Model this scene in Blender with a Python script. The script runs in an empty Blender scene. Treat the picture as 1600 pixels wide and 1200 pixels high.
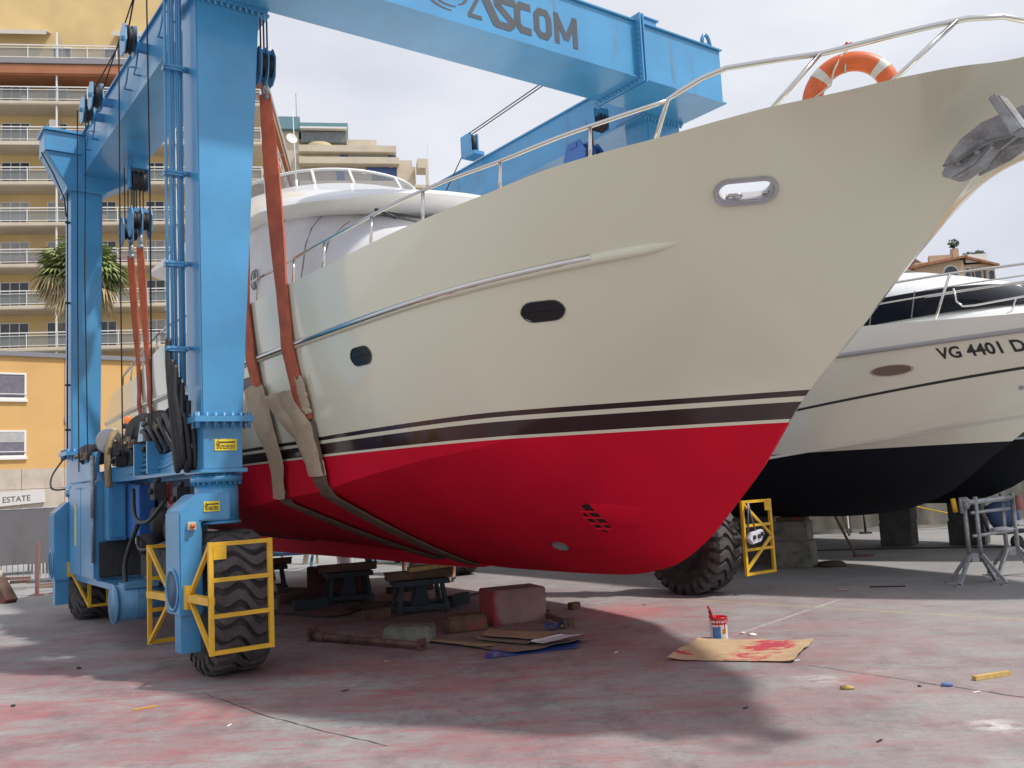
import bpy, bmesh, math, random
from mathutils import Vector, Matrix, noise
R = math.radians
rnd = random.Random(7)
scene = bpy.context.scene
col = scene.collection

# ------------------------------------------------------------------ camera
CH = 1.75
cd = bpy.data.cameras.new('camera'); cam = bpy.data.objects.new('camera', cd); col.objects.link(cam)
cd.sensor_width = 36; cd.lens = 1420 / 1600 * 36; cd.clip_end = 2000; cd.clip_start = 0.05
th = math.atan((752 - 600) / 1420); ro = R(3.0)
Fv = Vector((0, math.cos(th), math.sin(th))); R0 = Vector((1, 0, 0)); U0 = Vector((0, -math.sin(th), math.cos(th)))
Rv = math.cos(ro) * R0 - math.sin(ro) * U0; Uv = math.sin(ro) * R0 + math.cos(ro) * U0
mc = Matrix((Rv, Uv, -Fv)).transposed().to_4x4(); mc.translation = Vector((0, 0, CH))
cam.matrix_world = mc
scene.camera = cam

# ------------------------------------------------------------------ light
SUN = Vector((0.60, -0.22, 1.0)).normalized()
sd = bpy.data.lights.new('sun', 'SUN'); sun = bpy.data.objects.new('sun', sd); col.objects.link(sun)
sd.energy = 3.3; sd.angle = R(2.6); sd.color = (1.0, 0.95, 0.88)
sun.rotation_euler = SUN.to_track_quat('Z', 'Y').to_euler()
w = bpy.data.worlds.new('World'); scene.world = w; w.use_nodes = True
nt = w.node_tree; bg = nt.nodes['Background']
sky = nt.nodes.new('ShaderNodeTexSky'); sky.sky_type = 'NISHITA'; sky.sun_disc = False
sky.sun_elevation = math.asin(SUN.z); sky.sun_rotation = math.atan2(SUN.x, SUN.y); sky.air_density = 1.0; sky.dust_density = 3.0
# high thin overcast: pale veil with soft cloud structure over the sky
tc = nt.nodes.new('ShaderNodeTexCoord'); mp = nt.nodes.new('ShaderNodeMapping'); mp.inputs['Scale'].default_value = (1.0, 1.0, 2.2)
nz = nt.nodes.new('ShaderNodeTexNoise'); nz.inputs['Scale'].default_value = 2.6; nz.inputs['Detail'].default_value = 5; nz.inputs['Roughness'].default_value = 0.5
cr = nt.nodes.new('ShaderNodeValToRGB'); cr.color_ramp.elements[0].position = 0.32; cr.color_ramp.elements[1].position = 0.68
cr.color_ramp.elements[0].color = (6.3, 6.5, 7.4, 1); cr.color_ramp.elements[1].color = (8.7, 8.8, 9.1, 1)
mx = nt.nodes.new('ShaderNodeMixRGB'); mx.inputs[0].default_value = 0.88
nt.links.new(tc.outputs['Generated'], mp.inputs[0]); nt.links.new(mp.outputs[0], nz.inputs['Vector']); nt.links.new(nz.outputs['Fac'], cr.inputs[0])
nt.links.new(sky.outputs[0], mx.inputs[1]); nt.links.new(cr.outputs[0], mx.inputs[2]); nt.links.new(mx.outputs[0], bg.inputs[0])
bg.inputs[1].default_value = 0.1
scene.view_settings.view_transform = 'Standard'; scene.view_settings.look = 'None'
scene.view_settings.exposure = 0.2; scene.view_settings.gamma = 1.0
scene.cycles.max_bounces = 6; scene.cycles.use_denoising = True

# ------------------------------------------------------------------ helpers
def tag(o, label=None, cat=None, group=None, kind=None):
    if label: o['label'] = label
    if cat: o['category'] = cat
    if group: o['group'] = group
    if kind: o['kind'] = kind
    return o

def empty(name, loc=(0, 0, 0), rz=0, label=None, cat=None, group=None):
    o = bpy.data.objects.new(name, None); col.objects.link(o); o.location = loc; o.rotation_euler = (0, 0, rz)
    o.empty_display_size = 0.2
    return tag(o, label, cat, group)

class MB:
    def __init__(s): s.v = []; s.f = []; s.m = []; s.mi = 0; s.sm = []; s.smooth = False
    def add(s, vs, fs):
        b = len(s.v); s.v += [tuple(v) for v in vs]
        for f in fs: s.f.append([b + i for i in f]); s.m.append(s.mi); s.sm.append(s.smooth)
        return s
    def box(s, x0, x1, y0, y1, z0, z1, rot=None, piv=None):
        vs = [Vector((x, y, z)) for z in (z0, z1) for x, y in ((x0, y0), (x1, y0), (x1, y1), (x0, y1))]
        if rot is not None:
            p = Vector(piv) if piv is not None else Vector(((x0 + x1) / 2, (y0 + y1) / 2, (z0 + z1) / 2))
            vs = [rot @ (v - p) + p for v in vs]
        return s.add(vs, [(0, 3, 2, 1), (4, 5, 6, 7), (0, 1, 5, 4), (1, 2, 6, 5), (2, 3, 7, 6), (3, 0, 4, 7)])
    def hexa(s, bot, top):       # two quads, bottom counterclockwise from above
        return s.add(list(bot) + list(top), [(0, 3, 2, 1), (4, 5, 6, 7), (0, 1, 5, 4), (1, 2, 6, 5), (2, 3, 7, 6), (3, 0, 4, 7)])
    def bar(s, a, b, w, h=None, up=(0, 0, 1)):
        a = Vector(a); b = Vector(b); h = h or w; d = (b - a).normalized(); up = Vector(up)
        if abs(d.dot(up)) > 0.95: up = Vector((1, 0, 0))
        x = d.cross(up).normalized() * w / 2; y = x.cross(d).normalized() * h / 2
        vs = [a - x - y, a + x - y, a + x + y, a - x + y, b - x - y, b + x - y, b + x + y, b - x + y]
        return s.add(vs, [(3, 2, 1, 0), (4, 5, 6, 7), (0, 1, 5, 4), (1, 2, 6, 5), (2, 3, 7, 6), (3, 0, 4, 7)])
    def tube(s, pts, r, n=8, closed=False, caps=True):
        pts = [Vector(p) for p in pts]; N = len(pts); rs = r if isinstance(r, (list, tuple)) else [r] * N
        vs = []; fs = []; nrm = None
        for i, p in enumerate(pts):
            a = pts[(i - 1) % N] if (closed or i > 0) else p; b = pts[(i + 1) % N] if (closed or i < N - 1) else p
            t = (b - a)
            if t.length < 1e-9: t = Vector((0, 0, 1))
            t.normalize()
            if nrm is None: nrm = t.orthogonal().normalized()
            nrm = (nrm - t * nrm.dot(t))
            if nrm.length < 1e-6: nrm = t.orthogonal()
            nrm.normalize(); bn = t.cross(nrm)
            for k in range(n):
                q = 2 * math.pi * k / n; vs.append(p + (nrm * math.cos(q) + bn * math.sin(q)) * rs[i])
        for i in range(N if closed else N - 1):
            j = (i + 1) % N
            for k in range(n): fs.append((i * n + k, i * n + (k + 1) % n, j * n + (k + 1) % n, j * n + k))
        if caps and not closed: fs.append(tuple(range(n - 1, -1, -1))); fs.append(tuple((N - 1) * n + k for k in range(n)))
        o = s.smooth; s.smooth = n > 5; s.add(vs, fs); s.smooth = o
        return s
    def hose(s, pts, r, n=8, k=6):
        P = [Vector(p) for p in pts]; Q = []
        for i in range(len(P) - 1):
            p0 = P[max(i - 1, 0)]; p1 = P[i]; p2 = P[i + 1]; p3 = P[min(i + 2, len(P) - 1)]
            for j in range(k):
                t = j / k; Q.append(0.5 * ((2 * p1) + (p2 - p0) * t + (2 * p0 - 5 * p1 + 4 * p2 - p3) * t * t + (3 * p1 - p0 - 3 * p2 + p3) * t ** 3))
        Q.append(P[-1]); return s.tube(Q, r, n)
    def cyl(s, a, b, r, r2=None, n=20): return s.tube([a, b], [r, r if r2 is None else r2], n)
    def lathe(s, c, axis, prof, n=32, closed=False):     # prof: (radius, distance along axis)
        c = Vector(c); ax = Vector(axis).normalized(); u = ax.orthogonal().normalized(); v = ax.cross(u); m = len(prof)
        vs = [c + ax * h + (u * math.cos(2 * math.pi * k / n) + v * math.sin(2 * math.pi * k / n)) * r for k in range(n) for r, h in prof]
        fs = [(k * m + i, ((k + 1) % n) * m + i, ((k + 1) % n) * m + i + 1, k * m + i + 1) for k in range(n) for i in range(m - 1)]
        o = s.smooth; s.smooth = True; s.add(vs, fs); s.smooth = o
        return s
    def prism(s, poly, a, b):    # poly: list of 3D points, extruded from offset a to offset b (vectors)
        a = Vector(a); b = Vector(b); n = len(poly); P = [Vector(p) for p in poly]
        fs = [tuple(range(n - 1, -1, -1)), tuple(range(n, 2 * n))] + [(i, (i + 1) % n, n + (i + 1) % n, n + i) for i in range(n)]
        return s.add([p + a for p in P] + [p + b for p in P], fs)
    def grid(s, rows, closed=False):
        m = len(rows[0]); vs = [p for r in rows for p in r]; fs = []
        for i in range(len(rows) - 1):
            for j in range(m if closed else m - 1):
                k = (j + 1) % m; fs.append((i * m + j, i * m + k, (i + 1) * m + k, (i + 1) * m + j))
        o = s.smooth; s.smooth = True; s.add(vs, fs); s.smooth = o
        return s
    def blob(s, c, rx, ry, rz, n=2, j=0.0, seed=0):
        bm = bmesh.new(); bmesh.ops.create_icosphere(bm, subdivisions=n, radius=1)
        vs = []
        for v in bm.verts:
            k = 1 + j * noise.noise(v.co * 2.3 + Vector((seed, seed * 1.7, 3)))
            vs.append((c[0] + v.co.x * rx * k, c[1] + v.co.y * ry * k, c[2] + v.co.z * rz * k))
        fs = [tuple(v.index for v in f.verts) for f in bm.faces]; bm.free()
        o = s.smooth; s.smooth = True; s.add(vs, fs); s.smooth = o
        return s
    def build(s, name, mats, parent=None, bevel=0, sharp=None, fix=True):
        me = bpy.data.meshes.new(name); me.from_pydata(s.v, [], s.f)
        mats = mats if isinstance(mats, (list, tuple)) else [mats]
        for m in mats: me.materials.append(m)
        me.polygons.foreach_set('material_index', s.m); me.polygons.foreach_set('use_smooth', s.sm)
        if fix or bevel:
            bm = bmesh.new(); bm.from_mesh(me)
            if bevel:
                ed = [e for e in bm.edges if len(e.link_faces) == 2 and e.calc_face_angle(0) > R(40)]
                bmesh.ops.bevel(bm, geom=ed, offset=bevel, segments=2, affect='EDGES', clamp_overlap=True)
            bmesh.ops.recalc_face_normals(bm, faces=bm.faces); bm.to_mesh(me); bm.free()
        if sharp: me.set_sharp_from_angle(angle=R(sharp))
        o = bpy.data.objects.new(name, me); col.objects.link(o)
        if parent is not None: o.parent = parent
        return o

def new_mesh_obj(name, me, parent=None):
    o = bpy.data.objects.new(name, me); col.objects.link(o)
    if parent is not None: o.parent = parent
    return o
def children(o): return [c for c in bpy.data.objects if c.parent == o]
def copy_tree(o, parent=None):
    c = o.copy(); col.objects.link(c); c.parent = parent
    for ch in children(o):
        copy_tree(ch, c)
    return c
def bake(o):
    bpy.context.view_layer.update(); dg = bpy.context.evaluated_depsgraph_get()
    me = bpy.data.meshes.new_from_object(o.evaluated_get(dg)); o.modifiers.clear(); o.data = me
    return o
def text_mesh(name, body, size, mat, parent, fn, bold=0.0, depth=0.0, space=1.0):
    cu = bpy.data.curves.new(name, 'FONT'); cu.body = body; cu.size = size; cu.offset = bold; cu.extrude = depth
    cu.space_character = space; cu.align_x = 'LEFT'; cu.resolution_u = 4
    t = bpy.data.objects.new(name, cu); col.objects.link(t)
    bpy.context.view_layer.update(); me = bpy.data.meshes.new_from_object(t.evaluated_get(bpy.context.evaluated_depsgraph_get()))
    bpy.data.objects.remove(t); bpy.data.curves.remove(cu)
    for v in me.vertices: v.co = fn(v.co.x, v.co.y, v.co.z)
    me.materials.clear(); me.materials.append(mat)
    return new_mesh_obj(name, me, parent)

def pchip(pts):
    xs = [p[0] for p in pts]; ys = [p[1] for p in pts]; n = len(xs)
    h = [xs[i + 1] - xs[i] for i in range(n - 1)]; d = [(ys[i + 1] - ys[i]) / h[i] for i in range(n - 1)]
    m = [d[0]] + [0] * (n - 2) + [d[-1]]
    for i in range(1, n - 1):
        if d[i - 1] * d[i] > 0:
            w1 = 2 * h[i] + h[i - 1]; w2 = h[i] + 2 * h[i - 1]; m[i] = (w1 + w2) / (w1 / d[i - 1] + w2 / d[i])
    def f(x):
        if x <= xs[0]: return ys[0]
        if x >= xs[-1]: return ys[-1]
        i = 0
        while x > xs[i + 1]: i += 1
        t = (x - xs[i]) / h[i]
        return (2 * t**3 - 3 * t**2 + 1) * ys[i] + (t**3 - 2 * t**2 + t) * h[i] * m[i] + (-2 * t**3 + 3 * t**2) * ys[i + 1] + (t**3 - t**2) * h[i] * m[i + 1]
    return f

# ------------------------------------------------------------------ materials
MATS = {}
def mat(name, c, rough=0.6, metal=0.0, coat=0.0, var=0.0, vscale=4.0, bump=0.0, bscale=40.0, c2=None, c2scale=1.5, c2pos=(0.5, 0.62), c2stretch=(1, 1, 1), alpha=None, trans=0.0, emis=None, spec=0.5, ior=None, coatr=0.05):
    if name in MATS: return MATS[name]
    m = bpy.data.materials.new(name); m.use_nodes = True; t = m.node_tree; b = t.nodes['Principled BSDF']
    b.inputs['Roughness'].default_value = rough; b.inputs['Metallic'].default_value = metal
    b.inputs['Coat Weight'].default_value = coat; b.inputs['Coat Roughness'].default_value = coatr
    b.inputs['Specular IOR Level'].default_value = spec
    b.inputs['Transmission Weight'].default_value = trans
    if ior: b.inputs['IOR'].default_value = ior
    if alpha is not None: b.inputs['Alpha'].default_value = alpha
    if emis: b.inputs['Emission Color'].default_value = (*emis[0], 1); b.inputs['Emission Strength'].default_value = emis[1]
    b.inputs['Base Color'].default_value = (*c, 1)
    tcn = t.nodes.new('ShaderNodeTexCoord'); src = None
    if var:
        n = t.nodes.new('ShaderNodeTexNoise'); n.inputs['Scale'].default_value = vscale; n.inputs['Detail'].default_value = 6
        t.links.new(tcn.outputs['Object'], n.inputs['Vector'])
        r = t.nodes.new('ShaderNodeValToRGB'); r.color_ramp.elements[0].position = 0.3; r.color_ramp.elements[1].position = 0.7
        r.color_ramp.elements[0].color = (*[x * (1 - var) for x in c], 1); r.color_ramp.elements[1].color = (*[min(1, x * (1 + var)) for x in c], 1)
        t.links.new(n.outputs['Fac'], r.inputs[0]); src = r.outputs[0]
    if c2:
        mpn = t.nodes.new('ShaderNodeMapping'); mpn.inputs['Scale'].default_value = c2stretch; t.links.new(tcn.outputs['Object'], mpn.inputs[0])
        n = t.nodes.new('ShaderNodeTexNoise'); n.inputs['Scale'].default_value = c2scale; n.inputs['Detail'].default_value = 8; n.inputs['Roughness'].default_value = 0.65
        t.links.new(mpn.outputs[0], n.inputs['Vector'])
        r = t.nodes.new('ShaderNodeMapRange'); r.inputs[1].default_value = c2pos[0]; r.inputs[2].default_value = c2pos[1]; t.links.new(n.outputs['Fac'], r.inputs[0])
        x = t.nodes.new('ShaderNodeMixRGB'); x.inputs[1].default_value = (*c, 1); x.inputs[2].default_value = (*c2, 1)
        if src: t.links.new(src, x.inputs[1])
        t.links.new(r.outputs[0], x.inputs[0]); src = x.outputs[0]
    if src: t.links.new(src, b.inputs['Base Color'])
    if bump:
        n = t.nodes.new('ShaderNodeTexNoise'); n.inputs['Scale'].default_value = bscale; n.inputs['Detail'].default_value = 4
        t.links.new(tcn.outputs['Object'], n.inputs['Vector'])
        bp = t.nodes.new('ShaderNodeBump'); bp.inputs['Strength'].default_value = bump; bp.inputs['Distance'].default_value = 0.01
        t.links.new(n.outputs['Fac'], bp.inputs['Height']); t.links.new(bp.outputs[0], b.inputs['Normal'])
    MATS[name] = m
    return m

BLUE = mat('blue_paint', (0.060, 0.275, 0.52), 0.38, coat=0.45, var=0.12, vscale=1.6, c2=(0.10, 0.17, 0.22), c2scale=5.0, c2pos=(0.60, 0.78), c2stretch=(1, 1, 0.12), coatr=0.15, bump=0.12, bscale=14)
BLUED = mat('deep_blue_paint', (0.03, 0.13, 0.42), 0.45, coat=0.3, var=0.1)
BLUEF = mat('old_blue_paint', (0.09, 0.26, 0.46), 0.5, coat=0.2, var=0.15, vscale=3, c2=(0.10, 0.10, 0.10), c2scale=6, c2pos=(0.6, 0.75))
YEL = mat('yellow_paint', (0.72, 0.42, 0.02), 0.45, coat=0.2, var=0.12, vscale=6, c2=(0.25, 0.15, 0.05), c2scale=14, c2pos=(0.66, 0.72))
YLAB = mat('yellow_label', (0.80, 0.62, 0.03), 0.5, var=0.05)
INK = mat('black_ink', (0.03, 0.03, 0.035), 0.6)
DGREY = mat('dark_lettering', (0.06, 0.07, 0.09), 0.5, var=0.1)
RUB = mat('tyre_rubber', (0.028, 0.026, 0.027), 0.75, var=0.3, vscale=8, bump=0.3, bscale=60, c2=(0.10, 0.085, 0.085), c2scale=5, c2pos=(0.5, 0.75))
RUBT = mat('tread_rubber', (0.075, 0.066, 0.070), 0.8, var=0.25, vscale=9, bump=0.3, bscale=80)
BLKH = mat('black_hose', (0.018, 0.018, 0.02), 0.45, var=0.3, vscale=20, bump=0.5, bscale=90)
STEEL = mat('polished_steel', (0.62, 0.60, 0.58), 0.16, 1.0)
GALV = mat('galvanised_steel', (0.33, 0.35, 0.37), 0.5, 0.6, var=0.25, vscale=12, c2=(0.22, 0.14, 0.12), c2scale=5, c2pos=(0.6, 0.7))
GREYM = mat('grey_metal', (0.20, 0.21, 0.22), 0.55, 0.5, var=0.25, vscale=10, bump=0.3)
DARKM = mat('dark_machine_metal', (0.035, 0.035, 0.04), 0.6, 0.3, var=0.4, vscale=8)
WIRE = mat('wire_rope', (0.03, 0.03, 0.032), 0.6, 0.4)
SLING = mat('orange_sling', (0.50, 0.115, 0.055), 0.8, var=0.2, vscale=5, bump=0.5, bscale=120, c2=(0.30, 0.08, 0.05), c2scale=3, c2pos=(0.56, 0.75), c2stretch=(1, 1, 0.4))
PAPER = mat('brown_paper', (0.52, 0.40, 0.28), 0.85, var=0.12, vscale=4, bump=0.4, bscale=12, c2=(0.44, 0.33, 0.23), c2scale=4)
GRIME = mat('grimy_sling', (0.17, 0.115, 0.085), 0.85, var=0.2, vscale=6, bump=0.4, bscale=100)
WHITE = mat('white_gelcoat', (0.80, 0.80, 0.79), 0.3, coat=0.6, var=0.02)
CREAM = mat('cream_gelcoat', (0.725, 0.712, 0.56), 0.3, coat=0.6, var=0.03)
CANVAS = mat('grey_canvas', (0.66, 0.65, 0.67), 0.85, var=0.08, vscale=2.5, bump=0.6, bscale=6)
GLASSD = mat('dark_glass', (0.010, 0.011, 0.015), 0.15, spec=0.35)
SMOKE = mat('smoked_perspex', (0.16, 0.17, 0.19), 0.05, alpha=0.55)
ORANGE = mat('orange_plastic', (0.62, 0.115, 0.02), 0.45, coat=0.2, var=0.12, vscale=6, c2=(0.35, 0.07, 0.03), c2scale=9, c2pos=(0.6, 0.75))
REFL = mat('grey_reflective_tape', (0.55, 0.55, 0.52), 0.5)
ROPE = mat('pale_rope', (0.55, 0.52, 0.46), 0.9, bump=0.6, bscale=150)
REDP = mat('red_antifouling', (0.66, 0.004, 0.030), 0.72, var=0.08, spec=0.2)
ANCH = mat('anchor_metal', (0.36, 0.37, 0.39), 0.5, 0.5, var=0.15, vscale=14, bump=0.5, bscale=50, c2=(0.26, 0.25, 0.25), c2scale=6)
CONC = mat('block_concrete', (0.20, 0.19, 0.17), 0.9, var=0.25, vscale=5, bump=0.6, bscale=25, c2=(0.10, 0.11, 0.09), c2scale=3)
WOOD = mat('old_timber', (0.12, 0.075, 0.05), 0.85, var=0.35, vscale=6, bump=0.5, bscale=30, c2=(0.25, 0.05, 0.05), c2scale=4, c2pos=(0.55, 0.65))
WOODY = mat('new_timber', (0.50, 0.34, 0.12), 0.7, var=0.2, vscale=20)
CARD = mat('cardboard', (0.42, 0.29, 0.17), 0.9, var=0.1, vscale=5, bump=0.3, bscale=30)
SKIN = mat('skin', (0.28, 0.14, 0.09), 0.6, var=0.1)

# ------------------------------------------------------------------ ground
def ground_mat():
    m = bpy.data.materials.new('stained_concrete'); m.use_nodes = True; t = m.node_tree; b = t.nodes['Principled BSDF']; N = t.nodes.new; L = t.links.new
    tcn = N('ShaderNodeTexCoord')
    def nse(sc, det=6, ro_=0.6, stretch=None, rot=0, off=0):
        mp_ = N('ShaderNodeMapping'); mp_.inputs['Scale'].default_value = stretch or (1, 1, 1); mp_.inputs['Rotation'].default_value = (0, 0, rot); mp_.inputs['Location'].default_value = (off, off, 0)
        L(tcn.outputs['Object'], mp_.inputs[0]); n = N('ShaderNodeTexNoise'); n.inputs['Scale'].default_value = sc; n.inputs['Detail'].default_value = det; n.inputs['Roughness'].default_value = ro_
        L(mp_.outputs[0], n.inputs['Vector']); return n.outputs['Fac']
    def rng(s_, a, c_, lo=0.0, hi=1.0):
        r = N('ShaderNodeMapRange'); r.inputs[1].default_value = a; r.inputs[2].default_value = c_; r.inputs[3].default_value = lo; r.inputs[4].default_value = hi; L(s_, r.inputs[0]); return r.outputs[0]
    def mul(a, c_, op='MULTIPLY'):
        x = N('ShaderNodeMath'); x.operation = op; x.use_clamp = True
        for i, q in enumerate((a, c_)):
            if isinstance(q, (int, float)): x.inputs[i].default_value = q
            else: L(q, x.inputs[i])
        return x.outputs[0]
    def mix(f, a, c_):
        x = N('ShaderNodeMixRGB')
        if isinstance(f, (int, float)): x.inputs[0].default_value = f
        else: L(f, x.inputs[0])
        for i, q in ((1, a), (2, c_)):
            if isinstance(q, tuple): x.inputs[i].default_value = (*q, 1)
            else: L(q, x.inputs[i])
        return x.outputs[0]
    base = mix(rng(nse(0.45, 6), 0.35, 0.65), (0.235, 0.242, 0.245), (0.32, 0.315, 0.31))
    base = mix(mul(rng(nse(2.2, 8, 0.7), 0.5, 0.72), 0.6), base, (0.19, 0.198, 0.21))
    base = mix(mul(rng(nse(14, 6, 0.75), 0.52, 0.72), 0.5), base, (0.11, 0.11, 0.12))
    base = mix(mul(rng(nse(9, 6, 0.7, (1, 0.25, 1), 0.5), 0.56, 0.7), 0.4), base, (0.36, 0.35, 0.34))
    # worn-in antifouling dust: strongest around the boat, streaked by wheels and hoses
    pos = N('ShaderNodeVectorMath'); pos.operation = 'DISTANCE'; L(tcn.outputs['Object'], pos.inputs[0]); pos.inputs[1].default_value = (-1.8, 9.5, 0)
    near = rng(pos.outputs['Value'], 2.0, 8.8, 1.0, 0.06)
    sx = N('ShaderNodeSeparateXYZ'); L(tcn.outputs['Object'], sx.inputs[0])
    dust = mul(rng(nse(0.55, 12, 0.74, (1, 1.6, 1), 0.4, 3.1), 0.42, 0.56), near)
    streak = mul(mul(rng(nse(2.1, 12, 0.8, (0.6, 2.6, 1), 0.55, 1.7), 0.49, 0.60), near), 0.9)
    base = mix(mul(dust, 0.60), base, (0.245, 0.092, 0.105))
    base = mix(mul(streak, 0.65), base, (0.33, 0.065, 0.075))
    dk = mul(mul(rng(nse(1.3, 8, 0.7, (1.4, 0.8, 1), 0.2, 9), 0.5, 0.66), near), 0.6)
    base = mix(dk, base, (0.11, 0.085, 0.095))
    base = mix(mul(rng(nse(70, 5, 0.8), 0.56, 0.66), 0.45), base, (0.09, 0.085, 0.09)); base = mix(mul(rng(nse(55, 5, 0.8, None, 0, 4), 0.60, 0.68), 0.4), base, (0.42, 0.40, 0.39))
    base = mix(mul(rng(nse(3.2, 10, 0.85, (0.35, 2.4, 1), 0.9, 6), 0.56, 0.64), 0.35), base, (0.13, 0.125, 0.13))
    spl = mul(rng(nse(1.1, 10, 0.8, None, 0, 5.3), 0.62, 0.70), near)
    base = mix(mul(spl, 0.7), base, (0.50, 0.07, 0.07))
    # individual scuffs
    for (x, y, r_, c_, k) in ((3.05, 6.15, 0.22, (0.62, 0.60, 0.58), 0.8), (2.75, 7.75, 0.22, (0.42, 0.12, 0.12), 0.6), (1.35, 12.0, 0.9, (0.5, 0.08, 0.09), 0.7), (-2.6, 7.6, 0.5, (0.40, 0.12, 0.11), 0.6), (2.4, 7.7, 0.3, (0.55, 0.54, 0.52), 0.5), (-4.6, 8.0, 0.7, (0.42, 0.12, 0.12), 0.6)):
        d = N('ShaderNodeVectorMath'); d.operation = 'DISTANCE'; L(tcn.outputs['Object'], d.inputs[0]); d.inputs[1].default_value = (x, y, 0)
        base = mix(mul(mul(rng(d.outputs['Value'], r_ * 0.3, r_, 1.0, 0.0), rng(nse(6, 8, 0.75, (1, 2, 1), 0, x), 0.42, 0.56)), k), base, c_)
    # old yellow paint line and fine white scrape
    for (px_, py_, qx, qy, wd, c_, k) in ((2.0, 13.1, 5.6, 9.7, 0.05, (0.42, 0.38, 0.16), 0.45), (2.2, 9.9, 4.2, 12.2, 0.03, (0.5, 0.5, 0.48), 0.5), (-4.2, 8.55, -2.2, 7.3, 0.03, (0.38, 0.10, 0.10), 0.4)):
        dx, dy = qx - px_, qy - py_; ln = math.hypot(dx, dy); nx, ny = -dy / ln, dx / ln
        vm = N('ShaderNodeVectorMath'); vm.operation = 'DOT_PRODUCT'; L(tcn.outputs['Object'], vm.inputs[0]); vm.inputs[1].default_value = (nx, ny, 0)
        a1 = N('ShaderNodeMath'); a1.operation = 'SUBTRACT'; L(vm.outputs['Value'], a1.inputs[0]); a1.inputs[1].default_value = nx * px_ + ny * py_
        a2 = N('ShaderNodeMath'); a2.operation = 'ABSOLUTE'; L(a1.outputs[0], a2.inputs[0])
        v2 = N('ShaderNodeVectorMath'); v2.operation = 'DOT_PRODUCT'; L(tcn.outputs['Object'], v2.inputs[0]); v2.inputs[1].default_value = (dx / ln, dy / ln, 0)
        a3 = N('ShaderNodeMath'); a3.operation = 'SUBTRACT'; L(v2.outputs['Value'], a3.inputs[0]); a3.inputs[1].default_value = (dx * px_ + dy * py_) / ln
        inr = mul(rng(a3.outputs[0], 0, 0.3), rng(a3.outputs[0], ln - 0.3, ln, 1, 0))
        base = mix(mul(mul(mul(rng(a2.outputs[0], wd * 0.5, wd * 1.3, 1, 0), inr), rng(nse(5, 8, 0.7), 0.38, 0.55)), k), base, c_)
    # sharp-edged drips and specks of red, and faint curved wheel tracks
    base = mix(mul(mul(rng(nse(4.5, 12, 0.85, None, 0, 8.8), 0.635, 0.645), near), 0.75), base, (0.40, 0.03, 0.04))
    base = mix(mul(rng(nse(24, 4, 0.6, None, 0, 2.2), 0.70, 0.72), 0.5), base, (0.05, 0.05, 0.055))
    for cx_, cy_, r0_, w_, k in ((-9.0, 3.0, 9.6, 0.16, 0.4), (-9.0, 3.0, 10.3, 0.14, 0.35), (6.0, 22.0, 14.2, 0.18, 0.3), (-2.0, -6.0, 13.1, 0.15, 0.3)):
        d = N('ShaderNodeVectorMath'); d.operation = 'DISTANCE'; L(tcn.outputs['Object'], d.inputs[0]); d.inputs[1].default_value = (cx_, cy_, 0)
        a1 = N('ShaderNodeMath'); a1.operation = 'SUBTRACT'; L(d.outputs['Value'], a1.inputs[0]); a1.inputs[1].default_value = r0_
        a2 = N('ShaderNodeMath'); a2.operation = 'ABSOLUTE'; L(a1.outputs[0], a2.inputs[0])
        base = mix(mul(mul(rng(a2.outputs[0], w_ * 0.8, w_, 1, 0), rng(nse(7, 10, 0.85), 0.45, 0.6)), k), base, (0.12, 0.105, 0.11))
    L(base, b.inputs['Base Color'])
    b.inputs['Roughness'].default_value = 0.85
    bp = N('ShaderNodeBump'); bp.inputs['Strength'].default_value = 0.35; bp.inputs['Distance'].default_value = 0.01
    L(nse(30, 8, 0.7), bp.inputs['Height']); L(bp.outputs[0], b.inputs['Normal'])
    return m
g = MB(); g.add([(-400, -60, 0), (400, -60, 0), (400, 700, 0), (-400, 700, 0)], [(0, 1, 2, 3)])
tag(g.build('ground', ground_mat()), kind='structure')
# joints in the slab
CRK = mat('joint_dirt', (0.06, 0.055, 0.055), 0.95)
def crack(pts, w_, seed):
    r_ = random.Random(seed); m = MB(); P = []
    for i in range(len(pts) - 1):
        a = Vector(pts[i]); b_ = Vector(pts[i + 1]); n = 14
        for k in range(n):
            q = a.lerp(b_, k / n); d = (b_ - a).normalized(); nn = Vector((-d.y, d.x)); q = q + nn * r_.uniform(-0.012, 0.012); P.append((q, nn))
    for i in range(len(P) - 1):
        (a, n1), (b_, n2) = P[i], P[i + 1]; w1 = w_ * r_.uniform(0.5, 1.3) / 2
        m.add([(a.x - n1.x * w1, a.y - n1.y * w1, 0.004), (b_.x - n2.x * w1, b_.y - n2.y * w1, 0.004), (b_.x + n2.x * w1, b_.y + n2.y * w1, 0.004), (a.x + n1.x * w1, a.y + n1.y * w1, 0.004)], [(0, 1, 2, 3)])
    return m
tag(crack([(2.48, 8.25), (3.59, 6.82), (4.4, 5.75)], 0.010, 1).build('ground_joint', CRK), kind='structure')
tag(crack([(-2.95, 8.45), (-2.0, 7.35), (-0.9, 6.35)], 0.008, 2).build('ground_crack', CRK), kind='structure')

# ------------------------------------------------------------------ yard frame: f forward (bow), s to starboard, z up
M0 = Vector((-2.137, 13.866, 0)); RZ = math.atan2(-0.80602, 0.59188)
FV = Vector((0.59188, -0.80602, 0)); SV = Vector((-0.80602, -0.59188, 0))
def yard(f, s, z=0): return M0 + FV * f + SV * s + Vector((0, 0, z))
def L3(f, s, z): return Vector((f, -s, z))     # local coordinates under a root at M0 turned by RZ

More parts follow.
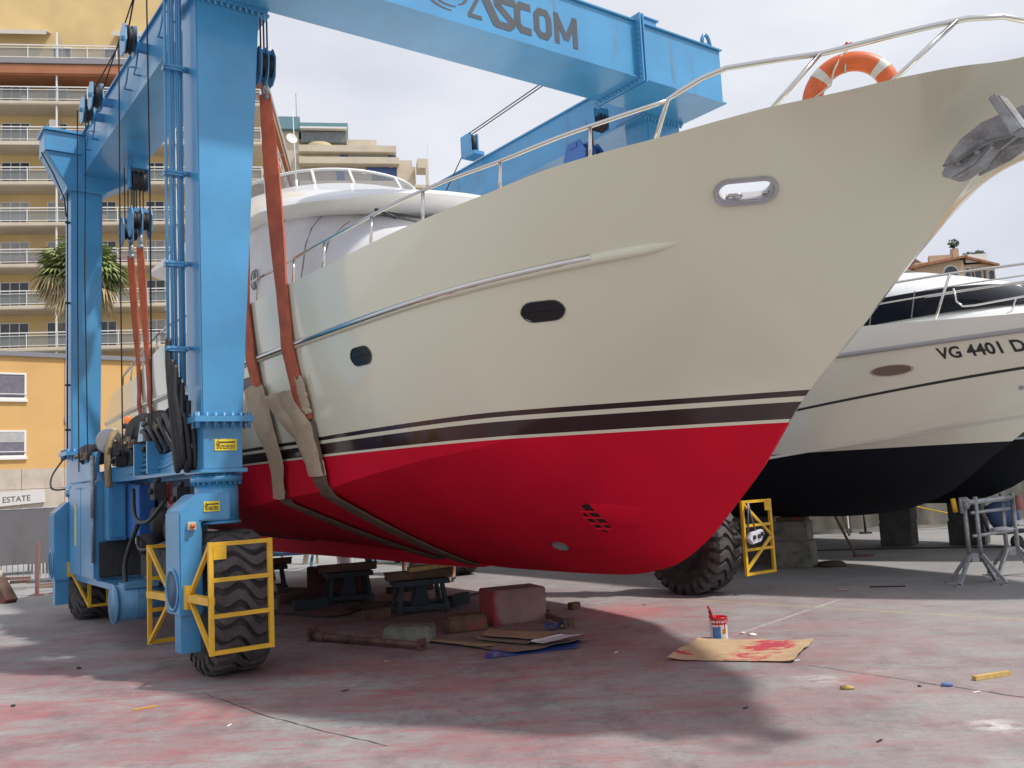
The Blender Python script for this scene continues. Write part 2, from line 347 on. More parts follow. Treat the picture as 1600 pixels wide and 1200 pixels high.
class Hull:
    def __init__(s, zk, cb, cz, sb, sz, f0, f1, k=0.6, p=1.12, e=None): s.zk, s.cb, s.cz, s.sb, s.sz, s.f0, s.f1, s.k, s.p, s.e = zk, cb, cz, sb, sz, f0, f1, k, p, e
    def lim(s, f):
        zk = s.zk(f); cz = max(s.cz(f), zk); cb = s.cb(f) if cz > zk + 1e-4 else 0.0; sz = max(s.sz(f), cz + 1e-3); sb = s.sb(f)
        return zk, cb, cz, sb, sz
    def kk(s, f): return s.k(f) if callable(s.k) else s.k
    def te(s, f, t): return t ** s.e(f) if s.e else t
    def b(s, f, z):
        zk, cb, cz, sb, sz = s.lim(f)
        if z >= cz:
            t = s.te(f, min(1, (z - cz) / (sz - cz))); return cb + (sb - cb) * t * (1 + s.kk(f) * (1 - t))
        if z <= zk: return 0
        return cb * ((z - zk) / (cz - zk)) ** (1 / s.p)
    def P(s, f, z): return Vector((f, -s.b(f, z), z))
    def frame(s, f, z, e=0.03):   # point, along, up, outward
        p = s.P(f, z); u = (s.P(f + e, z) - s.P(f - e, z)).normalized(); v = (s.P(f, z + e) - s.P(f, z - e)).normalized()
        n = v.cross(u).normalized()
        if n.y > 0: n = -n
        v = (v - u * v.dot(u)).normalized(); return p, u, v, n
    def mesh(s, fs, nb=7, nu=14, rim=0.07, deck=0.6):
        rings = []
        for f in fs:
            zk, cb, cz, sb, sz = s.lim(f); r = []
            for i in range(nb): t = i / nb; r.append((cb * t, zk + (cz - zk) * t ** s.p))
            for i in range(nu + 1): t = i / nu; q = s.te(f, t); r.append((cb + (sb - cb) * q * (1 + s.kk(f) * (1 - q)), cz + (sz - cz) * t))
            bi = max(sb - rim, 0); dz = max(sz - deck, zk + 0.02); dz = min(dz, sz - 0.005)
            r.append((bi, sz))
            for i in range(1, 7): z_ = sz + (dz - sz) * i / 6; r.append((min(bi, max(s.b(f, z_) - rim, 0)), z_))
            r.append((0, dz + 0.0))
            rings.append(r)
        bm = bmesh.new()
        for sg in (1, -1):
            vv = [[bm.verts.new((f, -sg * b_, z)) for b_, z in r] for f, r in zip(fs, rings)]
            for i in range(len(fs) - 1):
                for j in range(len(rings[0]) - 1): bm.faces.new((vv[i][j], vv[i][j + 1], vv[i + 1][j + 1], vv[i + 1][j]))
            n = len(rings[0]); bm.faces.new(vv[0]) if True else None
            bm.faces.new(vv[-1])
        bmesh.ops.remove_doubles(bm, verts=bm.verts, dist=0.0008)
        bmesh.ops.dissolve_degenerate(bm, edges=bm.edges, dist=0.0005)
        bmesh.ops.recalc_face_normals(bm, faces=bm.faces)
        for f_ in bm.faces: f_.smooth = True
        return bm

def zcolor_mat(name, bands, zexpr, rough_low=0.72, rough_hi=0.18, cut=0.0, streak=None):
    """bands: [(threshold, colour)] of painted waterline bands, low to high"""
    m = bpy.data.materials.new(name); m.use_nodes = True; t = m.node_tree; b = t.nodes['Principled BSDF']; N = t.nodes.new; L = t.links.new
    tcn = N('ShaderNodeTexCoord'); sx = N('ShaderNodeSeparateXYZ'); L(tcn.outputs['Object'], sx.inputs[0])
    z0, f0, off, sc = zexpr           # zz = (z - z0 - off*max(f-f0,0)) / (1 + sc*max(f-f0,0))
    def mth(op, a, c_):
        x = N('ShaderNodeMath'); x.operation = op
        for i, q in enumerate((a, c_)):
            if isinstance(q, (int, float)): x.inputs[i].default_value = q
            else: L(q, x.inputs[i])
        return x.outputs[0]
    ff = mth('MAXIMUM', mth('SUBTRACT', sx.outputs[0], f0), 0.0)
    zz = mth('DIVIDE', mth('SUBTRACT', mth('SUBTRACT', sx.outputs[2], z0), mth('MULTIPLY', ff, off)), mth('ADD', mth('MULTIPLY', ff, sc), 1.0))
    cur = None
    nz_ = N('ShaderNodeTexNoise'); nz_.inputs['Scale'].default_value = 1.3; nz_.inputs['Detail'].default_value = 7; L(tcn.outputs['Object'], nz_.inputs['Vector'])
    for th_, c_ in bands:
        x = N('ShaderNodeMixRGB'); x.inputs[2].default_value = (*c_, 1)
        if cur is None: x.inputs[0].default_value = 1.0
        else: L(cur, x.inputs[1]); L(mth('GREATER_THAN', zz, th_), x.inputs[0])
        cur = x.outputs[0]
    hs = N('ShaderNodeHueSaturation'); L(cur, hs.inputs['Color'])
    mr = N('ShaderNodeMapRange'); mr.inputs[1].default_value = 0.3; mr.inputs[2].default_value = 0.7; mr.inputs[3].default_value = 0.84; mr.inputs[4].default_value = 1.06
    L(nz_.outputs['Fac'], mr.inputs[0]); up0 = mth('GREATER_THAN', zz, cut); L(mth('ADD', mth('MULTIPLY', mr.outputs[0], mth('SUBTRACT', 1.0, up0)), up0), hs.inputs['Value']); L(hs.outputs[0], b.inputs['Base Color'])
    up = mth('GREATER_THAN', zz, cut)
    L(mth('ADD', mth('MULTIPLY', up, rough_hi - rough_low), rough_low), b.inputs['Roughness'])
    L(mth('MULTIPLY', up, 0.7), b.inputs['Coat Weight']); L(mth('ADD', mth('MULTIPLY', up, 0.3), 0.2), b.inputs['Specular IOR Level']); b.inputs['Coat Roughness'].default_value = 0.08
    n2 = N('ShaderNodeTexNoise'); n2.inputs['Scale'].default_value = 90; L(tcn.outputs['Object'], n2.inputs['Vector'])
    bp = N('ShaderNodeBump'); bp.inputs['Distance'].default_value = 0.004; L(mth('MULTIPLY', mth('SUBTRACT', 1.0, up), 0.5), bp.inputs['Strength']); L(n2.outputs['Fac'], bp.inputs['Height'])
    L(bp.outputs[0], b.inputs['Normal'])
    n3 = N('ShaderNodeTexNoise'); n3.inputs['Scale'].default_value = 0.9; n3.inputs['Detail'].default_value = 2; L(tcn.outputs['Object'], n3.inputs['Vector'])
    bp3 = N('ShaderNodeBump'); bp3.inputs['Distance'].default_value = 0.02; bp3.inputs['Strength'].default_value = 0.25; L(n3.outputs['Fac'], bp3.inputs['Height']); L(bp3.outputs[0], b.inputs['Coat Normal'])
    return m

def stadium(w_, h_, n=10):
    r = h_ / 2; c = w_ / 2 - r; P = []
    for k in range(n + 1): a = -math.pi / 2 + math.pi * k / n; P.append((c + r * math.cos(a), r * math.sin(a)))
    for k in range(n + 1): a = math.pi / 2 + math.pi * k / n; P.append((-c + r * math.cos(a), r * math.sin(a)))
    return P
def ringshape(mb, fr, outer, inner, h0, h1):     # a flat ring with thickness on a surface frame
    p, u, v, n = fr; k = len(outer)
    Q = lambda a, h: p + u * a[0] + v * a[1] + n * h
    vs = [Q(a, h0) for a in outer] + [Q(a, h1) for a in outer] + [Q(a, h1) for a in inner] + [Q(a, h0) for a in inner]
    fs = []
    for r_ in range(3):
        for i in range(k): j = (i + 1) % k; fs.append((r_ * k + i, r_ * k + j, (r_ + 1) * k + j, (r_ + 1) * k + i))
    mb.add(vs, fs)
def plate(mb, fr, outline, h0, h1):
    p, u, v, n = fr; mb.prism([p + u * a + v * b_ for a, b_ in outline], n * h0, n * h1)
def scaled(o, k, dw=0): return [(x - math.copysign(dw, x) if dw else x * k, y - math.copysign(dw, y) if dw else y * k) for x, y in o]
def strap(path, widths, wdirs, t):               # flat webbing along a path
    mb = MB(); rows = []
    pts = [Vector(p) for p in path]
    for i, p in enumerate(pts):
        a = pts[max(i - 1, 0)]; b_ = pts[min(i + 1, len(pts) - 1)]; d = (b_ - a).normalized(); wd = Vector(wdirs[i] if isinstance(wdirs, list) else wdirs); wd = (wd - d * wd.dot(d)).normalized()
        n = d.cross(wd); w2 = widths[i] / 2
        rows.append([p - wd * w2 - n * t / 2, p + wd * w2 - n * t / 2, p + wd * w2 + n * t / 2, p - wd * w2 + n * t / 2])
    vs = [q for r in rows for q in r]; fs = [(3, 2, 1, 0)]; m = len(rows)
    for i in range(m - 1):
        for k in range(4): fs.append((i * 4 + k, i * 4 + (k + 1) % 4, i * 4 + 4 + (k + 1) % 4, i * 4 + 4 + k))
    fs.append(tuple((m - 1) * 4 + k for k in range(4))); mb.add(vs, fs); return mb

# ------------------------------------------------------------------ the big motor yacht in the slings
Y1 = Hull(
    zk=pchip([(-6.2, 1.02), (-3, 0.96), (0, 0.88), (2, 0.78), (3.4, 0.712), (4.6, 0.717), (5.43, 0.738), (6.07, 0.85), (6.51, 1.075), (6.92, 1.428), (7.24, 1.732), (7.55, 2.115), (7.8, 2.376), (8.1, 2.64), (8.84, 3.283), (9.28, 3.70), (9.5, 3.89), (9.75, 4.08), (10.1, 4.185), (10.55, 4.24)]),
    cb=pchip([(-6.2, 2.35), (-2, 2.42), (0.95, 2.42), (2.2, 2.40), (3.2, 2.35), (3.73, 2.30), (4.8, 2.15), (5.9, 1.85), (6.25, 1.60), (6.65, 1.28), (7.05, 0.90), (7.35, 0.60), (7.75, 0.25), (8.1, 0.0)]),
    cz=pchip([(-6.2, 1.45), (-2, 1.48), (0.95, 1.58), (2.2, 1.684), (3.2, 1.75), (3.73, 1.825), (4.8, 1.967), (5.94, 2.104), (6.25, 2.19), (6.65, 2.32), (7.05, 2.395), (7.35, 2.455), (7.75, 2.53), (8.1, 2.60)]),
    sb=pchip([(-6.2, 2.50), (-4, 2.68), (0, 2.77), (3.6, 2.77), (4.5, 2.75), (5.5, 2.70), (6.2, 2.60), (6.74, 2.45), (7.3, 2.30), (7.77, 2.10), (8.14, 1.90), (8.52, 1.68), (8.83, 1.47), (9.2, 1.28), (9.54, 1.10), (9.74, 0.88), (9.92, 0.66), (10.1, 0.53), (10.3, 0.38), (10.45, 0.22), (10.55, 0.02)]),
    sz=pchip([(-6.2, 3.35), (-5.6, 3.66), (-5.1, 3.74), (-3.4, 3.75), (-2.6, 3.85), (-1.3, 4.02), (0, 4.0), (2, 3.95), (3.6, 3.94), (4.5, 3.94), (5.5, 3.955), (6.2, 3.98), (6.74, 4.02), (7.3, 4.06), (7.77, 4.085), (8.14, 4.105), (8.52, 4.14), (8.83, 4.17), (9.2, 4.165), (9.54, 4.17), (9.74, 4.20), (9.92, 4.215), (10.2, 4.23), (10.55, 4.25)]),
    f0=-6.2, f1=10.55, k=pchip([(6.3, 0.62), (7.2, 0.5), (8.0, 0.25), (8.7, 0.05), (9.4, 0.0)]), e=pchip([(7.8, 1.0), (8.6, 1.12), (9.3, 1.6), (9.8, 2.0)]))
yacht = empty('motor_yacht', M0, RZ, 'large cream motor yacht with red bottom and brown waterline bands, hanging in orange slings', 'yacht')
fs = [-6.2 + i * 0.3 for i in range(34)] + [4.0 + i * 0.14 for i in range(29)] + [8.06 + i * 0.06 for i in range(30)] + [9.86, 9.92, 9.98, 10.04, 10.1, 10.16, 10.22, 10.28, 10.34, 10.4, 10.45, 10.5, 10.55]
fs = sorted(set(round(f, 3) for f in fs))
CRM = (0.725, 0.712, 0.56); BRN = (0.030, 0.011, 0.012); REDC = (0.66, 0.004, 0.030)
hm = zcolor_mat('yacht_topsides', [(-9, REDC), (0.0, CRM), (0.022, BRN), (0.13, CRM), (0.163, BRN), (0.20, CRM)], (2.11, 3.0, 0.004, 0.055))
bm = Y1.mesh(fs); me = bpy.data.meshes.new('hull'); bm.to_mesh(me); bm.free(); me.materials.append(hm)
hull = new_mesh_obj('hull', me, yacht)
HW = (8.335, 3.745)
hf = Y1.frame(*HW); c_ = MB(); plate(c_, hf, stadium(0.40, 0.155, 12), -0.2, 0.2)
cut = c_.build('cutter', hm, yacht)
md = hull.modifiers.new('b', 'BOOLEAN'); md.object = cut; md.operation = 'DIFFERENCE'; md.solver = 'EXACT'
bake(hull); bpy.data.objects.remove(cut)
hull.data.set_sharp_from_angle(angle=R(12))
# keel strip under the aft body
k = MB(); prof = [(-6.0, 0.84), (-5.6, 0.69), (2.6, 0.695), (3.2, 0.74), (3.2, 0.80), (-6.0, 1.1)]
k.prism([L3(f, 0.10, z) for f, z in prof], (0, 0, 0), (0, 0.20, 0)); k.build('keel', REDP, yacht, bevel=0.02)
# rubbing strake
RUBP = pchip([(-6.2, 3.25), (-3.8, 3.265), (0, 3.28), (1.9, 3.30), (3.74, 3.31), (5.2, 3.33), (6.03, 3.354), (6.7, 3.40), (7.28, 3.435), (7.85, 3.48)])
for sg in (1, -1):
    mb = MB(); P = []
    for i in range(60):
        f = -6.15 + (7.28 + 6.15) * i / 59; z = RUBP(f); P.append(Vector((f, -sg * (Y1.b(f, z) + 0.012), z)))
    mb.tube(P, 0.030, 10); rs_ = mb.build('rubbing_strake', STEEL, yacht)
    mb = MB(); P = []; rr = []
    for i in range(80):
        f = -6.2 + (7.82 + 6.2) * i / 79; z = RUBP(f) - 0.002; P.append(Vector((f, -sg * (Y1.b(f, z) - 0.02), z))); rr.append(0.052 if f < 7.55 else max(0.004, 0.052 * math.sqrt(max(0, 1 - ((f - 7.55) / 0.275) ** 2))))
    mb.tube(P, rr, 12); mb.build('strake_moulding', CREAM, yacht)
# portholes
for f, z, w_ in ((6.74, 3.11, 0.42), (4.70, 3.01, 0.40), (2.02, 3.04, 0.40)):
    for sg in (1, -1):
        fr = Y1.frame(f, z)
        if sg < 0: fr = tuple(Vector((a.x, -a.y, a.z)) for a in fr)
        o = stadium(w_, 0.215, 9); i_ = scaled(o, 1, 0.022); mb = MB()
        ringshape(mb, fr, scaled(o, 1, -0.016), i_, -0.01, 0.007); ph = mb.build('porthole', mat('porthole_frame', (0.10, 0.10, 0.10), 0.3, 0.6), yacht)
        mb = MB(); plate(mb, fr, i_, -0.012, 0.002); mb.build('glass', GLASSD, ph)
fr = Y1.frame(2.15, 3.56); mb = MB(); o = stadium(0.30, 0.2, 8); ringshape(mb, fr, o, scaled(o, 0.72), -0.01, 0.02); mb.build('vent_ring', STEEL, yacht)
# fairlead in the bulwark
mb = MB(); o = stadium(0.462, 0.212, 12); i_ = stadium(0.392, 0.149, 12); ringshape(mb, hf, o, i_, -0.03, 0.028); fl = mb.build('fairlead', mat('fairlead_metal', (0.46, 0.45, 0.47), 0.4, 0.3, var=0.1), yacht, bevel=0.008)
mb = MB(); ringshape(mb, hf, i_, scaled(i_, 1, 0.004), -0.12, 0.0); mb.build('liner', mat('fairlead_metal', (0, 0, 0)), fl)
p, u, v, n = hf
for du, l_ in ((-0.075, 0.06), (0.155, 0.03)):
    mb = MB(); q = p + u * du - v * 0.062 - n * 0.05; mb.tube([q - u * l_, q - u * l_ * 0.6 + v * 0.012, q + u * l_ * 0.6 + v * 0.012, q + u * l_], [0.008, 0.014, 0.014, 0.008], 8); mb.cyl(q - v * 0.03, q + v * 0.01, 0.01, n=8); mb.build('mooring_cleat', STEEL, yacht)
# bow thruster grille and sounder on the red bottom
HO = [(5.965, 1.495), (6.03, 1.515), (6.05, 1.43), (5.99, 1.27), (5.92, 1.22), (5.88, 1.255), (5.89, 1.385)]
def on1(f, z, off): p, u, v, n = Y1.frame(f, z); return p + n * off
mb = MB(); cen = on1(5.965, 1.37, 0.004); mb.add([on1(f, z, 0.004) for f, z in HO] + [cen], [(i, (i + 1) % 7, 7) for i in range(7)]); tg = mb.build('thruster_opening', mat('tunnel_shade', (0.03, 0.004, 0.006), 0.9), yacht)  # flat patch painted with the tunnel's shade, no hole is cut
for q in (0.2, 0.42, 0.64, 0.84):
    z = 1.50 - 0.27 * q; fl_ = 5.95 - 0.03 * q - 0.06 * min(1, q * 2.5); fr_ = 6.055 - 0.10 * max(0, q - 0.3)
    mb = MB(); mb.bar(on1(fl_, z, 0.008), on1(fr_, z - 0.012, 0.008), 0.014, 0.016); mb.build('grille_bar', REDP, tg)
mb = MB(); mb.bar(on1(5.955, 1.50, 0.010), on1(5.95, 1.23, 0.010), 0.012, 0.014); mb.build('grille_bar', REDP, tg)
mb = MB(); rows = []
for i in range(15):
    t = i / 14; f = 6.04 + 0.46 * t; hh = 0.125 * (1 - t ** 2) ** 0.5 if t < 1 else 0; row = []
    for j in range(11): q = -1 + 0.2 * j; row.append(on1(f, 1.385 - 0.02 * t + hh * q, -0.004 + 0.026 * max(0, 1 - q * q) ** 0.7 * (1 - t) ** 0.8))
    rows.append(row)
mb.grid(rows); mb.build('thruster_fairing', REDP, yacht)
fr = Y1.frame(5.178, 1.078); o = [(0.085 * math.cos(2 * math.pi * i / 24), 0.075 * math.sin(2 * math.pi * i / 24)) for i in range(24)]; mb = MB(); plate(mb, fr, o, 0, 0.012); mb2 = MB(); ringshape(mb2, fr, scaled(o, 1.12), scaled(o, 0.98), 0, 0.014)
sp = mb.build('sounder_disc', mat('sounder_face', (0.38, 0.38, 0.40), 0.5, 0.2, var=0.15, vscale=40), yacht); mb2.build('rim', GREYM, sp)
# guard rail
def railpt(f): return L3(f, max(Y1.sb(min(f, 10.5)) - 0.09, 0.0), 0)
RT = pchip([(-1.3, 4.32), (3.4, 4.235), (5.1, 4.25), (6.8, 4.285), (7.6, 4.335), (8.1, 4.385), (8.27, 4.405)])
RT2 = pchip([(8.05, 4.37), (8.2, 4.44), (8.35, 4.50), (8.5, 4.53), (9.0, 4.53), (9.39, 4.548), (9.73, 4.575), (9.88, 4.562), (9.96, 4.53), (10.02, 4.50)])
for sg in (1, -1):
    mb = MB(); P = []
    for i in range(50):
        f = -1.3 + 9.42 * i / 49; p = railpt(f); P.append(Vector((f, p.y * sg, RT(f))))
    mb.tube(P, 0.017, 8); rl = mb.build('guard_rail', STEEL, yacht)
    mb = MB(); P = []
    for f, b_ in ((8.12, 1.80), (8.22, 1.75), (8.35, 1.68), (8.5, 1.60), (8.75, 1.40), (9.0, 1.18), (9.39, 0.95), (9.58, 0.80), (9.73, 0.68), (9.88, 0.52), (9.96, 0.38), (10.0, 0.22), (10.02, 0.0)):
        P.append(Vector((f, -b_ * sg, RT2(f))))
    P = [Vector((8.02, -1.86 * sg, 4.10))] + P
    mb.tube(P, 0.019, 8); mb.build('pulpit_rail', STEEL, yacht)
    for f in (1.2, 2.4, 3.45, 4.2, 5.15, 5.95, 6.8, 7.6):
        b_ = Y1.sb(f) - 0.07; mb = MB(); mb.tube([L3(f, sg * b_, Y1.sz(f) - 0.03), L3(f, sg * (b_ - 0.02), RT(f))], 0.015, 8); mb.build('stanchion', STEEL, yacht)
    for (fa, fb, bb) in ((8.75, 8.98, 1.2), (9.42, 9.68, 0.72)):
        mb = MB(); mb.tube([L3(fa, sg * (Y1.sb(fa) - 0.05), Y1.sz(fa) + 0.0), L3(fb, sg * bb, RT2(fb))], 0.017, 8); mb.build('stanchion', STEEL, yacht)
# superstructure lofts
def outline(front, back, hw, e=2.6, n=14, taper=0.0):
    P = []
    for i in range(n + 1):
        a = math.pi / 2 * i / n; x = math.cos(a) ** (2 / e); y = math.sin(a) ** (2 / e); L_ = min(hw * 1.5, 2.6)
        P.append((front - L_ + L_ * math.sin(a) ** (2 / e), hw * math.cos(a) ** (2 / e)))
    P = [(back, hw * (1 - taper))] + P
    return P + [(x, -y) for x, y in reversed(P[:-1])]
def slope_up(x, z): return z + 0.155 * max(0, 2.7 - max(x, -1.5)) * max(0.0, min(1.0, (z - 4.1) / 0.9)) * max(0.0, 1 - max(0, z - 5.5) / 0.7) if z > 4.1 else z
def loft(mb, levels, cap=True, closed=True, sl=False):
    rows = [[L3(x, y, slope_up(x, z) if sl else z) for x, y in outline(*a)] for z, a in levels]
    mb.grid(rows, closed=closed)
    if cap: mb.add(rows[-1], [tuple(range(len(rows[-1])))])
mb = MB(); loft(mb, [(3.3, (4.6, -4.2, 1.95)), (4.25, (4.2, -4.2, 1.92)), (4.65, (3.75, -4.2, 1.86)), (5.20, (2.65, -4.2, 1.84))], sl=True); mb.build('deckhouse', WHITE, yacht, sharp=35)
mb = MB(); loft(mb, [(3.3, (6.9, 3.2, 1.45)), (4.02, (6.7, 3.2, 1.35)), (4.2, (6.4, 3.2, 1.2)), (4.26, (6.0, 3.2, 0.9))]); mb.build('coachroof', WHITE, yacht, sharp=50)
# canvas cover over the raked windscreen and side windows
mb = MB(); rows = []
for z, a in [(4.28, (4.24, -2.2, 1.96)), (4.5, (3.98, -2.2, 1.95)), (4.75, (3.66, -2.2, 1.935)), (4.97, (3.2, -2.2, 1.92)), (5.16, (2.82, -2.2, 1.90))]:
    rows.append([L3(x, y, slope_up(x, z)) + Vector((0.02 * noise.noise(Vector((x * 2, y * 2, z * 2))), 0.03 * noise.noise(Vector((x * 1.7, y * 2, z * 3 + 9))), 0)) for x, y in outline(*a)])
mb.grid(rows); cv = mb.build('windscreen_cover', CANVAS, yacht)
mb = MB()
def seam(fr_, mb, sg=1):
    P = []
    for r in rows:
        half = r[:len(r) // 2 + 1] if sg > 0 else r[len(r) // 2:][::-1]
        for a_, b2 in zip(half, half[1:]):
            if (a_.x - fr_) * (b2.x - fr_) <= 0 and abs(a_.x - b2.x) > 1e-6: q = a_.lerp(b2, (fr_ - a_.x) / (b2.x - a_.x)); P.append(q + Vector((0.003, -0.008 * sg, 0))); break
    if len(P) > 1: mb.tube(P, 0.006, 5)
for f_ in (1.2, 1.94, 2.42): seam(f_, mb); seam(f_, mb, -1)
mb.tube([rows[4][10] + Vector((.01, -.01, 0)), rows[2][13] + Vector((.012, -.008, 0)), rows[0][15] + Vector((.012, -.008, 0))], 0.010, 5)
mb.build('seam', mat('seam_tape', (0.22, 0.19, 0.18), 0.8), cv)
# flybridge roof with forward brim
mb = MB(); lv = [(5.13, (3.05, -4.6, 1.88)), (5.18, (3.42, -4.6, 2.04)), (5.24, (3.50, -4.6, 2.09)), (5.30, (3.44, -4.6, 2.06)), (5.42, (2.9, -4.6, 1.96)), (5.95, (1.35, -4.4, 1.80)), (6.25, (0.62, -4.4, 1.70)), (6.28, (0.50, -4.4, 1.62))]
loft(mb, lv, sl=True); rows = [L3(x, y, slope_up(x, 5.13)) for x, y in outline(3.05, -4.6, 1.88)]; mb.add(rows, [tuple(range(len(rows)))]); mb.build('flybridge', WHITE, yacht, sharp=45)
lo = outline(0.52, -1.9, 1.64, 2.2); hi = outline(0.28, -1.9, 1.56, 2.2)
mb = MB(); mb.grid([[L3(x, y, 6.27) for x, y in lo], [L3(x * 1.0, y, 6.60) for x, y in hi]]); ws = mb.build('flybridge_screen', SMOKE, yacht)
mb = MB(); mb.tube([L3(x, y, 6.61) for x, y in hi], 0.026, 8); mb.tube([L3(x, y, 6.275) for x, y in lo], 0.03, 8)
for j in (1, 6, 10, 13, 17, 20, 24, 29): mb.tube([L3(*lo[j], 6.27), L3(*hi[j], 6.61)], 0.026, 6)
mb.build('screen_frame', WHITE, ws)
mb = MB(); mb.tube([L3(0.0, 1.15, 6.25), L3(-0.02, 1.17, 7.5)], [0.012, 0.004], 6); mb.cyl(L3(0, 1.15, 6.2), L3(0, 1.15, 6.4), 0.02, n=8); mb.build('whip_antenna', WHITE, yacht)
mb = MB(); mb.tube([L3(3.30, 1.45, 4.95), L3(3.55, 1.2, 4.86), L3(3.95, 0.6, 4.78)], 0.012, 6); mb.tube([L3(3.2, 1.55, 5.0), L3(3.42, 1.4, 4.86)], 0.022, 6); mb.build('wiper', INK, yacht)
# builder's oval emblem on the cabin side, aft of the slings
mb = MB()
for dx in (0.0, 0.09): mb.tube([L3(0.35 + dx + 0.08 * math.cos(a), 1.975, 4.72 + 0.13 * math.sin(a)) for a in [2 * math.pi * i / 20 for i in range(20)]], 0.010, 5, closed=True)
mb.build('emblem', GREYM, yacht)
mb = MB(); mb.box(-5.9, -4.0, -2.2, 2.2, 3.2, 3.9); mb.box(-6.6, -6.15, -2.1, 2.1, 2.2, 2.32); mb.build('aft_deck', CREAM, yacht, bevel=0.04)
mb = MB(); mb.tube([L3(-4.9, 2.5, 3.74), L3(-4.85, 2.5, 4.0), L3(-3.6, 2.55, 4.16), L3(-2.6, 2.6, 4.28), L3(-1.35, 2.65, 4.34)], 0.02, 8)
for f, z in ((-3.9, 4.12), (-3.1, 4.22), (-2.3, 4.29)): mb.tube([L3(f, 2.6, Y1.sz(f) - 0.02), L3(f, 2.57, z)], 0.016, 6)
mb.build('aft_rail', STEEL, yacht)
mb = MB(); mb.tube([L3(-5.2, 1.6, 5.35), L3(-4.6, 1.6, 5.9), L3(-3.9, 1.6, 6.1)], 0.05, 8); mb.tube([L3(-5.2, -1.6, 5.35), L3(-4.6, -1.6, 5.9), L3(-3.9, -1.6, 6.1)], 0.05, 8); mb.tube([L3(-3.9, 1.6, 6.1), L3(-3.9, 0, 6.2), L3(-3.9, -1.6, 6.1)], 0.05, 8); mb.build('radar_arch', WHITE, yacht)

# anchor stowed under the bow roller
anchor = empty('anchor', M0, RZ, 'grey galvanised plough anchor stowed against the stem of the cream yacht', 'anchor')
def plt(pts, s0, s1, name, m_=ANCH, bv=0.008):
    mb = MB(); mb.prism([L3(f, 0, z) for f, z in pts], (0, -s0, 0), (0, -s1, 0)); return mb.build(name, m_, anchor, bevel=bv)
def fluke(pts, s_, bulge, name):
    mb = MB(); n = len(pts); cx = sum(p[0] for p in pts) / n; cz = sum(p[1] for p in pts) / n
    a = [L3(f, s_, z) for f, z in pts]; b_ = [p + Vector((0, 0.028, 0)) for p in a]; mid = L3(cx + 0.02, s_ - bulge, cz + 0.015)
    inn = [p.lerp(mid, 0.30) + Vector((0, 0.0, 0)) for p in a]; vs = a + inn + b_ + [mid, mid + Vector((0, 0.03, 0))]; fs_ = []
    for i in range(n): j = (i + 1) % n; fs_ += [(i, j, n + j, n + i), (n + i, n + j, 3 * n), (2 * n + j, 2 * n + i, 3 * n + 1), (i, 2 * n + i, 2 * n + j, j)]
    mb.add(vs, fs_); return mb.build(name, ANCH, anchor, bevel=0.004)
fluke([(9.824, 3.905), (9.713, 3.893), (9.568, 3.832), (9.472, 3.745), (9.427, 3.688), (9.509, 3.690), (9.607, 3.722), (9.747, 3.752), (9.926, 3.751), (9.934, 3.819)], 0.62, 0.07, 'fluke')
fluke([(9.90, 3.76), (9.773, 3.709), (9.73, 3.690), (9.513, 3.648), (9.54, 3.70), (9.651, 3.815), (9.745, 3.845), (9.92, 3.86)], 0.32, -0.05, 'fluke')
plt([(9.444, 3.765), (9.362, 3.659), (9.442, 3.610), (9.482, 3.617), (9.61, 3.655), (9.727, 3.762), (9.69, 3.82), (9.525, 3.79)], 0.54, 0.38, 'crown', bv=0.014)
plt([(9.835, 3.985), (9.900, 3.985), (10.03, 3.711), (9.958, 3.690)], 0.78, 0.64, 'stock', bv=0.012)
plt([(9.869, 3.953), (9.925, 3.965), (9.995, 3.811), (9.939, 3.80)], 0.50, 0.34, 'stock_end', bv=0.01)
plt([(9.66, 3.80), (9.72, 3.73), (10.16, 3.93), (10.62, 4.17), (10.58, 4.23), (10.12, 4.0)], 0.47, 0.41, 'shank', bv=0.012)
for f_, z_ in ((9.50, 3.70), (9.63, 3.74)): mb = MB(); mb.cyl(L3(f_, 0.575, z_), L3(f_, 0.36, z_), 0.020, n=12); mb.build('pivot_bolt', GALV, anchor)
mb = MB(); mb.tube([L3(9.64, 0.46, 3.70), L3(9.60, 0.50, 3.72), L3(9.58, 0.53, 3.78), L3(9.62, 0.52, 3.84)], 0.018, 8); mb.build('tripping_ring', GALV, anchor)
mb = MB(); mb.hexa([(10.2, -0.16, 4.15), (10.80, -0.11, 4.20), (10.80, 0.11, 4.20), (10.2, 0.16, 4.15)], [(10.2, -0.18, 4.27), (10.82, -0.13, 4.30), (10.82, 0.13, 4.30), (10.2, 0.18, 4.27)]); mb.cyl(L3(10.70, 0.50, 4.2), L3(10.70, 0.10, 4.2), 0.05, n=16); mb.cyl(L3(10.75, 0.12, 4.2), L3(10.75, -0.12, 4.2), 0.055, n=16); mb.build('bow_platform', STEEL, yacht)

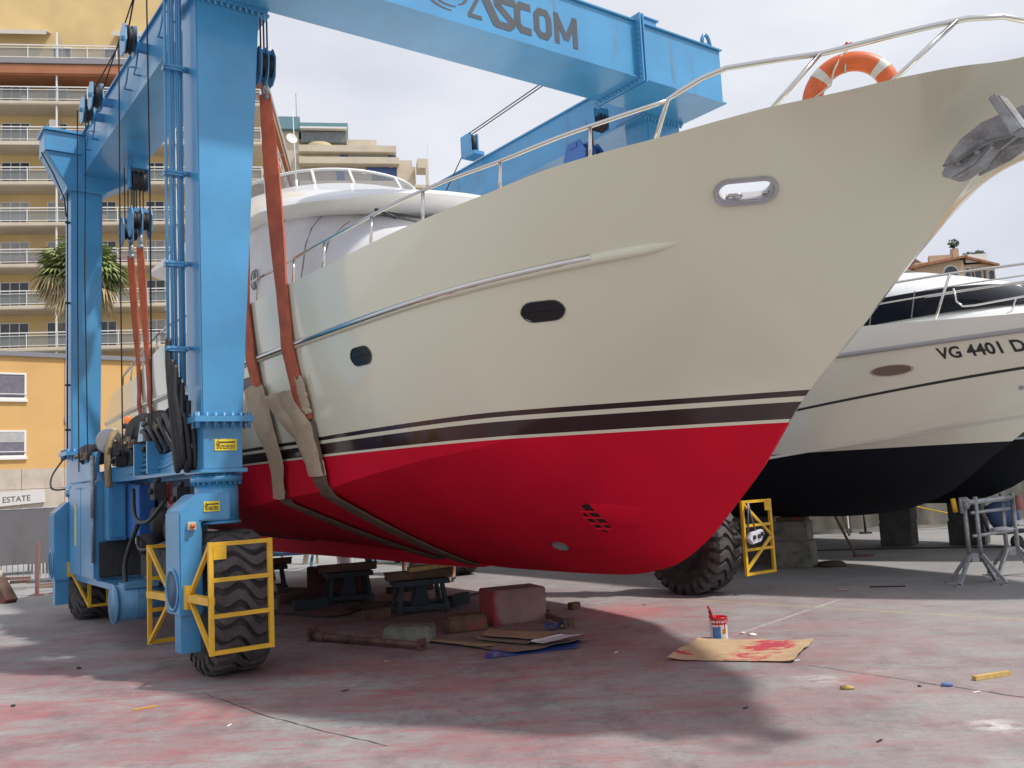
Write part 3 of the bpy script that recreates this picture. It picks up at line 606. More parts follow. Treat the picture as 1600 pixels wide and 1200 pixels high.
# life ring hung on the pulpit
lr = empty('life_ring', yard(8.97, 0.86, 4.285), RZ, 'orange life ring with pale reflective bands hung on the pulpit rail at the bow', 'life ring')
view = Vector((0.55, -0.83, -0.08)).normalized(); uu = Vector((0, 0, 1)).cross(view).normalized(); vv_ = view.cross(uu)
if vv_.z < 0: vv_ = -vv_
RR, rr_ = 0.262, 0.070
def tor(a0, a1, r2, n=20, m=12):
    rows = []
    for i in range(n + 1):
        a = a0 + (a1 - a0) * i / n; c = (uu * math.cos(a) + vv_ * math.sin(a))
        rows.append([c * (RR + r2 * math.cos(2 * math.pi * j / m)) + view * r2 * 0.85 * math.sin(2 * math.pi * j / m) for j in range(m)])
    return rows
mb = MB(); mb.grid(tor(0, 2 * math.pi, rr_, 56), closed=True); mb.build('ring_body', ORANGE, lr)
for a in (40, 135, 225, 315): mb = MB(); mb.grid(tor(R(a - 6.5), R(a + 6.5), rr_ + 0.002, 5), closed=True); mb.build('reflective_band', REFL, lr)
mb = MB(); rt = [uu * math.cos(a) * (RR + 0.075) + vv_ * math.sin(a) * (RR + 0.075) + view * 0.01 for a in [R(95 + 8 * i) for i in range(11)]]
mb.tube([vv_ * 0.375 + view * .02, uu * -0.10 + vv_ * 0.20 + view * 0.07, uu * -0.13 + vv_ * 0.10 + view * 0.07, uu * -0.25 + vv_ * 0.03 + view * 0.07], 0.007, 6)
mb.tube([vv_ * 0.375 + view * .02, uu * -0.03 + vv_ * 0.17 + view * 0.06], 0.007, 6)
mb.tube([uu * -0.33 + vv_ * -0.03 + view * 0.03, uu * -0.22 + vv_ * 0.01 + view * 0.075, uu * -0.15 + vv_ * 0.03 + view * 0.05], 0.010, 6)
mb.build('grab_line', ROPE, lr)
mb = MB(); mb.tube([vv_ * 0.355 + uu * 0.03, vv_ * 0.39 + view * 0.02, vv_ * 0.355 - uu * 0.03], 0.012, 6); mb.tube([vv_ * 0.375 + uu * -0.03, vv_ * 0.38 + uu * 0.035 + view * 0.02], 0.012, 6); mb.build('lashing', mat('red_cord', (0.5, 0.04, 0.03), 0.8), lr)

# ------------------------------------------------------------------ second yacht
Y2 = Hull(
    zk=pchip([(-6, 0.90), (2, 0.885), (3.1, 0.885), (4.27, 0.965), (5.13, 1.235), (5.85, 1.74), (6.14, 1.94), (6.6, 2.26), (7.4, 2.70), (8.4, 3.20), (9.2, 3.58)]),
    cb=pchip([(-6, 1.75), (2, 1.75), (4, 1.60), (5.2, 1.28), (6.0, 0.95), (6.8, 0.52), (7.6, 0.0)]),
    cz=pchip([(-6, 1.75), (2, 1.80), (4, 1.97), (5.2, 2.12), (6.0, 2.26), (6.8, 2.50), (7.6, 2.80)]),
    sb=pchip([(-6, 2.0), (4, 2.0), (5.2, 1.93), (6.2, 1.75), (7.3, 1.42), (8.2, 0.98), (8.9, 0.45), (9.2, 0.02)]),
    sz=pchip([(-6, 3.8), (3, 3.72), (5.1, 3.66), (6.2, 3.58), (7.3, 3.52), (8.4, 3.55), (9.2, 3.62)]),
    f0=-6, f1=9.2, k=0.45)
S2 = -6.9
y2 = empty('motor_yacht', yard(0, S2), RZ, 'white motor yacht with black bottom and registration letters, behind the bow of the cream yacht', 'yacht')
hm2 = zcolor_mat('second_yacht_topsides', [(-9, (0.010, 0.012, 0.020)), (0.0, (0.80, 0.77, 0.65)), (1.33, (0.86, 0.85, 0.80))], (1.95, 50.0, 0, 0), 0.7, 0.25)
bm = Y2.mesh([-6 + i * 0.4 for i in range(24)] + [3.5 + i * 0.12 for i in range(46)] + [9.1, 9.15, 9.2], rim=0.12, deck=0.06); me = bpy.data.meshes.new('hull'); bm.to_mesh(me); bm.free(); me.materials.append(hm2); me.set_sharp_from_angle(angle=R(14))
new_mesh_obj('hull', me, y2)
def band(H, fa, fb, zf, r, m_, name, par, n=60, flat=1.0, off=0.0):
    mb = MB(); mb.tube([Vector((f, -(H.b(f, zf(f)) + off), zf(f))) for f in [fa + (fb - fa) * i / n for i in range(n + 1)]], r, 8); return mb.build(name, m_, par)
band(Y2, -5, 8.9, pchip([(-5, 3.32), (5, 3.30), (7.3, 3.33), (8.9, 3.42)]), 0.035, mat('grey_rubbing_band', (0.36, 0.35, 0.36), 0.35, coat=0.3), 'rubbing_strake', y2)
def ribbon(H, fa, fb, zf, h, m_, name, par, n=50, off=0.004):
    mb = MB(); rows = []
    for i in range(n + 1):
        f = fa + (fb - fa) * i / n; z = zf(f); rows.append([H.P(f, z - h / 2) + Vector((0, -off, 0)), H.P(f, z + h / 2) + Vector((0, -off, 0))])
    mb.grid(rows); return mb.build(name, m_, par)
ribbon(Y2, -4, 8.3, lambda f: 2.615 + 0.095 * (f - 4.1), 0.034, INK, 'waterline_stripe', y2)
mb = MB(); rows = []
for i in range(60):
    f = 2.0 + 5.9 * i / 59; z = 2.02 + 0.10 * (f - 4.6) + (0.02 * (f - 5) ** 2 if f > 5 else 0); rows.append([Y2.P(f, z) + Vector((0, 0.005, 0)), Y2.P(f, z) + Vector((0, -0.035, 0.0)), Y2.P(f, z + 0.05) + Vector((0, 0.005, 0))])
mb.grid(rows); mb.build('spray_rail', mat('second_hull_cream', (0.64, 0.61, 0.54), 0.3, coat=0.4), y2, sharp=30)
for nm, f, z, w_, h_ in (('window', 5.43, 3.01, 0.56, 0.15),):
    fr = Y2.frame(f, z); o = [(w_ / 2 * math.cos(a), h_ / 2 * math.sin(a)  ) for a in [2 * math.pi * i / 28 for i in range(28)]]
    mb = MB(); ringshape(mb, fr, scaled(o, 1.06), scaled(o, 0.95), -0.005, 0.010); wn = mb.build('window', STEEL, y2); mb = MB(); plate(mb, fr, scaled(o, 0.95), -0.01, 0.003); mb.build('glass', mat('bronze_glass', (0.16, 0.12, 0.09), 0.15, coat=0.6), wn)
fr = Y2.frame(6.72, 2.64); mb = MB(); plate(mb, fr, [(0.03 * math.cos(a), 0.03 * math.sin(a)) for a in [2 * math.pi * i / 14 for i in range(14)]], 0, 0.02); mb.build('skin_fitting', GALV, y2)
fr = Y2.frame(4.25, 1.22); mb = MB(); plate(mb, fr, [(0.11 * math.cos(a), 0.11 * math.sin(a)) for a in [2 * math.pi * i / 18 for i in range(18)]], 0, 0.006); mb.build('thruster_opening', mat('tunnel_shade_black', (0.002, 0.002, 0.003), 0.9), y2)  # flat disc, near black to stand for the shade inside the tunnel
# registration letters laid on the topside
ZT = lambda x: 3.065 - 0.004 * x
def onhull(x, y, z): 
    f = 6.06 + x; p, u, v, n = Y2.frame(f, 3.085 + y); return p + n * (0.006 + z)
text_mesh('registration_letters', 'VG 4401 D', 0.20, INK, y2, onhull, bold=0.0055, space=1.03)
# superstructure
mb = MB(); loft(mb, [(3.4, (7.9, -4, 1.50)), (3.60, (7.65, -4, 1.43)), (3.70, (7.36, -4, 1.385)), (4.14, (6.45, -4, 1.22)), (4.22, (6.35, -4, 1.20)), (4.36, (5.95, -4, 1.10)), (4.55, (5.35, -4, 0.95)), (4.68, (4.7, -4, 0.75)), (4.74, (3.9, -4, 0.5))]); mb.build('superstructure', WHITE, y2, sharp=60)
wl = outline(7.38, -3, 1.415); wh = outline(6.52, -3, 1.265)
mb = MB(); n_ = len(wl) // 2
mb.grid([[L3(x, y, 3.725) for x, y in wl[:n_]], [L3(x * 0.5 + x2 * 0.5 + 0.01, y * 0.5 + y2_ * 0.5 + 0.01, 3.925) for (x, y), (x2, y2_) in zip(wl[:n_], wh[:n_])], [L3(x, y, 4.125) for x, y in wh[:n_]]]); wn = mb.build('side_windows', mat('tinted_side_glass', (0.006, 0.007, 0.011), 0.25, spec=0.08), y2)
for x in (4.2, 5.0, 5.65): mb = MB(); mb.bar(L3(x, 1.425, 3.73), L3(x, 1.275, 4.12), 0.012); mb.build('mullion', mat('dark_trim', (0.16, 0.16, 0.17), 0.4), wn)
mb = MB(); rows = []
for z, a in [(4.70, (4.9, 1, 0.72)), (4.86, (4.6, 1, 0.70))]: rows.append([L3(x, y, z) for x, y in outline(*a)])
mb.grid(rows); wsn = mb.build('flybridge_screen', SMOKE, y2); mb = MB(); mb.tube(rows[1], 0.015, 6); mb.build('screen_frame', WHITE, wsn)
mb = MB(); mb.tube([L3(4.55, 0.1, 4.75), L3(4.35, 0.1, 5.25)], [0.03, 0.012], 8); mb.build('mast', WHITE, y2)
# its rails
rb = lambda f: Y2.sb(f) - 0.10
tops = pchip([(2, 4.22), (5.5, 4.20), (6.2, 4.19), (7.3, 4.16), (8.9, 4.16)])
mb = MB(); mb.tube([L3(f, rb(f), tops(f)) for f in [3 + 6 * i / 30 for i in range(31)]], 0.018, 8); mb.build('guard_rail', STEEL, y2)
mb = MB(); mb.tube([L3(f, rb(f) + 0.01, tops(f) - 0.27 + 0.004 * (f - 4) ** 2) for f in [3 + 6 * i / 30 for i in range(31)]], 0.011, 6); mb.build('guard_rail', STEEL, y2)
mb = MB(); mb.tube([L3(f, rb(f) - 0.45, tops(f) - 0.20 + 0.02 * (f - 6)) for f in [5.8 + 3 * i / 12 for i in range(13)]], 0.011, 6); mb.tube([L3(f, rb(f) - 0.45, tops(f) - 0.10 + 0.02 * (f - 6)) for f in [5.8 + 3 * i / 12 for i in range(13)]], 0.011, 6); mb.build('guard_rail', STEEL, y2)
for fa, fb in ((6.12, 6.35), (4.3, 4.5), (7.9, 8.1)): mb = MB(); mb.tube([L3(fa, rb(fa) + 0.03, Y2.sz(fa) - 0.02), L3(fb, rb(fb), tops(fb))], 0.018, 8); mb.build('stanchion', STEEL, y2)
mb = MB(); mb.tube([L3(6.28, 1.42, 4.02), L3(6.29, 1.40, 3.84), L3(6.36, 1.38, 3.76), L3(6.5, 1.35, 3.75), L3(7.2, 1.15, 3.78), L3(7.8, 0.9, 3.8)], 0.014, 8)
for f in (6.9, 7.2): mb.tube([L3(f, 1.22, 3.6), L3(f + 0.06, 1.18, 3.78)], 0.012, 6)
mb.build('foredeck_rail', STEEL, y2)

# ------------------------------------------------------------------ third yacht, dark, mostly hidden
Y3 = Hull(zk=pchip([(-7, 0.88), (2.2, 0.865), (4, 1.5), (4.4, 2.2), (7, 3.6)]), cb=pchip([(-7, 1.9), (2, 1.8), (4, 1.0), (5.6, 0)]), cz=pchip([(-7, 1.8), (2, 1.9), (4, 2.3), (5.6, 2.9)]),
          sb=pchip([(-7, 2.1), (3, 2.05), (5, 1.5), (6.5, 0.6), (7, 0.02)]), sz=pchip([(-7, 2.9), (3, 3.0), (7, 3.3)]), f0=-7, f1=7)
y3 = empty('motor_yacht', yard(0.6, -11.3), RZ, 'all black yacht hull with thin white line, at the right edge behind the white yacht', 'yacht')
hm3 = zcolor_mat('third_yacht_topsides', [(-9, (0.008, 0.010, 0.014)), (0.0, (0.5, 0.55, 0.6)), (0.035, (0.015, 0.017, 0.022))], (2.03, 50.0, 0, 0), 0.75, 0.4)
bm = Y3.mesh([-7 + i * 0.4 for i in range(35)] + [7.0], rim=0.12, deck=0.06); me = bpy.data.meshes.new('hull'); bm.to_mesh(me); bm.free(); me.materials.append(hm3); me.set_sharp_from_angle(angle=R(20)); new_mesh_obj('hull', me, y3)
mb = MB(); loft(mb, [(2.9, (3.6, -5, 1.4)), (3.5, (2.4, -5, 1.25)), (3.7, (1.8, -5, 1.0))]); mb.build('deckhouse', WHITE, y3, sharp=50)

# ------------------------------------------------------------------ the boat hoist (travel lift)
lift = empty('boat_hoist', M0, RZ, 'tall blue four legged boat hoist on big rubber tyres straddling the cream yacht', 'boat hoist')
def bx(mb, f0, f1, s0, s1, z0, z1): return mb.box(f0, f1, -s1, -s0, z0, z1)
def bolts_plane(mb, pts, r, h, ax):
    for p in pts: p = Vector(p); mb.cyl(p, p + Vector(ax) * h, r, n=6)
LEGS = {'A': (3.07, 3.42), 'B': (-3.07, 3.50), 'C': (3.07, -3.42), 'D': (-3.07, -3.42)}
def make_leg(key, fc, sc):
    sg = 1 if sc > 0 else -1
    fr, bk = fc + 0.235, fc - 0.245
    # tapering box column: outboard face upright, inboard face leaning
    so = abs(sc) + 0.215
    si_lo, si_hi = so - 0.415, so - (0.69 if key in 'AC' else 0.46)
    zt = 7.03 if key in 'AC' else 6.72
    mb = MB()
    q = lambda f, s, z: L3(f, sg * s, z)
    lo = [q(bk, so, 2.56), q(fr, so, 2.56), q(fr, si_lo, 2.56), q(bk, si_lo, 2.56)]; hi = [q(bk, so, zt), q(fr, so, zt), q(fr, si_hi, zt), q(bk, si_hi, zt)]
    mb.hexa(lo, hi); o = mb.build('leg', BLUE, lift, bevel=0.012)
    mb = MB()
    for z_ in (3.9, 5.4):
        t_ = (z_ - 2.56) / (zt - 2.56); si_ = si_lo + (si_hi - si_lo) * t_; mb.tube([q(fr + 0.001, si_ + 0.01, z_), q(fr + 0.001, so - 0.01, z_)], 0.006, 6)
    # base flange with bolts
    mb = MB(); c0, c1 = si_lo - 0.09, so + 0.09
    bx(mb, bk - 0.07, fr + 0.08, *(sorted((sg * c0, sg * c1))), 2.50, 2.56)
    for i in range(7):
        s_ = c0 + 0.04 + (c1 - c0 - 0.08) * i / 6
        mb.cyl(q(fr + 0.045, s_, 2.44), q(fr + 0.045, s_, 2.60), 0.016, n=6)
    for i in range(5):
        f_ = bk + (fr - bk) * i / 4; mb.cyl(q(f_, c1 - 0.035, 2.44), q(f_, c1 - 0.035, 2.60), 0.016, n=6); mb.cyl(q(f_, c0 + 0.035, 2.44), q(f_, c0 + 0.035, 2.60), 0.016, n=6)
    mb.build('flange', BLUE, o)
    mb = MB(); bx(mb, bk + 0.01, fr - 0.01, *(sorted((sg * (si_lo + 0.01), sg * (so - 0.01)))), 2.03, 2.50)
    bx(mb, bk - 0.03, fr + 0.03, *(sorted((sg * (si_lo - 0.03), sg * (so + 0.03)))), 1.99, 2.03); mb.build('steering_box', BLUE, lift, bevel=0.006)
    cf, cs = fc, (si_lo + so) / 2
    mb = MB(); mb.cyl(q(cf, cs, 1.50), q(cf, cs, 1.92), 0.215, n=36); mb.cyl(q(cf, cs, 1.90), q(cf, cs, 1.96), 0.255, n=36); mb.cyl(q(cf, cs, 1.96), q(cf, cs, 1.99), 0.20, n=36)
    mb.cyl(q(cf, cs, 1.48), q(cf, cs, 1.505), 0.235, n=36)
    for i in range(22):
        a = 2 * math.pi * i / 22; mb.cyl(q(cf + 0.235 * math.cos(a), cs + 0.235 * math.sin(a), 1.87), q(cf + 0.235 * math.cos(a), cs + 0.235 * math.sin(a), 1.975), 0.013, n=6)
    mb.build('slewing_ring', BLUE, lift)
    # wheel fork: goose neck outboard of the tyre
    mb = MB(); fo = so + 0.24; ya = [q(0, cs + 0.21, 1.52), q(0, so + 0.03, 1.52), q(0, so + 0.015, 1.42), q(0, so + 0.015, 0.62), q(0, fo, 0.62), q(0, fo, 1.62), q(0, so + 0.06, 1.79), q(0, cs - 0.06, 1.79), q(0, cs - 0.06, 1.52)]
    if sg < 0: ya = ya
    hb, hf_ = fc - 0.24, fc + 0.235
    mb.prism(ya, (hb, 0, 0), (hf_, 0, 0)); fk = mb.build('wheel_fork', BLUE, lift, bevel=0.014)
    ctr = q(fc, fo + 0.001, 0.86); mb = MB(); mb.lathe(ctr, (0, -sg, 0), [(0.21, 0.004), (0.195, 0.006), (0.19, -0.0), (0.185, -0.0)], 32)
    mb.lathe(q(fc, fo + 0.004, 0.86), (0, -sg, 0), [(0.21, 0.0), (0.21, 0.012), (0.185, 0.012), (0.18, 0.002)], 32); mb.build('opening_rim', BLUE, fk)
    mb = MB(); mb.cyl(q(fc, fo - 0.002, 0.86), q(fc, fo + 0.006, 0.86), 0.183, n=32); mb.build('hub_recess_disc', mat('recess_shade_blue', (0.035, 0.10, 0.17), 0.6, var=0.2), fk)  # flat disc; the hollow's shade is put into its darker blue
    mb = MB(); bx(mb, fc - 0.02, fc + 0.19, *(sorted((sg * (so + 0.03), sg * (fo - 0.02)))), 0.26, 0.62); mb.cyl(q(fc, so + 0.1, 0.71), q(fc, cs, 0.71), 0.12, n=16); mb.build('axle_arm', BLUE, lift, bevel=0.006)
    return o, q, fr, so, si_lo, cs, fo
# tyre shared by the four wheels
def tyre_mesh():
    mb = MB(); prof = [(0.33, -0.17), (0.345, -0.20), (0.40, -0.235), (0.50, -0.275), (0.58, -0.283), (0.635, -0.272), (0.662, -0.245), (0.672, -0.12), (0.675, 0), (0.672, 0.12), (0.662, 0.245), (0.635, 0.272), (0.58, 0.283), (0.50, 0.275), (0.40, 0.235), (0.345, 0.20), (0.33, 0.17)]
    mb.lathe((0, 0, 0), (0, 1, 0), prof, 72)
    return mb
def lug_mesh():
    mb = MB(); n = 26; wd = 2 * math.pi / n * 0.31
    for k in range(n):
        a0 = 2 * math.pi * k / n; rows = []
        for i in range(13):
            y = -0.30 + 0.60 * i / 12; ph = 0.17 * (y / 0.3) + 0.085 * math.sin(2 * math.pi * y / 0.34)
            rt_ = 0.712 - 0.10 * max(0, (abs(y) - 0.22) / 0.08) ** 2 * 0.9; rb_ = rt_ - 0.06 - 0.02 * (abs(y) > 0.24)
            wk = wd * (1.0 if abs(y) < 0.27 else 0.85); row = []
            for (aa, rr__) in ((-wk * 1.15, rb_), (-wk * 0.92, rt_), (wk * 0.92, rt_), (wk * 1.15, rb_)):
                a = a0 + ph + aa; row.append(Vector((rr__ * math.sin(a), y, rr__ * math.cos(a))))
            rows.append(row)
        vs = [q for r in rows for q in r]; fs_ = []
        for i in range(12):
            for j in range(3): fs_.append((i * 4 + j, i * 4 + j + 1, (i + 1) * 4 + j + 1, (i + 1) * 4 + j))
        fs_ += [(0, 1, 2, 3), tuple(48 + j for j in (3, 2, 1, 0))]; mb.add(vs, fs_)
    return mb
tyre0 = tyre_mesh().build('tyre', RUB, None); lug0 = lug_mesh().build('tread', RUBT, tyre0)
def rim_mesh():
    mb = MB(); mb.lathe((0, 0, 0), (0, 1, 0), [(0.34, -0.20), (0.345, -0.185), (0.32, -0.17), (0.28, -0.10), (0.17, -0.08), (0.13, -0.12), (0.0, -0.13)], 40)
    mb.lathe((0, 0, 0), (0, 1, 0), [(0.34, 0.20), (0.345, 0.185), (0.32, 0.17), (0.28, 0.10), (0.17, 0.08), (0.13, 0.12), (0.0, 0.13)], 40)
    for sg in (1, -1):
        for i in range(10): a = 2 * math.pi * i / 10; mb.cyl((0.225 * math.cos(a), sg * 0.07, 0.225 * math.sin(a)), (0.225 * math.cos(a), sg * 0.125, 0.225 * math.sin(a)), 0.018, n=6)
    return mb
rim0 = rim_mesh().build('rim', mat('rim_dark', (0.05, 0.06, 0.075), 0.6, 0.2, var=0.3), None)
def wheel(f, s, first, rz=0):
    w_ = bpy.data.objects.new('wheel', None); col.objects.link(w_); w_.parent = lift; w_.location = L3(f, s, 0.70); w_.rotation_euler = (0, rnd.uniform(0, 1), rz)
    if first: a, b_, c_ = tyre0, lug0, rim0
    else: a, b_, c_ = tyre0.copy(), lug0.copy(), rim0.copy(); [col.objects.link(x) for x in (a, b_, c_)]
    a.parent = w_; c_.parent = w_; b_.parent = w_
for i, (f, s, rz) in enumerate(((3.07, 3.345, 0), (-3.07, 3.36, 0), (3.07, -3.50, R(4)), (-2.95, -3.25, R(-8)))): wheel(f, s, i == 0, rz)
LG = {k_: make_leg(k_, *v_) for k_, v_ in LEGS.items()}
# labels on the near leg
def label_plate(parent, f, s, z, w_, h_, lines=True):
    mb = MB(); mb.box(f, f + 0.004, -s - w_ / 2, -s + w_ / 2, z - h_ / 2, z + h_ / 2); o = mb.build('warning_label', YLAB, parent)
    mb = MB(); x = f + 0.0065
    def bar_(y0, y1, z0, z1): mb.box(x - 0.002, x, -s + y0, -s + y1, z + z0, z + z1)
    bar_(-w_ * .28, w_ * .42, h_ * .16, h_ * .28); bar_(-w_ * .42, w_ * .42, -h_ * .12, -h_ * .05) if False else None
    mb2 = MB(); r_ = random.Random(int(z * 100)); 
    for zz in (-0.05, -0.18, -0.31):
        y = -w_ * .42
        while y < w_ * .40:
            l_ = r_.uniform(.02, .05); mb.box(x - 0.002, x, -s + y, -s + min(y + l_, w_ * .42), z + h_ * zz - 0.0035, z + h_ * zz + 0.0035); y += l_ + 0.008
    tz = z + h_ * .22; ty = -s - w_ * .36; e = h_ * .15
    mb.bar((x, ty - e, tz - e), (x, ty, tz + e), 0.005); mb.bar((x, ty, tz + e), (x, ty + e, tz - e), 0.005); mb.bar((x, ty - e, tz - e), (x, ty + e, tz - e), 0.005)
    mb.build('label_print', INK, o)
label_plate(lift, 3.298, 3.40, 2.27, 0.225, 0.115)
label_plate(lift, 3.31, 3.555, 1.66, 0.16, 0.10)
mb = MB(); mb.box(3.305, 3.345, -3.80, -3.72, 1.44, 1.52); es = mb.build('stop_button_box', mat('switch_box', (0.55, 0.52, 0.42), 0.6), lift, bevel=0.006); mb = MB(); mb.cyl((3.345, -3.76, 1.48), (3.372, -3.76, 1.48), 0.024, n=14); mb.build('stop_button', mat('stop_red', (0.55, 0.12, 0.02), 0.4), es)
# main crossbeam
CB0, CB1, CZ0, CZ1 = 3.33, 4.14, 7.05, 7.83
mb = MB(); bx(mb, CB0, CB1, -3.68, 3.85, CZ0, CZ1); xb = mb.build('crossbeam', BLUE, lift, bevel=0.006)
mb = MB()
for z0, z1 in ((CZ1, CZ1 + 0.02),): bx(mb, CB0 - 0.03, CB1 + 0.035, -3.70, 3.87, z0, z1)
bx(mb, CB0 - 0.02, CB1 + 0.03, -3.72, 3.87, CZ0 - 0.018, CZ0); mb.build('flange_plate', BLUE, xb)
mb = MB()
for s_ in (-1.98, -2.035):
    bx(mb, CB0 - 0.10, CB1 + 0.11, s_ - 0.011, s_ + 0.011, CZ0 - 0.09, CZ1 + 0.09)
for i in range(12):
    f_ = CB0 - 0.04 + (CB1 - CB0 + 0.08) * i / 11; mb.cyl(L3(f_, -1.95, CZ0 - 0.055), L3(f_, -2.07, CZ0 - 0.055), 0.014, n=6)
for i in range(11):
    z_ = CZ0 - 0.02 + (CZ1 - CZ0) * i / 10; mb.cyl(L3(CB1 + 0.065, -1.95, z_), L3(CB1 + 0.065, -2.07, z_), 0.014, n=6)
mb.build('splice_flange', BLUE, xb)
mb = MB(); ey = [(0.14 * math.cos(a), 0.12 + 0.09 * math.sin(a)) for a in [math.pi * i / 10 for i in range(11)]]; ey = [(0.10, 0.0)] + [(0.085 * math.cos(math.pi * i / 10), 0.10 + 0.085 * math.sin(math.pi * i / 10)) for i in range(11)] + [(-0.10, 0.0)]
for s_ in (-3.42,):
    outer = [L3(CB1 - 0.02, s_ + a, CZ1 + 0.02 + b_) for a, b_ in ey]
    cc = [(0.03 * math.cos(2 * math.pi * i / 12), 0.105 + 0.03 * math.sin(2 * math.pi * i / 12)) for i in range(12)]
    mb.tube([L3(CB1 - 0.02, s_ + a, CZ1 + 0.02 + b_) for a, b_ in [(-0.09, 0.0), (-0.07, 0.11), (-0.04, 0.165), (0, 0.18), (0.04, 0.165), (0.07, 0.11), (0.09, 0.0)]], 0.028, 6)
    mb.bar(L3(CB1 - 0.02, s_ - 0.09, CZ1 + 0.04), L3(CB1 - 0.02, s_ + 0.09, CZ1 + 0.04), 0.03, 0.05)
mb.build('lifting_eye', BLUE, xb)
# lettering and emblem on the beam face
def glyph_strokes(strokes, x0, z0, w_, h_, t, name):
    mb = MB(); tl = t; q_ = 0
    for s_ in strokes:
        t = tl[q_] if isinstance(tl, tuple) else tl; q_ += 1
        P = [(x0 + x * w_, z0 + y * h_) for x, y in s_]; n = len(P)
        for i in range(n - 1):
            a = Vector((P[i][0], P[i][1])); b_ = Vector((P[i + 1][0], P[i + 1][1])); d = (b_ - a).normalized()
            pd = Vector((P[i][0] - P[i - 1][0], P[i][1] - P[i - 1][1])).normalized() if i > 0 else d
            nd = Vector((P[i + 2][0] - P[i + 1][0], P[i + 2][1] - P[i + 1][1])).normalized() if i < n - 2 else d
            def mit(d1, d2):
                nn = (Vector((-d1.y, d1.x)) + Vector((-d2.y, d2.x))).normalized(); k_ = max(0.5, nn.dot(Vector((-d.y, d.x)))); return nn * (t / 2 / k_)
            m1 = mit(pd, d); m2 = mit(d, nd); x_ = CB1 + 0.003 + 0.0006 * q_ + 0.0002 * (i % 3)
            mb.add([(x_, a.x - m1.x, a.y - m1.y), (x_, b_.x - m2.x, b_.y - m2.y), (x_, b_.x + m2.x, b_.y + m2.y), (x_, a.x + m1.x, a.y + m1.y)], [(0, 1, 2, 3)])
    return mb.build(name, DGREY, xb, fix=False)
th_ = 0.105
gz, gh = 7.19, 0.31
# y increases to port here, which is the reading direction
glyph_strokes([[(0.03, 0.0), (0.50, 1.15)], [(0.0, 0.0), (0.46, 0.0)], [(0.50, 1.12), (0.97, -0.05)]], -0.745, gz, 0.43, gh, (0.045, 0.05, 0.12), 'letter')
glyph_strokes([[(1.15, 1.03), (0.28, 1.03), (0.12, 0.88), (0.14, 0.78), (0.88, 0.26), (0.88, 0.10), (0.72, -0.02), (-0.02, -0.02)]], -0.35, gz + 0.0, 0.27, gh, 0.095, 'letter')
glyph_strokes([[(1.0, 1.0), (0.3, 1.0), (0.05, 0.8), (0.05, 0.2), (0.3, 0.0), (1.0, 0.0)]], -0.03, gz + 0.02, 0.22, gh, 0.095, 'letter')
glyph_strokes([[(0.3, 1.0), (0.75, 1.0), (0.97, 0.8), (0.97, 0.2), (0.75, 0.0), (0.3, 0.0), (0.05, 0.2), (0.05, 0.8), (0.3, 1.0), (0.5, 1.0)]], 0.265, gz + 0.025, 0.21, gh, 0.09, 'letter')
glyph_strokes([[(0.06, -0.16), (0.06, 1.16)], [(0.04, 1.1), (0.50, 0.1)], [(0.50, 0.1), (0.96, 1.1)], [(0.94, 1.16), (0.94, -0.16)]], 0.575, gz + 0.035, 0.34, gh, 0.078, 'letter')
mb = MB()
def arc(r0, a0, a1, t, cx=-1.0, cz=7.40, sq=0.62):
    n = 22; vs = []
    for i in range(n + 1):
        a = R(a0 + (a1 - a0) * i / n); tt = t * (0.35 + 0.65 * math.sin(math.pi * i / n))
        for rr__ in (r0 - tt / 2, r0 + tt / 2): vs.append((CB1 + 0.003, cx + rr__ * math.cos(a), cz + sq * rr__ * math.sin(a)))
    mb.add(vs, [(2 * i, 2 * i + 1, 2 * i + 3, 2 * i + 2) for i in range(n)])
arc(0.36, 190, 275, 0.05); arc(0.27, 175, 290, 0.045); arc(0.36, 20, 80, 0.05); arc(0.24, 300, 385, 0.04)
mb.add([(CB1 + 0.003, -1.12, 7.44), (CB1 + 0.003, -0.74, 7.36), (CB1 + 0.003, -0.80, 7.47), (CB1 + 0.003, -0.95, 7.50)], [(0, 1, 2, 3)])
mb.build('emblem', DGREY, xb, fix=False)
# side beams
def side_beam(s0, s1, f0, f1, sgn):
    mb = MB(); bx(mb, f0, f1, s0, s1, 7.0, 7.68); o = mb.build('side_beam', BLUE, lift, bevel=0.006)
    for z_ in (7.68, 6.975): mb = MB(); bx(mb, f0 - 0.01, f1 - 0.01, s0 - 0.03, s1 + 0.03, z_, z_ + 0.025); mb.build('flange_plate', BLUE, o)
    return o
sbA = side_beam(2.86, 3.52, -3.35, 3.32, 1); sbC = side_beam(-3.52, -2.86, -3.35, 3.32, -1)
# knee heads on the rear legs
for sg in (1, -1):
    ce = 3.50 if sg > 0 else 3.42
    mb = MB(); pr = [L3(0, sg * s_, z) for s_, z in ((4.10, 7.62), (4.10, 7.32), (ce + 0.25, 6.70), (ce - 0.25, 6.70), (2.75, 7.0), (2.75, 7.62))]
    mb.prism(pr, (-3.34, 0, 0), (-2.83, 0, 0)); kh = mb.build('knee', BLUE, lift, bevel=0.008)
    mb = MB(); bx(mb, -3.37, -2.79, *sorted((sg * 2.84, sg * 4.13)), 7.62, 7.66); bx(mb, -3.37, -2.79, *sorted((sg * 4.10, sg * 3.58)), 7.29, 7.32); bx(mb, -3.38, -2.78, *sorted((sg * (ce + 0.29), sg * (ce - 0.29))), 6.68, 6.73); mb.build('flange_plate', BLUE, kh)
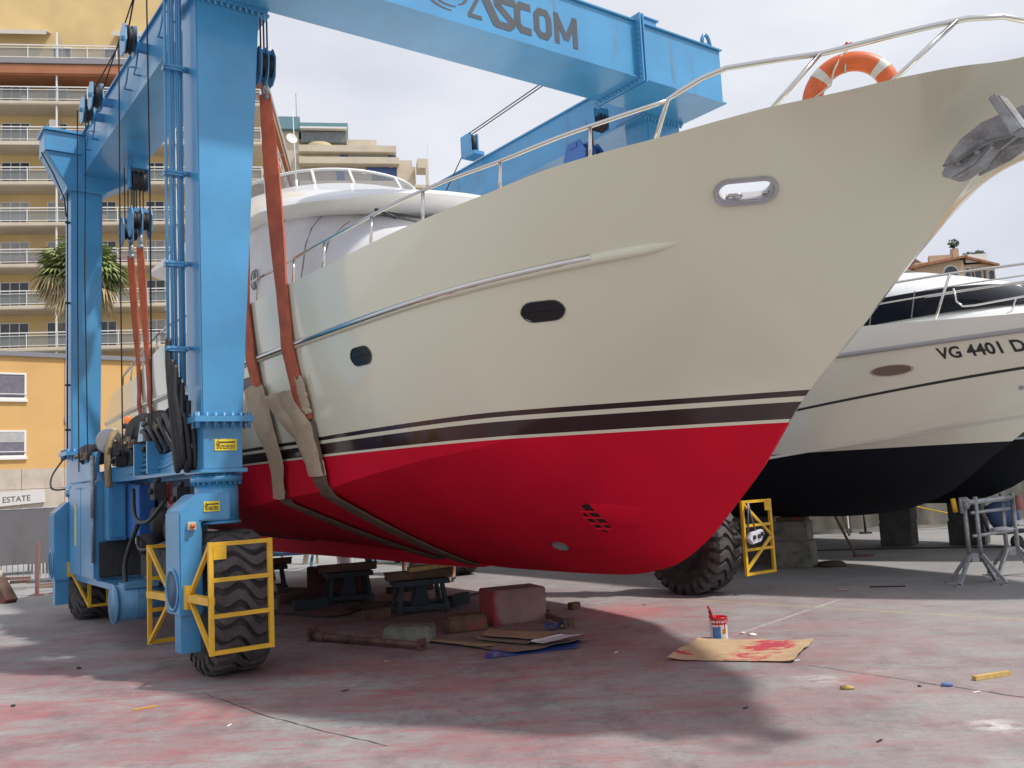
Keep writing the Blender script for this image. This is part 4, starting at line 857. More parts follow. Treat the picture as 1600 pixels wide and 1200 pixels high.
# bolted joint above the front legs
for sg in (1, -1):
    mb = MB(); s0, s1 = sorted((sg * 2.86, sg * 3.68)); bx(mb, 2.74, 3.34, s0, s1, 6.99, 7.03)
    for i in range(12):
        s_ = s0 + 0.04 + (s1 - s0 - 0.08) * i / 11; mb.cyl(L3(3.325, s_, 6.95), L3(3.325, s_, 7.03), 0.017, n=6)
    mb.build('head_flange', BLUE, lift)
    mb = MB(); bx(mb, 2.80, 3.325, *sorted((sg * 2.95, sg * 3.64)), 7.03, 7.80); mb.build('head_box', BLUE, lift)
# hydraulic pipes down the outside of the near leg
mb = MB(); pf = 2.98
for i, s_ in enumerate((3.865, 3.825, 3.785, 3.745)):
    mb.tube([L3(pf + 0.02 * (i % 2), s_, 7.9), L3(pf + 0.02 * (i % 2), s_, 5.0), L3(pf + 0.02 * (i % 2), s_, 3.15 - 0.06 * i)], 0.016, 8)
mb.tube([L3(pf - 0.02, 3.70, 7.9), L3(pf - 0.02, 3.70, 2.9)], 0.017, 8); pp = mb.build('hydraulic_pipe_bundle', BLUE, lift)
for z in (6.30, 5.15, 4.18, 3.29):
    mb = MB(); mb.box(pf - 0.04, pf + 0.06, -3.89, -3.63, z - 0.012, z + 0.012); mb.box(pf - 0.05, pf + 0.05, -3.89, -3.68, z - 0.04, z + 0.005)
    for s_ in (3.89, 3.69): mb.cyl(L3(pf + 0.05, s_, z - 0.02), L3(pf + 0.1, s_, z - 0.02), 0.018, n=6)
    mb.build('pipe_clamp', BLUE, lift)
# sheave brackets on the outside of the side beam
def sheave(parent, c, r=0.13, ax=(1, 0, 0), cheek=True, name='sheave'):
    c = Vector(c); ax = Vector(ax).normalized(); mb = MB()
    mb.lathe(c, ax, [(0.0, -0.03), (r, -0.03), (r, -0.018), (r * 0.8, 0), (r, 0.018), (r, 0.03), (0, 0.03)], 24); o = mb.build(name, DARKM, parent)
    return o
for f in (0.95, -0.95, -1.55):
    c = L3(f, 3.74, 7.52); mb = MB(); mb.box(f - 0.05, f + 0.05, -3.70, -3.50, 7.40, 7.50)
    hexo = [(0.0, 0.20), (-0.14, 0.14), (-0.17, -0.08), (-0.08, -0.20), (0.08, -0.20), (0.17, -0.08), (0.14, 0.14)]
    for y in (-0.075, 0.06): mb.prism([c + Vector((a, y, b_)) for a, b_ in hexo], (0, 0, 0), (0, 0.015, 0))
    mb.cyl(c + Vector((0, -0.10, 0)), c + Vector((0, 0.09, 0)), 0.035, n=10)
    br = mb.build('sheave_bracket', BLUE, lift); sheave(br, c, 0.175, (0, 1, 0))
for f in (-2.4, -1.9, 0.1, 0.6, 1.75, 2.2): mb = MB(); mb.tube([L3(f, 3.52, 7.24), L3(f, 3.60, 7.24), L3(f + 0.12, 3.60, 7.30), L3(f + 0.22, 3.60, 7.46), L3(f + 0.22, 3.52, 7.47)], 0.012, 6); mb.build('grab_loop', BLUE, sbA)
# upper block under each side beam (fixed), wire falls and the moving hook blocks
def falls(f, s, zt, zb, n=4, w_=0.18, name='wire_rope'):
    mb = MB()
    for i in range(n):
        x = -w_ / 2 + w_ * i / (n - 1); mb.tube([L3(f + x * 0.6, s + x, zt), L3(f + x * 0.4, s + x * 0.9, zb)], 0.010, 5)
    return mb.build(name, WIRE, lift)
def fixed_block(f, s, z):
    mb = MB(); bx(mb, f - 0.13, f + 0.13, s - 0.12, s + 0.12, z + 0.16, 7.0); bx(mb, f - 0.10, f + 0.10, s - 0.14, s - 0.12, z - 0.14, z + 0.2); bx(mb, f - 0.10, f + 0.10, s + 0.12, s + 0.14, z - 0.14, z + 0.2); o = mb.build('fixed_block', BLUE, lift, bevel=0.01)
    for ds in (-0.07, 0.0, 0.07): sheave(o, L3(f, s + ds, z), 0.15, (0, 1, 0))
    return o
def hook_block(f, s, z, label, m_=None):
    hb = empty('hook_block', yard(f, s, z), RZ, label, 'hook block', 'hook blocks hanging from the boat hoist')
    mb = MB(); pr = [(-0.14, -0.14), (-0.17, 0.06), (-0.10, 0.22), (0.08, 0.22), (0.17, 0.08), (0.14, -0.16), (0.05, -0.24), (-0.06, -0.24)]
    for s_ in (-0.15, 0.13): mb.prism([Vector((a, 0, b_)) for a, b_ in pr], (0, s_, 0), (0, s_ + 0.02, 0))
    mb.prism([Vector((a, 0, b_)) for a, b_ in pr], (0, -0.01, 0), (0, 0.01, 0)); mb.box(-0.05, 0.05, -0.16, 0.16, 0.14, 0.20); mb.build('cheek_plates', m_ or BLUEF, hb, bevel=0.004)
    for ds in (-0.09, -0.045, 0.045, 0.09): sheave(hb, (0, ds, 0.02), 0.14, (0, 1, 0))
    mb = MB(); mb.tube([(0, 0, -0.16), (0.06, 0.0, -0.24), (0.075, 0, -0.33), (0.0, 0, -0.42), (-0.075, 0, -0.33), (-0.06, 0, -0.24), (0, 0, -0.16)], 0.026, 8); mb.cyl((-0.09, 0, -0.40), (0.09, 0, -0.40), 0.03, n=10); mb.build('shackle', GALV, hb)
    return hb
SH = {}
FO, AF = (3.22, 2.86), (-1.85, 2.94)
fixed_block(-1.72, 2.98, 6.62); falls(-1.78, 2.97, 6.62, 6.03, 4); falls(-2.3, 2.97, 6.98, 6.03, 4); hook_block(AF[0] + 0.05, AF[1], 6.0, 'right one of two hook blocks beside the palm tree, holding a rear sling'); hook_block(-2.36, AF[1], 5.98, 'left one of two hook blocks beside the palm tree, holding a rear sling')
HB0 = hook_block(FO[0] - 0.02, FO[1], 6.44, 'dark hook block at the top of the right front sling, beside the near leg'); HB0.scale = (0.85, 0.55, 0.9); falls(3.2, 2.86, 7.0, 6.6, 3, 0.10); hook_block(2.28, 2.84, 6.48, 'hook block of the left front sling, hidden behind the near leg'); falls(2.28, 2.84, 7.0, 6.6, 4)
HB1 = hook_block(2.55, -2.34, 6.44, 'bright blue hook block hanging behind the bow rail under the lettered beam', BLUED); HB1.scale = (1.5, 1.3, 1.3); fixed_block(2.85, -2.38, 6.98); falls(2.7, -2.36, 6.95, 6.4, 5)
hook_block(-1.85, -2.92, 5.95, 'hook block on the far side of the yacht, behind the wheelhouse'); falls(-1.8, -2.93, 7.0, 6.0, 4)
# reeving wires and hanging ropes
mb = MB(); mb.tube([L3(3.2, 3.98, 8.35), L3(0.95, 3.74, 7.68), L3(-0.95, 3.74, 7.66), L3(-1.55, 3.74, 7.66)], 0.010, 5); mb.build('reeving_wire', WIRE, lift)
mb = MB(); mb.tube([L3(3.0, 3.9, 7.95), L3(-0.9, 3.66, 7.60)], 0.009, 5); mb.build('reeving_wire', WIRE, lift)
for (f, s, zt, zb, ds) in ((0.95, 3.86, 7.5, 2.3, 0.0), (-0.95, 3.87, 7.5, 2.3, 0.02), (-1.55, 3.87, 7.5, 2.2, 0.0), (2.4, 3.90, 8.0, 2.5, -0.02)):
    mb = MB(); mb.tube([L3(f, s, zt), L3(f, s + ds, (zt + zb) / 2), L3(f - 0.02, s - 0.02, zb)], 0.009, 5); mb.build('hanging_wire', WIRE, lift)
for dz in (0.12, 0.30):
    mb = MB(); mb.tube([L3(CB1 - 0.35, 3.2, CZ1 + dz), L3(CB1 - 0.30, -2.3, CZ1 + 0.10 + dz * 0.2)], 0.011, 5); mb.build('reeving_wire', WIRE, lift)
mb = MB(); bx(mb, CB1 - 0.42, CB1 - 0.12, -2.52, -2.26, CZ1 + 0.02, CZ1 + 0.20); bx(mb, CB1 - 0.44, CB1 - 0.10, -2.56, -2.22, CZ1 + 0.20, CZ1 + 0.22); br = mb.build('sheave_bracket', BLUE, xb); sheave(br, L3(CB1 - 0.27, -2.24, CZ1 + 0.10), 0.12, (1, 0, 0))
# sheaves over the far side beam with sloping wires
c = L3(-1.0, -2.70, 7.98); mb = MB(); mb.box(c.x - 0.06, c.x + 0.30, c.y - 0.12, c.y + 0.12, 7.70, 7.78); mb.box(c.x - 0.16, c.x + 0.16, c.y - 0.10, c.y - 0.06, 7.74, 8.16); mb.box(c.x - 0.16, c.x + 0.16, c.y + 0.06, c.y + 0.10, 7.74, 8.16); br = mb.build('sheave_bracket', BLUE, lift, bevel=0.01); sheave(br, c, 0.19, (0, 1, 0))
for o_ in (0.0, 0.07): mb = MB(); mb.tube([L3(-1.0, -2.70 + o_, 8.15), L3(3.3, -2.2 + o_, 7.95)], 0.010, 5); mb.build('reeving_wire', WIRE, lift)
mb = MB(); mb.tube([L3(-1.1, -2.68, 7.95), L3(-2.2, -2.75, 7.2)], 0.010, 5); mb.build('reeving_wire', WIRE, lift)
# wheel guards
def guard(f, s0, s1, z0, z1, brk=None, n=2, tilt=0.0, diag=False, plate_=True):
    mb = MB(); w_ = 0.042; Q = lambda s, z: L3(f + tilt * (z - z0), s, z)
    sa, sb_ = s0, s1
    for s in (sa, sb_): mb.bar(Q(s, z0 - w_ / 2), Q(s, z1 + w_ / 2), w_)
    for i in range(n + 2): z = z0 + (z1 - z0) * i / (n + 1); mb.bar(Q(sa - math.copysign(w_ / 2, sa - sb_), z), Q(sb_ + math.copysign(w_ / 2, sa - sb_), z), w_ * 0.9)
    if plate_: mb.box(f + 0.022, f + 0.028, -(sa - math.copysign(0.02, sa - sb_)) - 0.0, -(sa - math.copysign(0.14, sa - sb_)), z1 - 0.14, z1 - 0.02)
    if brk:
        bp_ = L3(*brk); zc = brk[2]
        for z in (z0, z1): mb.bar(bp_, Q(sa, z), w_ * 0.85)
        mb.bar(bp_, Q(sa, zc), w_ * 1.7); mb.box(bp_.x - 0.10, bp_.x + 0.04, bp_.y - 0.04, bp_.y + 0.04, zc - 0.11, zc + 0.11)
    if diag: mb.bar(Q(sb_, z1), Q(sa, (z0 + z1) / 2), w_ * .8); mb.bar(Q(sa, (z0 + z1) / 2), Q(sb_, z0 + 0.05), w_ * .8)
    return mb.build('wheel_guard', YEL, lift)
guard(3.93, 3.775, 3.21, 0.335, 1.315, brk=(3.36, 3.80, 0.80))
guard(2.15, 3.86, 3.22, 0.255, 1.255, brk=(2.78, 3.80, 0.76), plate_=False)
guard(-2.24, 3.585, 3.33, 0.26, 1.2, brk=(-2.80, 3.74, 0.78)); guard(-3.95, 3.75, 3.2, 0.26, 1.2)
guard(3.88, -4.30, -3.70, 0.285, 1.29, diag=True, n=2)
# outboard machinery deck between the two near legs
mb = MB(); bx(mb, -2.85, 2.80, 3.05, 3.24, 1.98, 2.28); mb.build('chassis_beam', BLUEF, lift, bevel=0.01)
mb = MB(); bx(mb, -2.82, 2.80, 3.40, 3.52, 2.02, 2.20); bx(mb, -2.82, 0.4, 3.0, 3.70, 0.62, 0.70); mb.build('chassis_rail', BLUE, lift, bevel=0.008)
eng = MB(); bx(eng, -2.75, -1.05, 3.10, 3.74, 0.70, 2.05); engo = eng.build('engine_housing', BLUE, lift, bevel=0.015)
for f0, f1, z0, z1 in ((-2.73, -1.92, 0.73, 1.99), (-1.90, -1.07, 0.73, 1.99)):
    mb = MB(); bx(mb, f0, f1, 3.74, 3.765, z0, z1); d_ = mb.build('housing_door', BLUE, engo, bevel=0.006)
mb = MB(); mb.prism([L3(-2.75, 3.775, 2.06), L3(-1.07, 3.775, 2.06), L3(-1.12, 3.70, 2.46), L3(-2.75, 3.70, 2.52)], (0, 0, 0), (0, 0.05, 0)); mb.build('raised_lid', BLUE, engo, bevel=0.01)
mb = MB(); mb.box(-2.3, -2.22, -3.771, -3.766, 1.15, 1.75); mb.build('warning_strip', YLAB, engo)
mb = MB(); mb.tube([L3(-1.03, 3.78, 0.95), L3(-1.03, 3.78, 2.15)], 0.022, 8); mb.tube([L3(-1.03, 3.78, 1.55), L3(-1.03, 3.78, 2.4)], 0.030, 8); mb.build('gas_strut', GALV, lift)
mb = MB(); bx(mb, -1.05, -0.98, 3.04, 3.70, 0.74, 1.22); gr = mb.build('radiator', DARKM, lift)
mb = MB()
for i in range(16): z = 0.77 + 0.43 * i / 15; mb.box(-0.978, -0.972, -3.68, -3.06, z - 0.004, z + 0.004)
for i in range(20): s_ = 3.08 + 0.60 * i / 19; mb.box(-0.979, -0.973, -s_ - 0.004, -s_ + 0.004, 0.76, 1.21)
mb.build('grille', mat('mesh_grille', (0.09, 0.09, 0.09), 0.6, 0.4), gr)
mb = MB(); bx(mb, -1.0, -0.70, 3.42, 3.64, 1.24, 2.0); mb.build('control_cabinet', BLUE, lift, bevel=0.012)
mb = MB(); bx(mb, -0.70, -0.67, 3.44, 3.62, 1.28, 1.96); mb.build('cabinet_door', BLUE, lift, bevel=0.008)
mb = MB(); mb.prism([L3(-0.98, 3.42, 1.24), L3(-0.10, 3.40, 1.28), L3(-0.10, 3.40, 1.95), L3(-0.98, 3.42, 2.0)], (0, 0, 0), (0, 0.20, 0)); mb.build('tank_cabinet', BLUED, lift, bevel=0.015)
mb = MB(); mb.box(-0.095, -0.06, -3.46, -3.38, 1.20, 1.28); sb_ = mb.build('stop_button_box', mat('switch_box', (0.5, 0.5, 0.4)), lift, bevel=0.005); mb = MB(); mb.cyl((-0.06, -3.42, 1.24), (-0.035, -3.42, 1.24), 0.022, n=12); mb.build('stop_button', mat('stop_red', (0.5, 0.1, 0.02)), sb_)
mb = MB(); mb.cyl(L3(0.45, 3.86, 0.52), L3(0.45, 3.30, 0.52), 0.215, n=32)
mb.lathe(L3(0.45, 3.86, 0.52), (0, 1, 0), [(0.215, 0.0), (0.235, 0.0), (0.235, 0.03), (0.215, 0.03)], 32); mb.lathe(L3(0.45, 3.62, 0.52), (0, 1, 0), [(0.215, 0.0), (0.222, 0.01), (0.215, 0.02)], 32); bx(mb, 0.30, 0.60, 3.35, 3.75, 0.70, 0.76)
mb.build('fuel_tank', BLUEF, lift)
mb = MB(); bx(mb, -0.6, 1.6, 3.06, 3.16, 0.95, 2.0); mb.build('back_panel', mat('shadow_blue', (0.03, 0.07, 0.12), 0.7, var=0.3), lift)  # blue darkened here: shade behind the machinery put into the panel colour
mb = MB()
for (f, s, z, r_) in ((0.6, 3.3, 1.5, 0.16), (0.2, 3.35, 1.2, 0.13), (1.2, 3.3, 1.4, 0.14), (0.9, 3.3, 1.0, 0.15)): mb.cyl(L3(f, s + 0.12, z), L3(f, s - 0.2, z), r_, n=18)
bx(mb, 0.0, 1.7, 3.12, 3.42, 0.80, 1.15); mb.build('pump_unit', DARKM, lift, bevel=0.01)
mb = MB(); mb.hose([L3(0.0, 3.5, 1.9), L3(0.3, 3.55, 1.55), L3(0.9, 3.55, 1.5), L3(1.5, 3.5, 1.75)], 0.025, 8); mb.hose([L3(0.2, 3.5, 1.3), L3(0.8, 3.6, 1.16), L3(1.7, 3.45, 1.3)], 0.02, 8); mb.hose([L3(0.1, 3.62, 0.72), L3(0.0, 3.6, 1.0), L3(0.2, 3.5, 1.45)], 0.03, 8); mb.build('hose', BLKH, lift)
mb = MB(); bx(mb, 1.25, 1.6, 3.30, 3.42, 1.55, 1.80); bx(mb, 1.35, 1.45, 3.42, 3.46, 1.7, 1.95); mb.build('red_pump', mat('pump_red', (0.35, 0.03, 0.03), 0.5), lift, bevel=0.01)
# machinery on top: air filter, hose, reels, valve banks, beacon
mb = MB(); mb.cyl(L3(-1.35, 3.50, 2.58), L3(-0.75, 3.62, 2.58), 0.165, n=28); af = mb.build('air_filter', mat('filter_grey', (0.34, 0.34, 0.35), 0.5, 0.2, var=0.15), lift); mb = MB(); mb.lathe(L3(-0.75, 3.62, 2.58), (1, -0.2, 0), [(0.17, -0.03), (0.178, 0.0), (0.165, 0.012), (0.03, 0.02), (0.0, 0.02)], 28); mb.build('filter_lid', mat('filter_lid', (0.30, 0.31, 0.33), 0.4, 0.5), af, sharp=25)
mb = MB(); mb.hose([L3(-0.85, 3.50, 2.70), L3(-0.62, 3.60, 2.66), L3(-0.52, 3.68, 2.50), L3(-0.50, 3.70, 2.25), L3(-0.52, 3.68, 1.95)], 0.045, 10); mb.build('tan_hose', mat('tan_hose', (0.25, 0.18, 0.09), 0.6, var=0.2), lift)
for (f, s, z, r_) in ((0.25, 3.30, 2.60, 0.29), (1.15, 3.12, 2.66, 0.27), (-1.7, 3.62, 2.45, 0.16), (-0.55, 3.44, 2.42, 0.20)):
    mb = MB(); mb.lathe(L3(f, s, z), (1, 0.15, 0), [(0, -0.22), (r_, -0.22), (r_, -0.19), (r_ * 0.72, -0.18), (r_ * 0.72, 0.18), (r_, 0.19), (r_, 0.22), (0, 0.22)], 28); mb.build('hose_reel', DARKM, lift, sharp=30)
for (f, s, z) in ((-0.4, 3.50, 2.55), (-0.1, 3.45, 2.6), (0.75, 3.42, 2.68), (1.5, 3.45, 2.6), (0.2, 3.52, 2.48), (-1.6, 3.74, 2.42)):
    mb = MB(); mb.box(f - 0.09, f + 0.09, -s - 0.07, -s + 0.07, z - 0.05, z + 0.05); mb.box(f - 0.05, f + 0.05, -s - 0.10, -s - 0.07, z - 0.03, z + 0.09); mb.cyl(L3(f, s + 0.10, z), L3(f, s + 0.16, z), 0.03, n=8); mb.build('valve', mat('brass_grey', (0.16, 0.13, 0.10), 0.5, 0.5, var=0.3), lift)
mb = MB()
for i in range(5):
    z = 2.10 + 0.065 * i; mb.tube([L3(0.25 + 0.1 * i, 3.62 - 0.02 * i, z), L3(1.5, 3.52 - 0.02 * i, z + 0.03), L3(2.2, 3.50, z + 0.08)], 0.022, 6)
for f in (0.7, 1.3): mb.box(f - 0.02, f + 0.02, -3.66, -3.46, 2.06, 2.44)
mb.box(0.15, 2.2, -3.50, -3.30, 2.20, 2.26); mb.build('pipe_manifold', BLUE, lift)
mb = MB(); r_ = random.Random(3)
for i in range(5): f = 0.5 + 0.25 * i; mb.hose([L3(f, 3.45, 2.42), L3(f + 0.15, 3.55, 2.60 + 0.03 * i), L3(f + 0.5, 3.58, 2.52), L3(f + 0.6, 3.5, 2.3)], 0.028, 8)
mb.build('hose', BLKH, lift)
r_ = random.Random(31)
for i in range(12):
    f = -0.3 + 0.2 * i; s0 = 3.36 + r_.uniform(-.06, .14); z0 = 2.30 + r_.uniform(0, .12); mb = MB()
    mb.hose([L3(f, s0, z0), L3(f + r_.uniform(-.1, .2), s0 + .08, z0 + r_.uniform(.12, .28)), L3(f + r_.uniform(.15, .35), s0 + r_.uniform(-.05, .1), z0 + r_.uniform(.1, .25)), L3(f + .45, s0 - .05, z0 - .02)], r_.choice([0.014, 0.02, 0.026]), 7); mb.build('hose', BLKH if i % 4 else GREYM, lift)
for (f, s0, z, w_, h_) in ((1.85, 3.40, 2.45, .16, .22), (2.35, 3.45, 2.40, .14, .18), (0.95, 3.52, 2.36, .18, .10), (-0.2, 3.62, 2.28, .22, .12), (1.4, 3.56, 1.85, .2, .2), (2.1, 3.5, 1.75, .18, .26)):
    mb = MB(); bx(mb, f - w_ / 2, f + w_ / 2, s0 - .07, s0 + .07, z - h_ / 2, z + h_ / 2); mb.cyl(L3(f, s0, z + h_ / 2), L3(f, s0, z + h_ / 2 + .06), .03, n=10); mb.cyl(L3(f, s0 + .07, z), L3(f, s0 + .11, z), .035, n=10); mb.build('valve_block', DARKM if w_ > .17 else BLUEF, lift, bevel=0.008)
mb = MB(); mb.prism([L3(0.55, 3.56, 2.48), L3(0.72, 3.54, 2.48), L3(0.72, 3.53, 2.72), L3(0.62, 3.54, 2.72)], (0, -0.02, 0), (0, 0.02, 0)); mb.build('lever_plate', mat('pale_blue', (0.35, 0.5, 0.6), 0.4), lift)
mb = MB(); mb.cyl(L3(-0.35, 3.48, 2.72), L3(-0.35, 3.48, 2.78), 0.07, n=14); bc = mb.build('beacon', DARKM, lift); mb = MB(); mb.lathe(L3(-0.35, 3.48, 2.78), (0, 0, 1), [(0.050, 0), (0.052, 0.04), (0.05, 0.08), (0.035, 0.10), (0, 0.105)], 18); mb.build('amber_lens', mat('amber_lens', (0.85, 0.18, 0.01), 0.2, coat=1, emis=((1, 0.18, 0.01), 0.1)), bc)
# looped black hoses where the pipes end
mb = MB()
for i in range(9):
    s0 = 3.86 - 0.021 * i; f0 = 2.98 + 0.03 * (i % 3); zt = 3.12 - 0.06 * i + (0.16 if i == 0 else 0); lo_ = 2.02 + 0.03 * (i % 4)
    mb.hose([L3(f0, s0, zt + 0.1), L3(f0 + 0.02, s0 + 0.01, zt - 0.2), L3(f0 + 0.04, s0 - 0.02, 2.55), L3(f0 + 0.03, s0 - 0.06, lo_ + 0.10), L3(f0 - 0.10, s0 - 0.10, lo_ + 0.02), L3(f0 - 0.30, s0 - 0.14, lo_ + 0.12), L3(f0 - 0.5, s0 - 0.18, lo_ + 0.35)], 0.033, 8)
mb.build('hose_bundle', BLKH, lift)
mb = MB(); mb.box(2.98, 3.06, -3.74, -3.66, 2.20, 2.34); mb.cyl(L3(3.06, 3.70, 2.27), L3(3.10, 3.70, 2.27), 0.04, n=12); mb.build('work_lamp', mat('lamp_grey', (0.4, 0.4, 0.4), 0.4), lift, bevel=0.008)
mb = MB(); mb.hose([L3(-2.9, 3.78, 2.5), L3(-2.85, 3.98, 2.2), L3(-2.75, 4.0, 2.0), L3(-2.6, 3.85, 1.98)], 0.014, 6); mb.tube([L3(-2.98, 3.745, 7.2), L3(-3.0, 3.745, 2.5)], 0.012, 6); mb.tube([L3(-3.0, 4.12, 7.3), L3(-3.0, 3.95, 6.98), L3(-3.0, 3.79, 6.6), L3(-3.0, 3.76, 6.3)], 0.012, 6); mb.build('power_cable', BLKH, lift)
mb = MB()
for z in (6.2, 4.9, 3.6, 2.9): mb.box(-2.99, -2.95, -3.78, -3.70, z - 0.015, z + 0.015)
mb.build('cable_clip', DARKM, lift)
# radio control box on its strap, hung on the far guard
rc = empty('remote_control', yard(3.93, -3.84, 0.80), RZ, 'white and black radio control box hanging by its strap on the yellow wheel guard', 'remote control')
mb = MB(); mb.prism([Vector((0, y, z)) for y, z in ((-0.17, -0.02), (-0.10, -0.10), (0.08, -0.07), (0.17, 0.03), (0.13, 0.10), (-0.12, 0.06))], (0.0, 0, 0), (0.07, 0, 0)); mb.build('case', mat('case_white', (0.6, 0.62, 0.68), 0.4), rc, bevel=0.01)
for y, z in ((-0.07, 0.0), (0.03, 0.01), (0.10, 0.035)): mb = MB(); mb.box(0.07, 0.09, y - 0.025, y + 0.025, z - 0.03, z + 0.025); mb.build('switch', INK, rc, bevel=0.004); mb = MB(); mb.tube([(0.03, -0.14, 0.05), (0.03, -0.12, 0.30), (0.03, -0.10, 0.48)], 0.012, 6); mb.tube([(0.03, 0.02, 0.07), (0.03, -0.05, 0.28), (0.03, -0.10, 0.48)], 0.012, 6); mb.build('neck_strap', GALV, rc)

# ------------------------------------------------------------------ slings and their paper wraps
def hullpt(f, z, off=0.012, sg=1): p, u, v, n = Y1.frame(f, z); q = p + n * off; return Vector((q.x, q.y * sg, q.z))
def sling(top, fk, label, wtop=0.14, w_=0.34, sg=1, twist=0.0, dirty=True):
    """fk: function z -> f of the strap on the hull side; then crosses the bottom to the keel at fk['keel']"""
    P = []; W = []; D = []
    t = Vector(L3(*top)); P.append(t); W.append(wtop); D.append(Vector((0.55, 0.8 * sg, 0)))
    tp = hullpt(fk(3.95), 3.93, 0.03, 1); n0 = 7
    for i in range(1, n0):
        q = i / n0; p = t.lerp(tp, q); p.y = t.y + (tp.y - t.y) * q; P.append(p); W.append(wtop + (w_ - wtop) * min(1, q * 1.15)); D.append(Vector((0.55 + 0.45 * q, 0.8 * (1 - q), 0)))
    for z in (3.93, 3.7, 3.5, 3.34, 3.28, 3.1, 2.8, 2.5, 2.2, 2.0, 1.85): P.append(hullpt(fk(z), z, 0.045 if 3.2 < z < 3.45 else 0.03)); W.append(w_); D.append(Vector((1, 0, 0)))
    zc = Y1.cz(fk(1.75)); cbv = Y1.cb(fk(1.75)); f1 = fk(1.72); kf = fk(0)
    for i in range(9):
        q = i / 8; f = f1 + (kf - f1) * q; zk, cb, cz, _, _ = Y1.lim(f); tau = max(0.0, 0.97 - 0.97 * q); z = zk + (cz - zk) * tau ** Y1.p
        P.append(Vector((f, -cb * tau, z - 0.03))); W.append(w_); D.append(Vector((1, 0, 0)))
    for q in (0.25, 0.5, 0.75, 0.97): zk, cb, cz, _, _ = Y1.lim(kf); P.append(Vector((kf, cb * q, zk + (cz - zk) * q ** Y1.p - 0.03))); W.append(w_); D.append(Vector((1, 0, 0)))
    for z in (2.0, 2.8, 3.5, 3.93): p = hullpt(kf, z, 0.03); P.append(Vector((p.x, -p.y, p.z))); W.append(w_); D.append(Vector((1, 0, 0)))
    P.append(L3(top[0], -top[1], top[2])); W.append(wtop); D.append(Vector((1, 0, 0)))
    if sg < 0: pass
    r = empty('lifting_sling', M0, RZ, label, 'sling', 'orange slings carrying the cream yacht')
    k_ = n0 + 8
    strap(P[:k_], W[:k_], D[:k_], 0.022).build('webbing', SLING, r); strap(P[k_ - 1:], W[k_ - 1:], D[k_ - 1:], 0.024).build('chafe_sleeve', GRIME, r)
    return P
F1 = pchip([(0, 1.90), (1.72, 2.25), (2.2, 2.42), (3.0, 2.32), (3.95, 2.27)]); F2 = pchip([(0, 2.70), (1.72, 3.27), (1.9, 3.34), (2.4, 3.42), (3.0, 3.34), (3.95, 3.38)])
sling((2.28, 2.84, 6.12), F1, 'left one of the two front orange slings, running down behind the near blue leg', 0.12, 0.26)
sling((3.20, 2.86, 6.12), F2, 'right one of the two front orange slings, in full view beside the near blue leg', 0.12, 0.27)
F3 = pchip([(0, -2.9), (2.0, -2.9), (3.95, -2.72)]); F4 = pchip([(0, -2.2), (2.0, -2.2), (3.95, -2.12)])
sling((-2.35, 2.95, 5.60), F3, 'left one of the two rear orange slings, hanging in front of the palm tree', 0.10, 0.17)
sling((-1.78, 2.95, 5.60), F4, 'right one of the two rear orange slings, between palm tree and hydraulic pipes', 0.10, 0.17)
def wrap(rows_, label, seed, amp=0.035, flap=None):
    mb = MB(); rows = []; nr = 22; nc = 12
    zs = [r[0] for r in rows_]
    lo = pchip(sorted((z, a) for z, a, b_ in rows_)); hi = pchip(sorted((z, b_) for z, a, b_ in rows_)); z1, z0 = max(zs), min(zs)
    for i in range(nr + 1):
        z = z1 + (z0 - z1) * i / nr; row = []
        for j in range(nc + 1):
            q = j / nc; jag = 0.03 * noise.noise(Vector((i * 0.5, seed, 0)))
            f = lo(z) + (hi(z) - lo(z)) * q + jag; cr_ = 1.6 * abs(noise.noise(Vector((f * 4, z * 3, seed)))) - 0.5 + 0.5 * abs(noise.noise(Vector((f * 11, z * 9, seed + 3)))) 
            off = 0.046 + amp * cr_ + 0.018 * (1 - abs(2 * q - 1) ** 3) + (flap(i / nr, q) if flap else 0)
            zz = z + 0.05 * noise.noise(Vector((q * 3, seed * 2, 0))) * (i in (0,))
            p, u, v, n = Y1.frame(f, max(zz, Y1.cz(f) + 0.02)) ; row.append(p + n * max(off, 0.035) + Vector((0, 0, min(0, zz - Y1.cz(f) - 0.02))))
        rows.append(row)
    mb.grid(rows); o = mb.build('paper_wrap', PAPER, None, sharp=9); o.location = M0; o.rotation_euler = (0, 0, RZ)
    return tag(o, label, 'paper wrap', 'brown paper wraps around the slings')
wrap([(3.0, 1.93, 2.52), (2.68, 1.99, 2.58), (2.13, 2.24, 2.64), (1.9, 2.2, 2.52), (1.71, 2.10, 2.42)], 'crumpled brown paper around the left front sling, just right of the near leg', 1, 0.014)
wrap([(2.86, 2.66, 3.22), (2.70, 2.74, 3.30), (2.5, 2.92, 3.50), (2.3, 3.06, 3.54), (2.1, 3.12, 3.52), (1.93, 3.14, 3.50)], 'torn brown paper with a loose flap around the right front sling', 5, 0.020, lambda i, q: 0.20 * max(0, 0.45 - q) * max(0, 1 - i * 1.8))
wrap([(2.96, 3.38, 3.57), (2.8, 3.38, 3.58), (2.58, 3.42, 3.58)], 'small square of tan card taped at the upper edge of the right front sling', 9, 0.01)

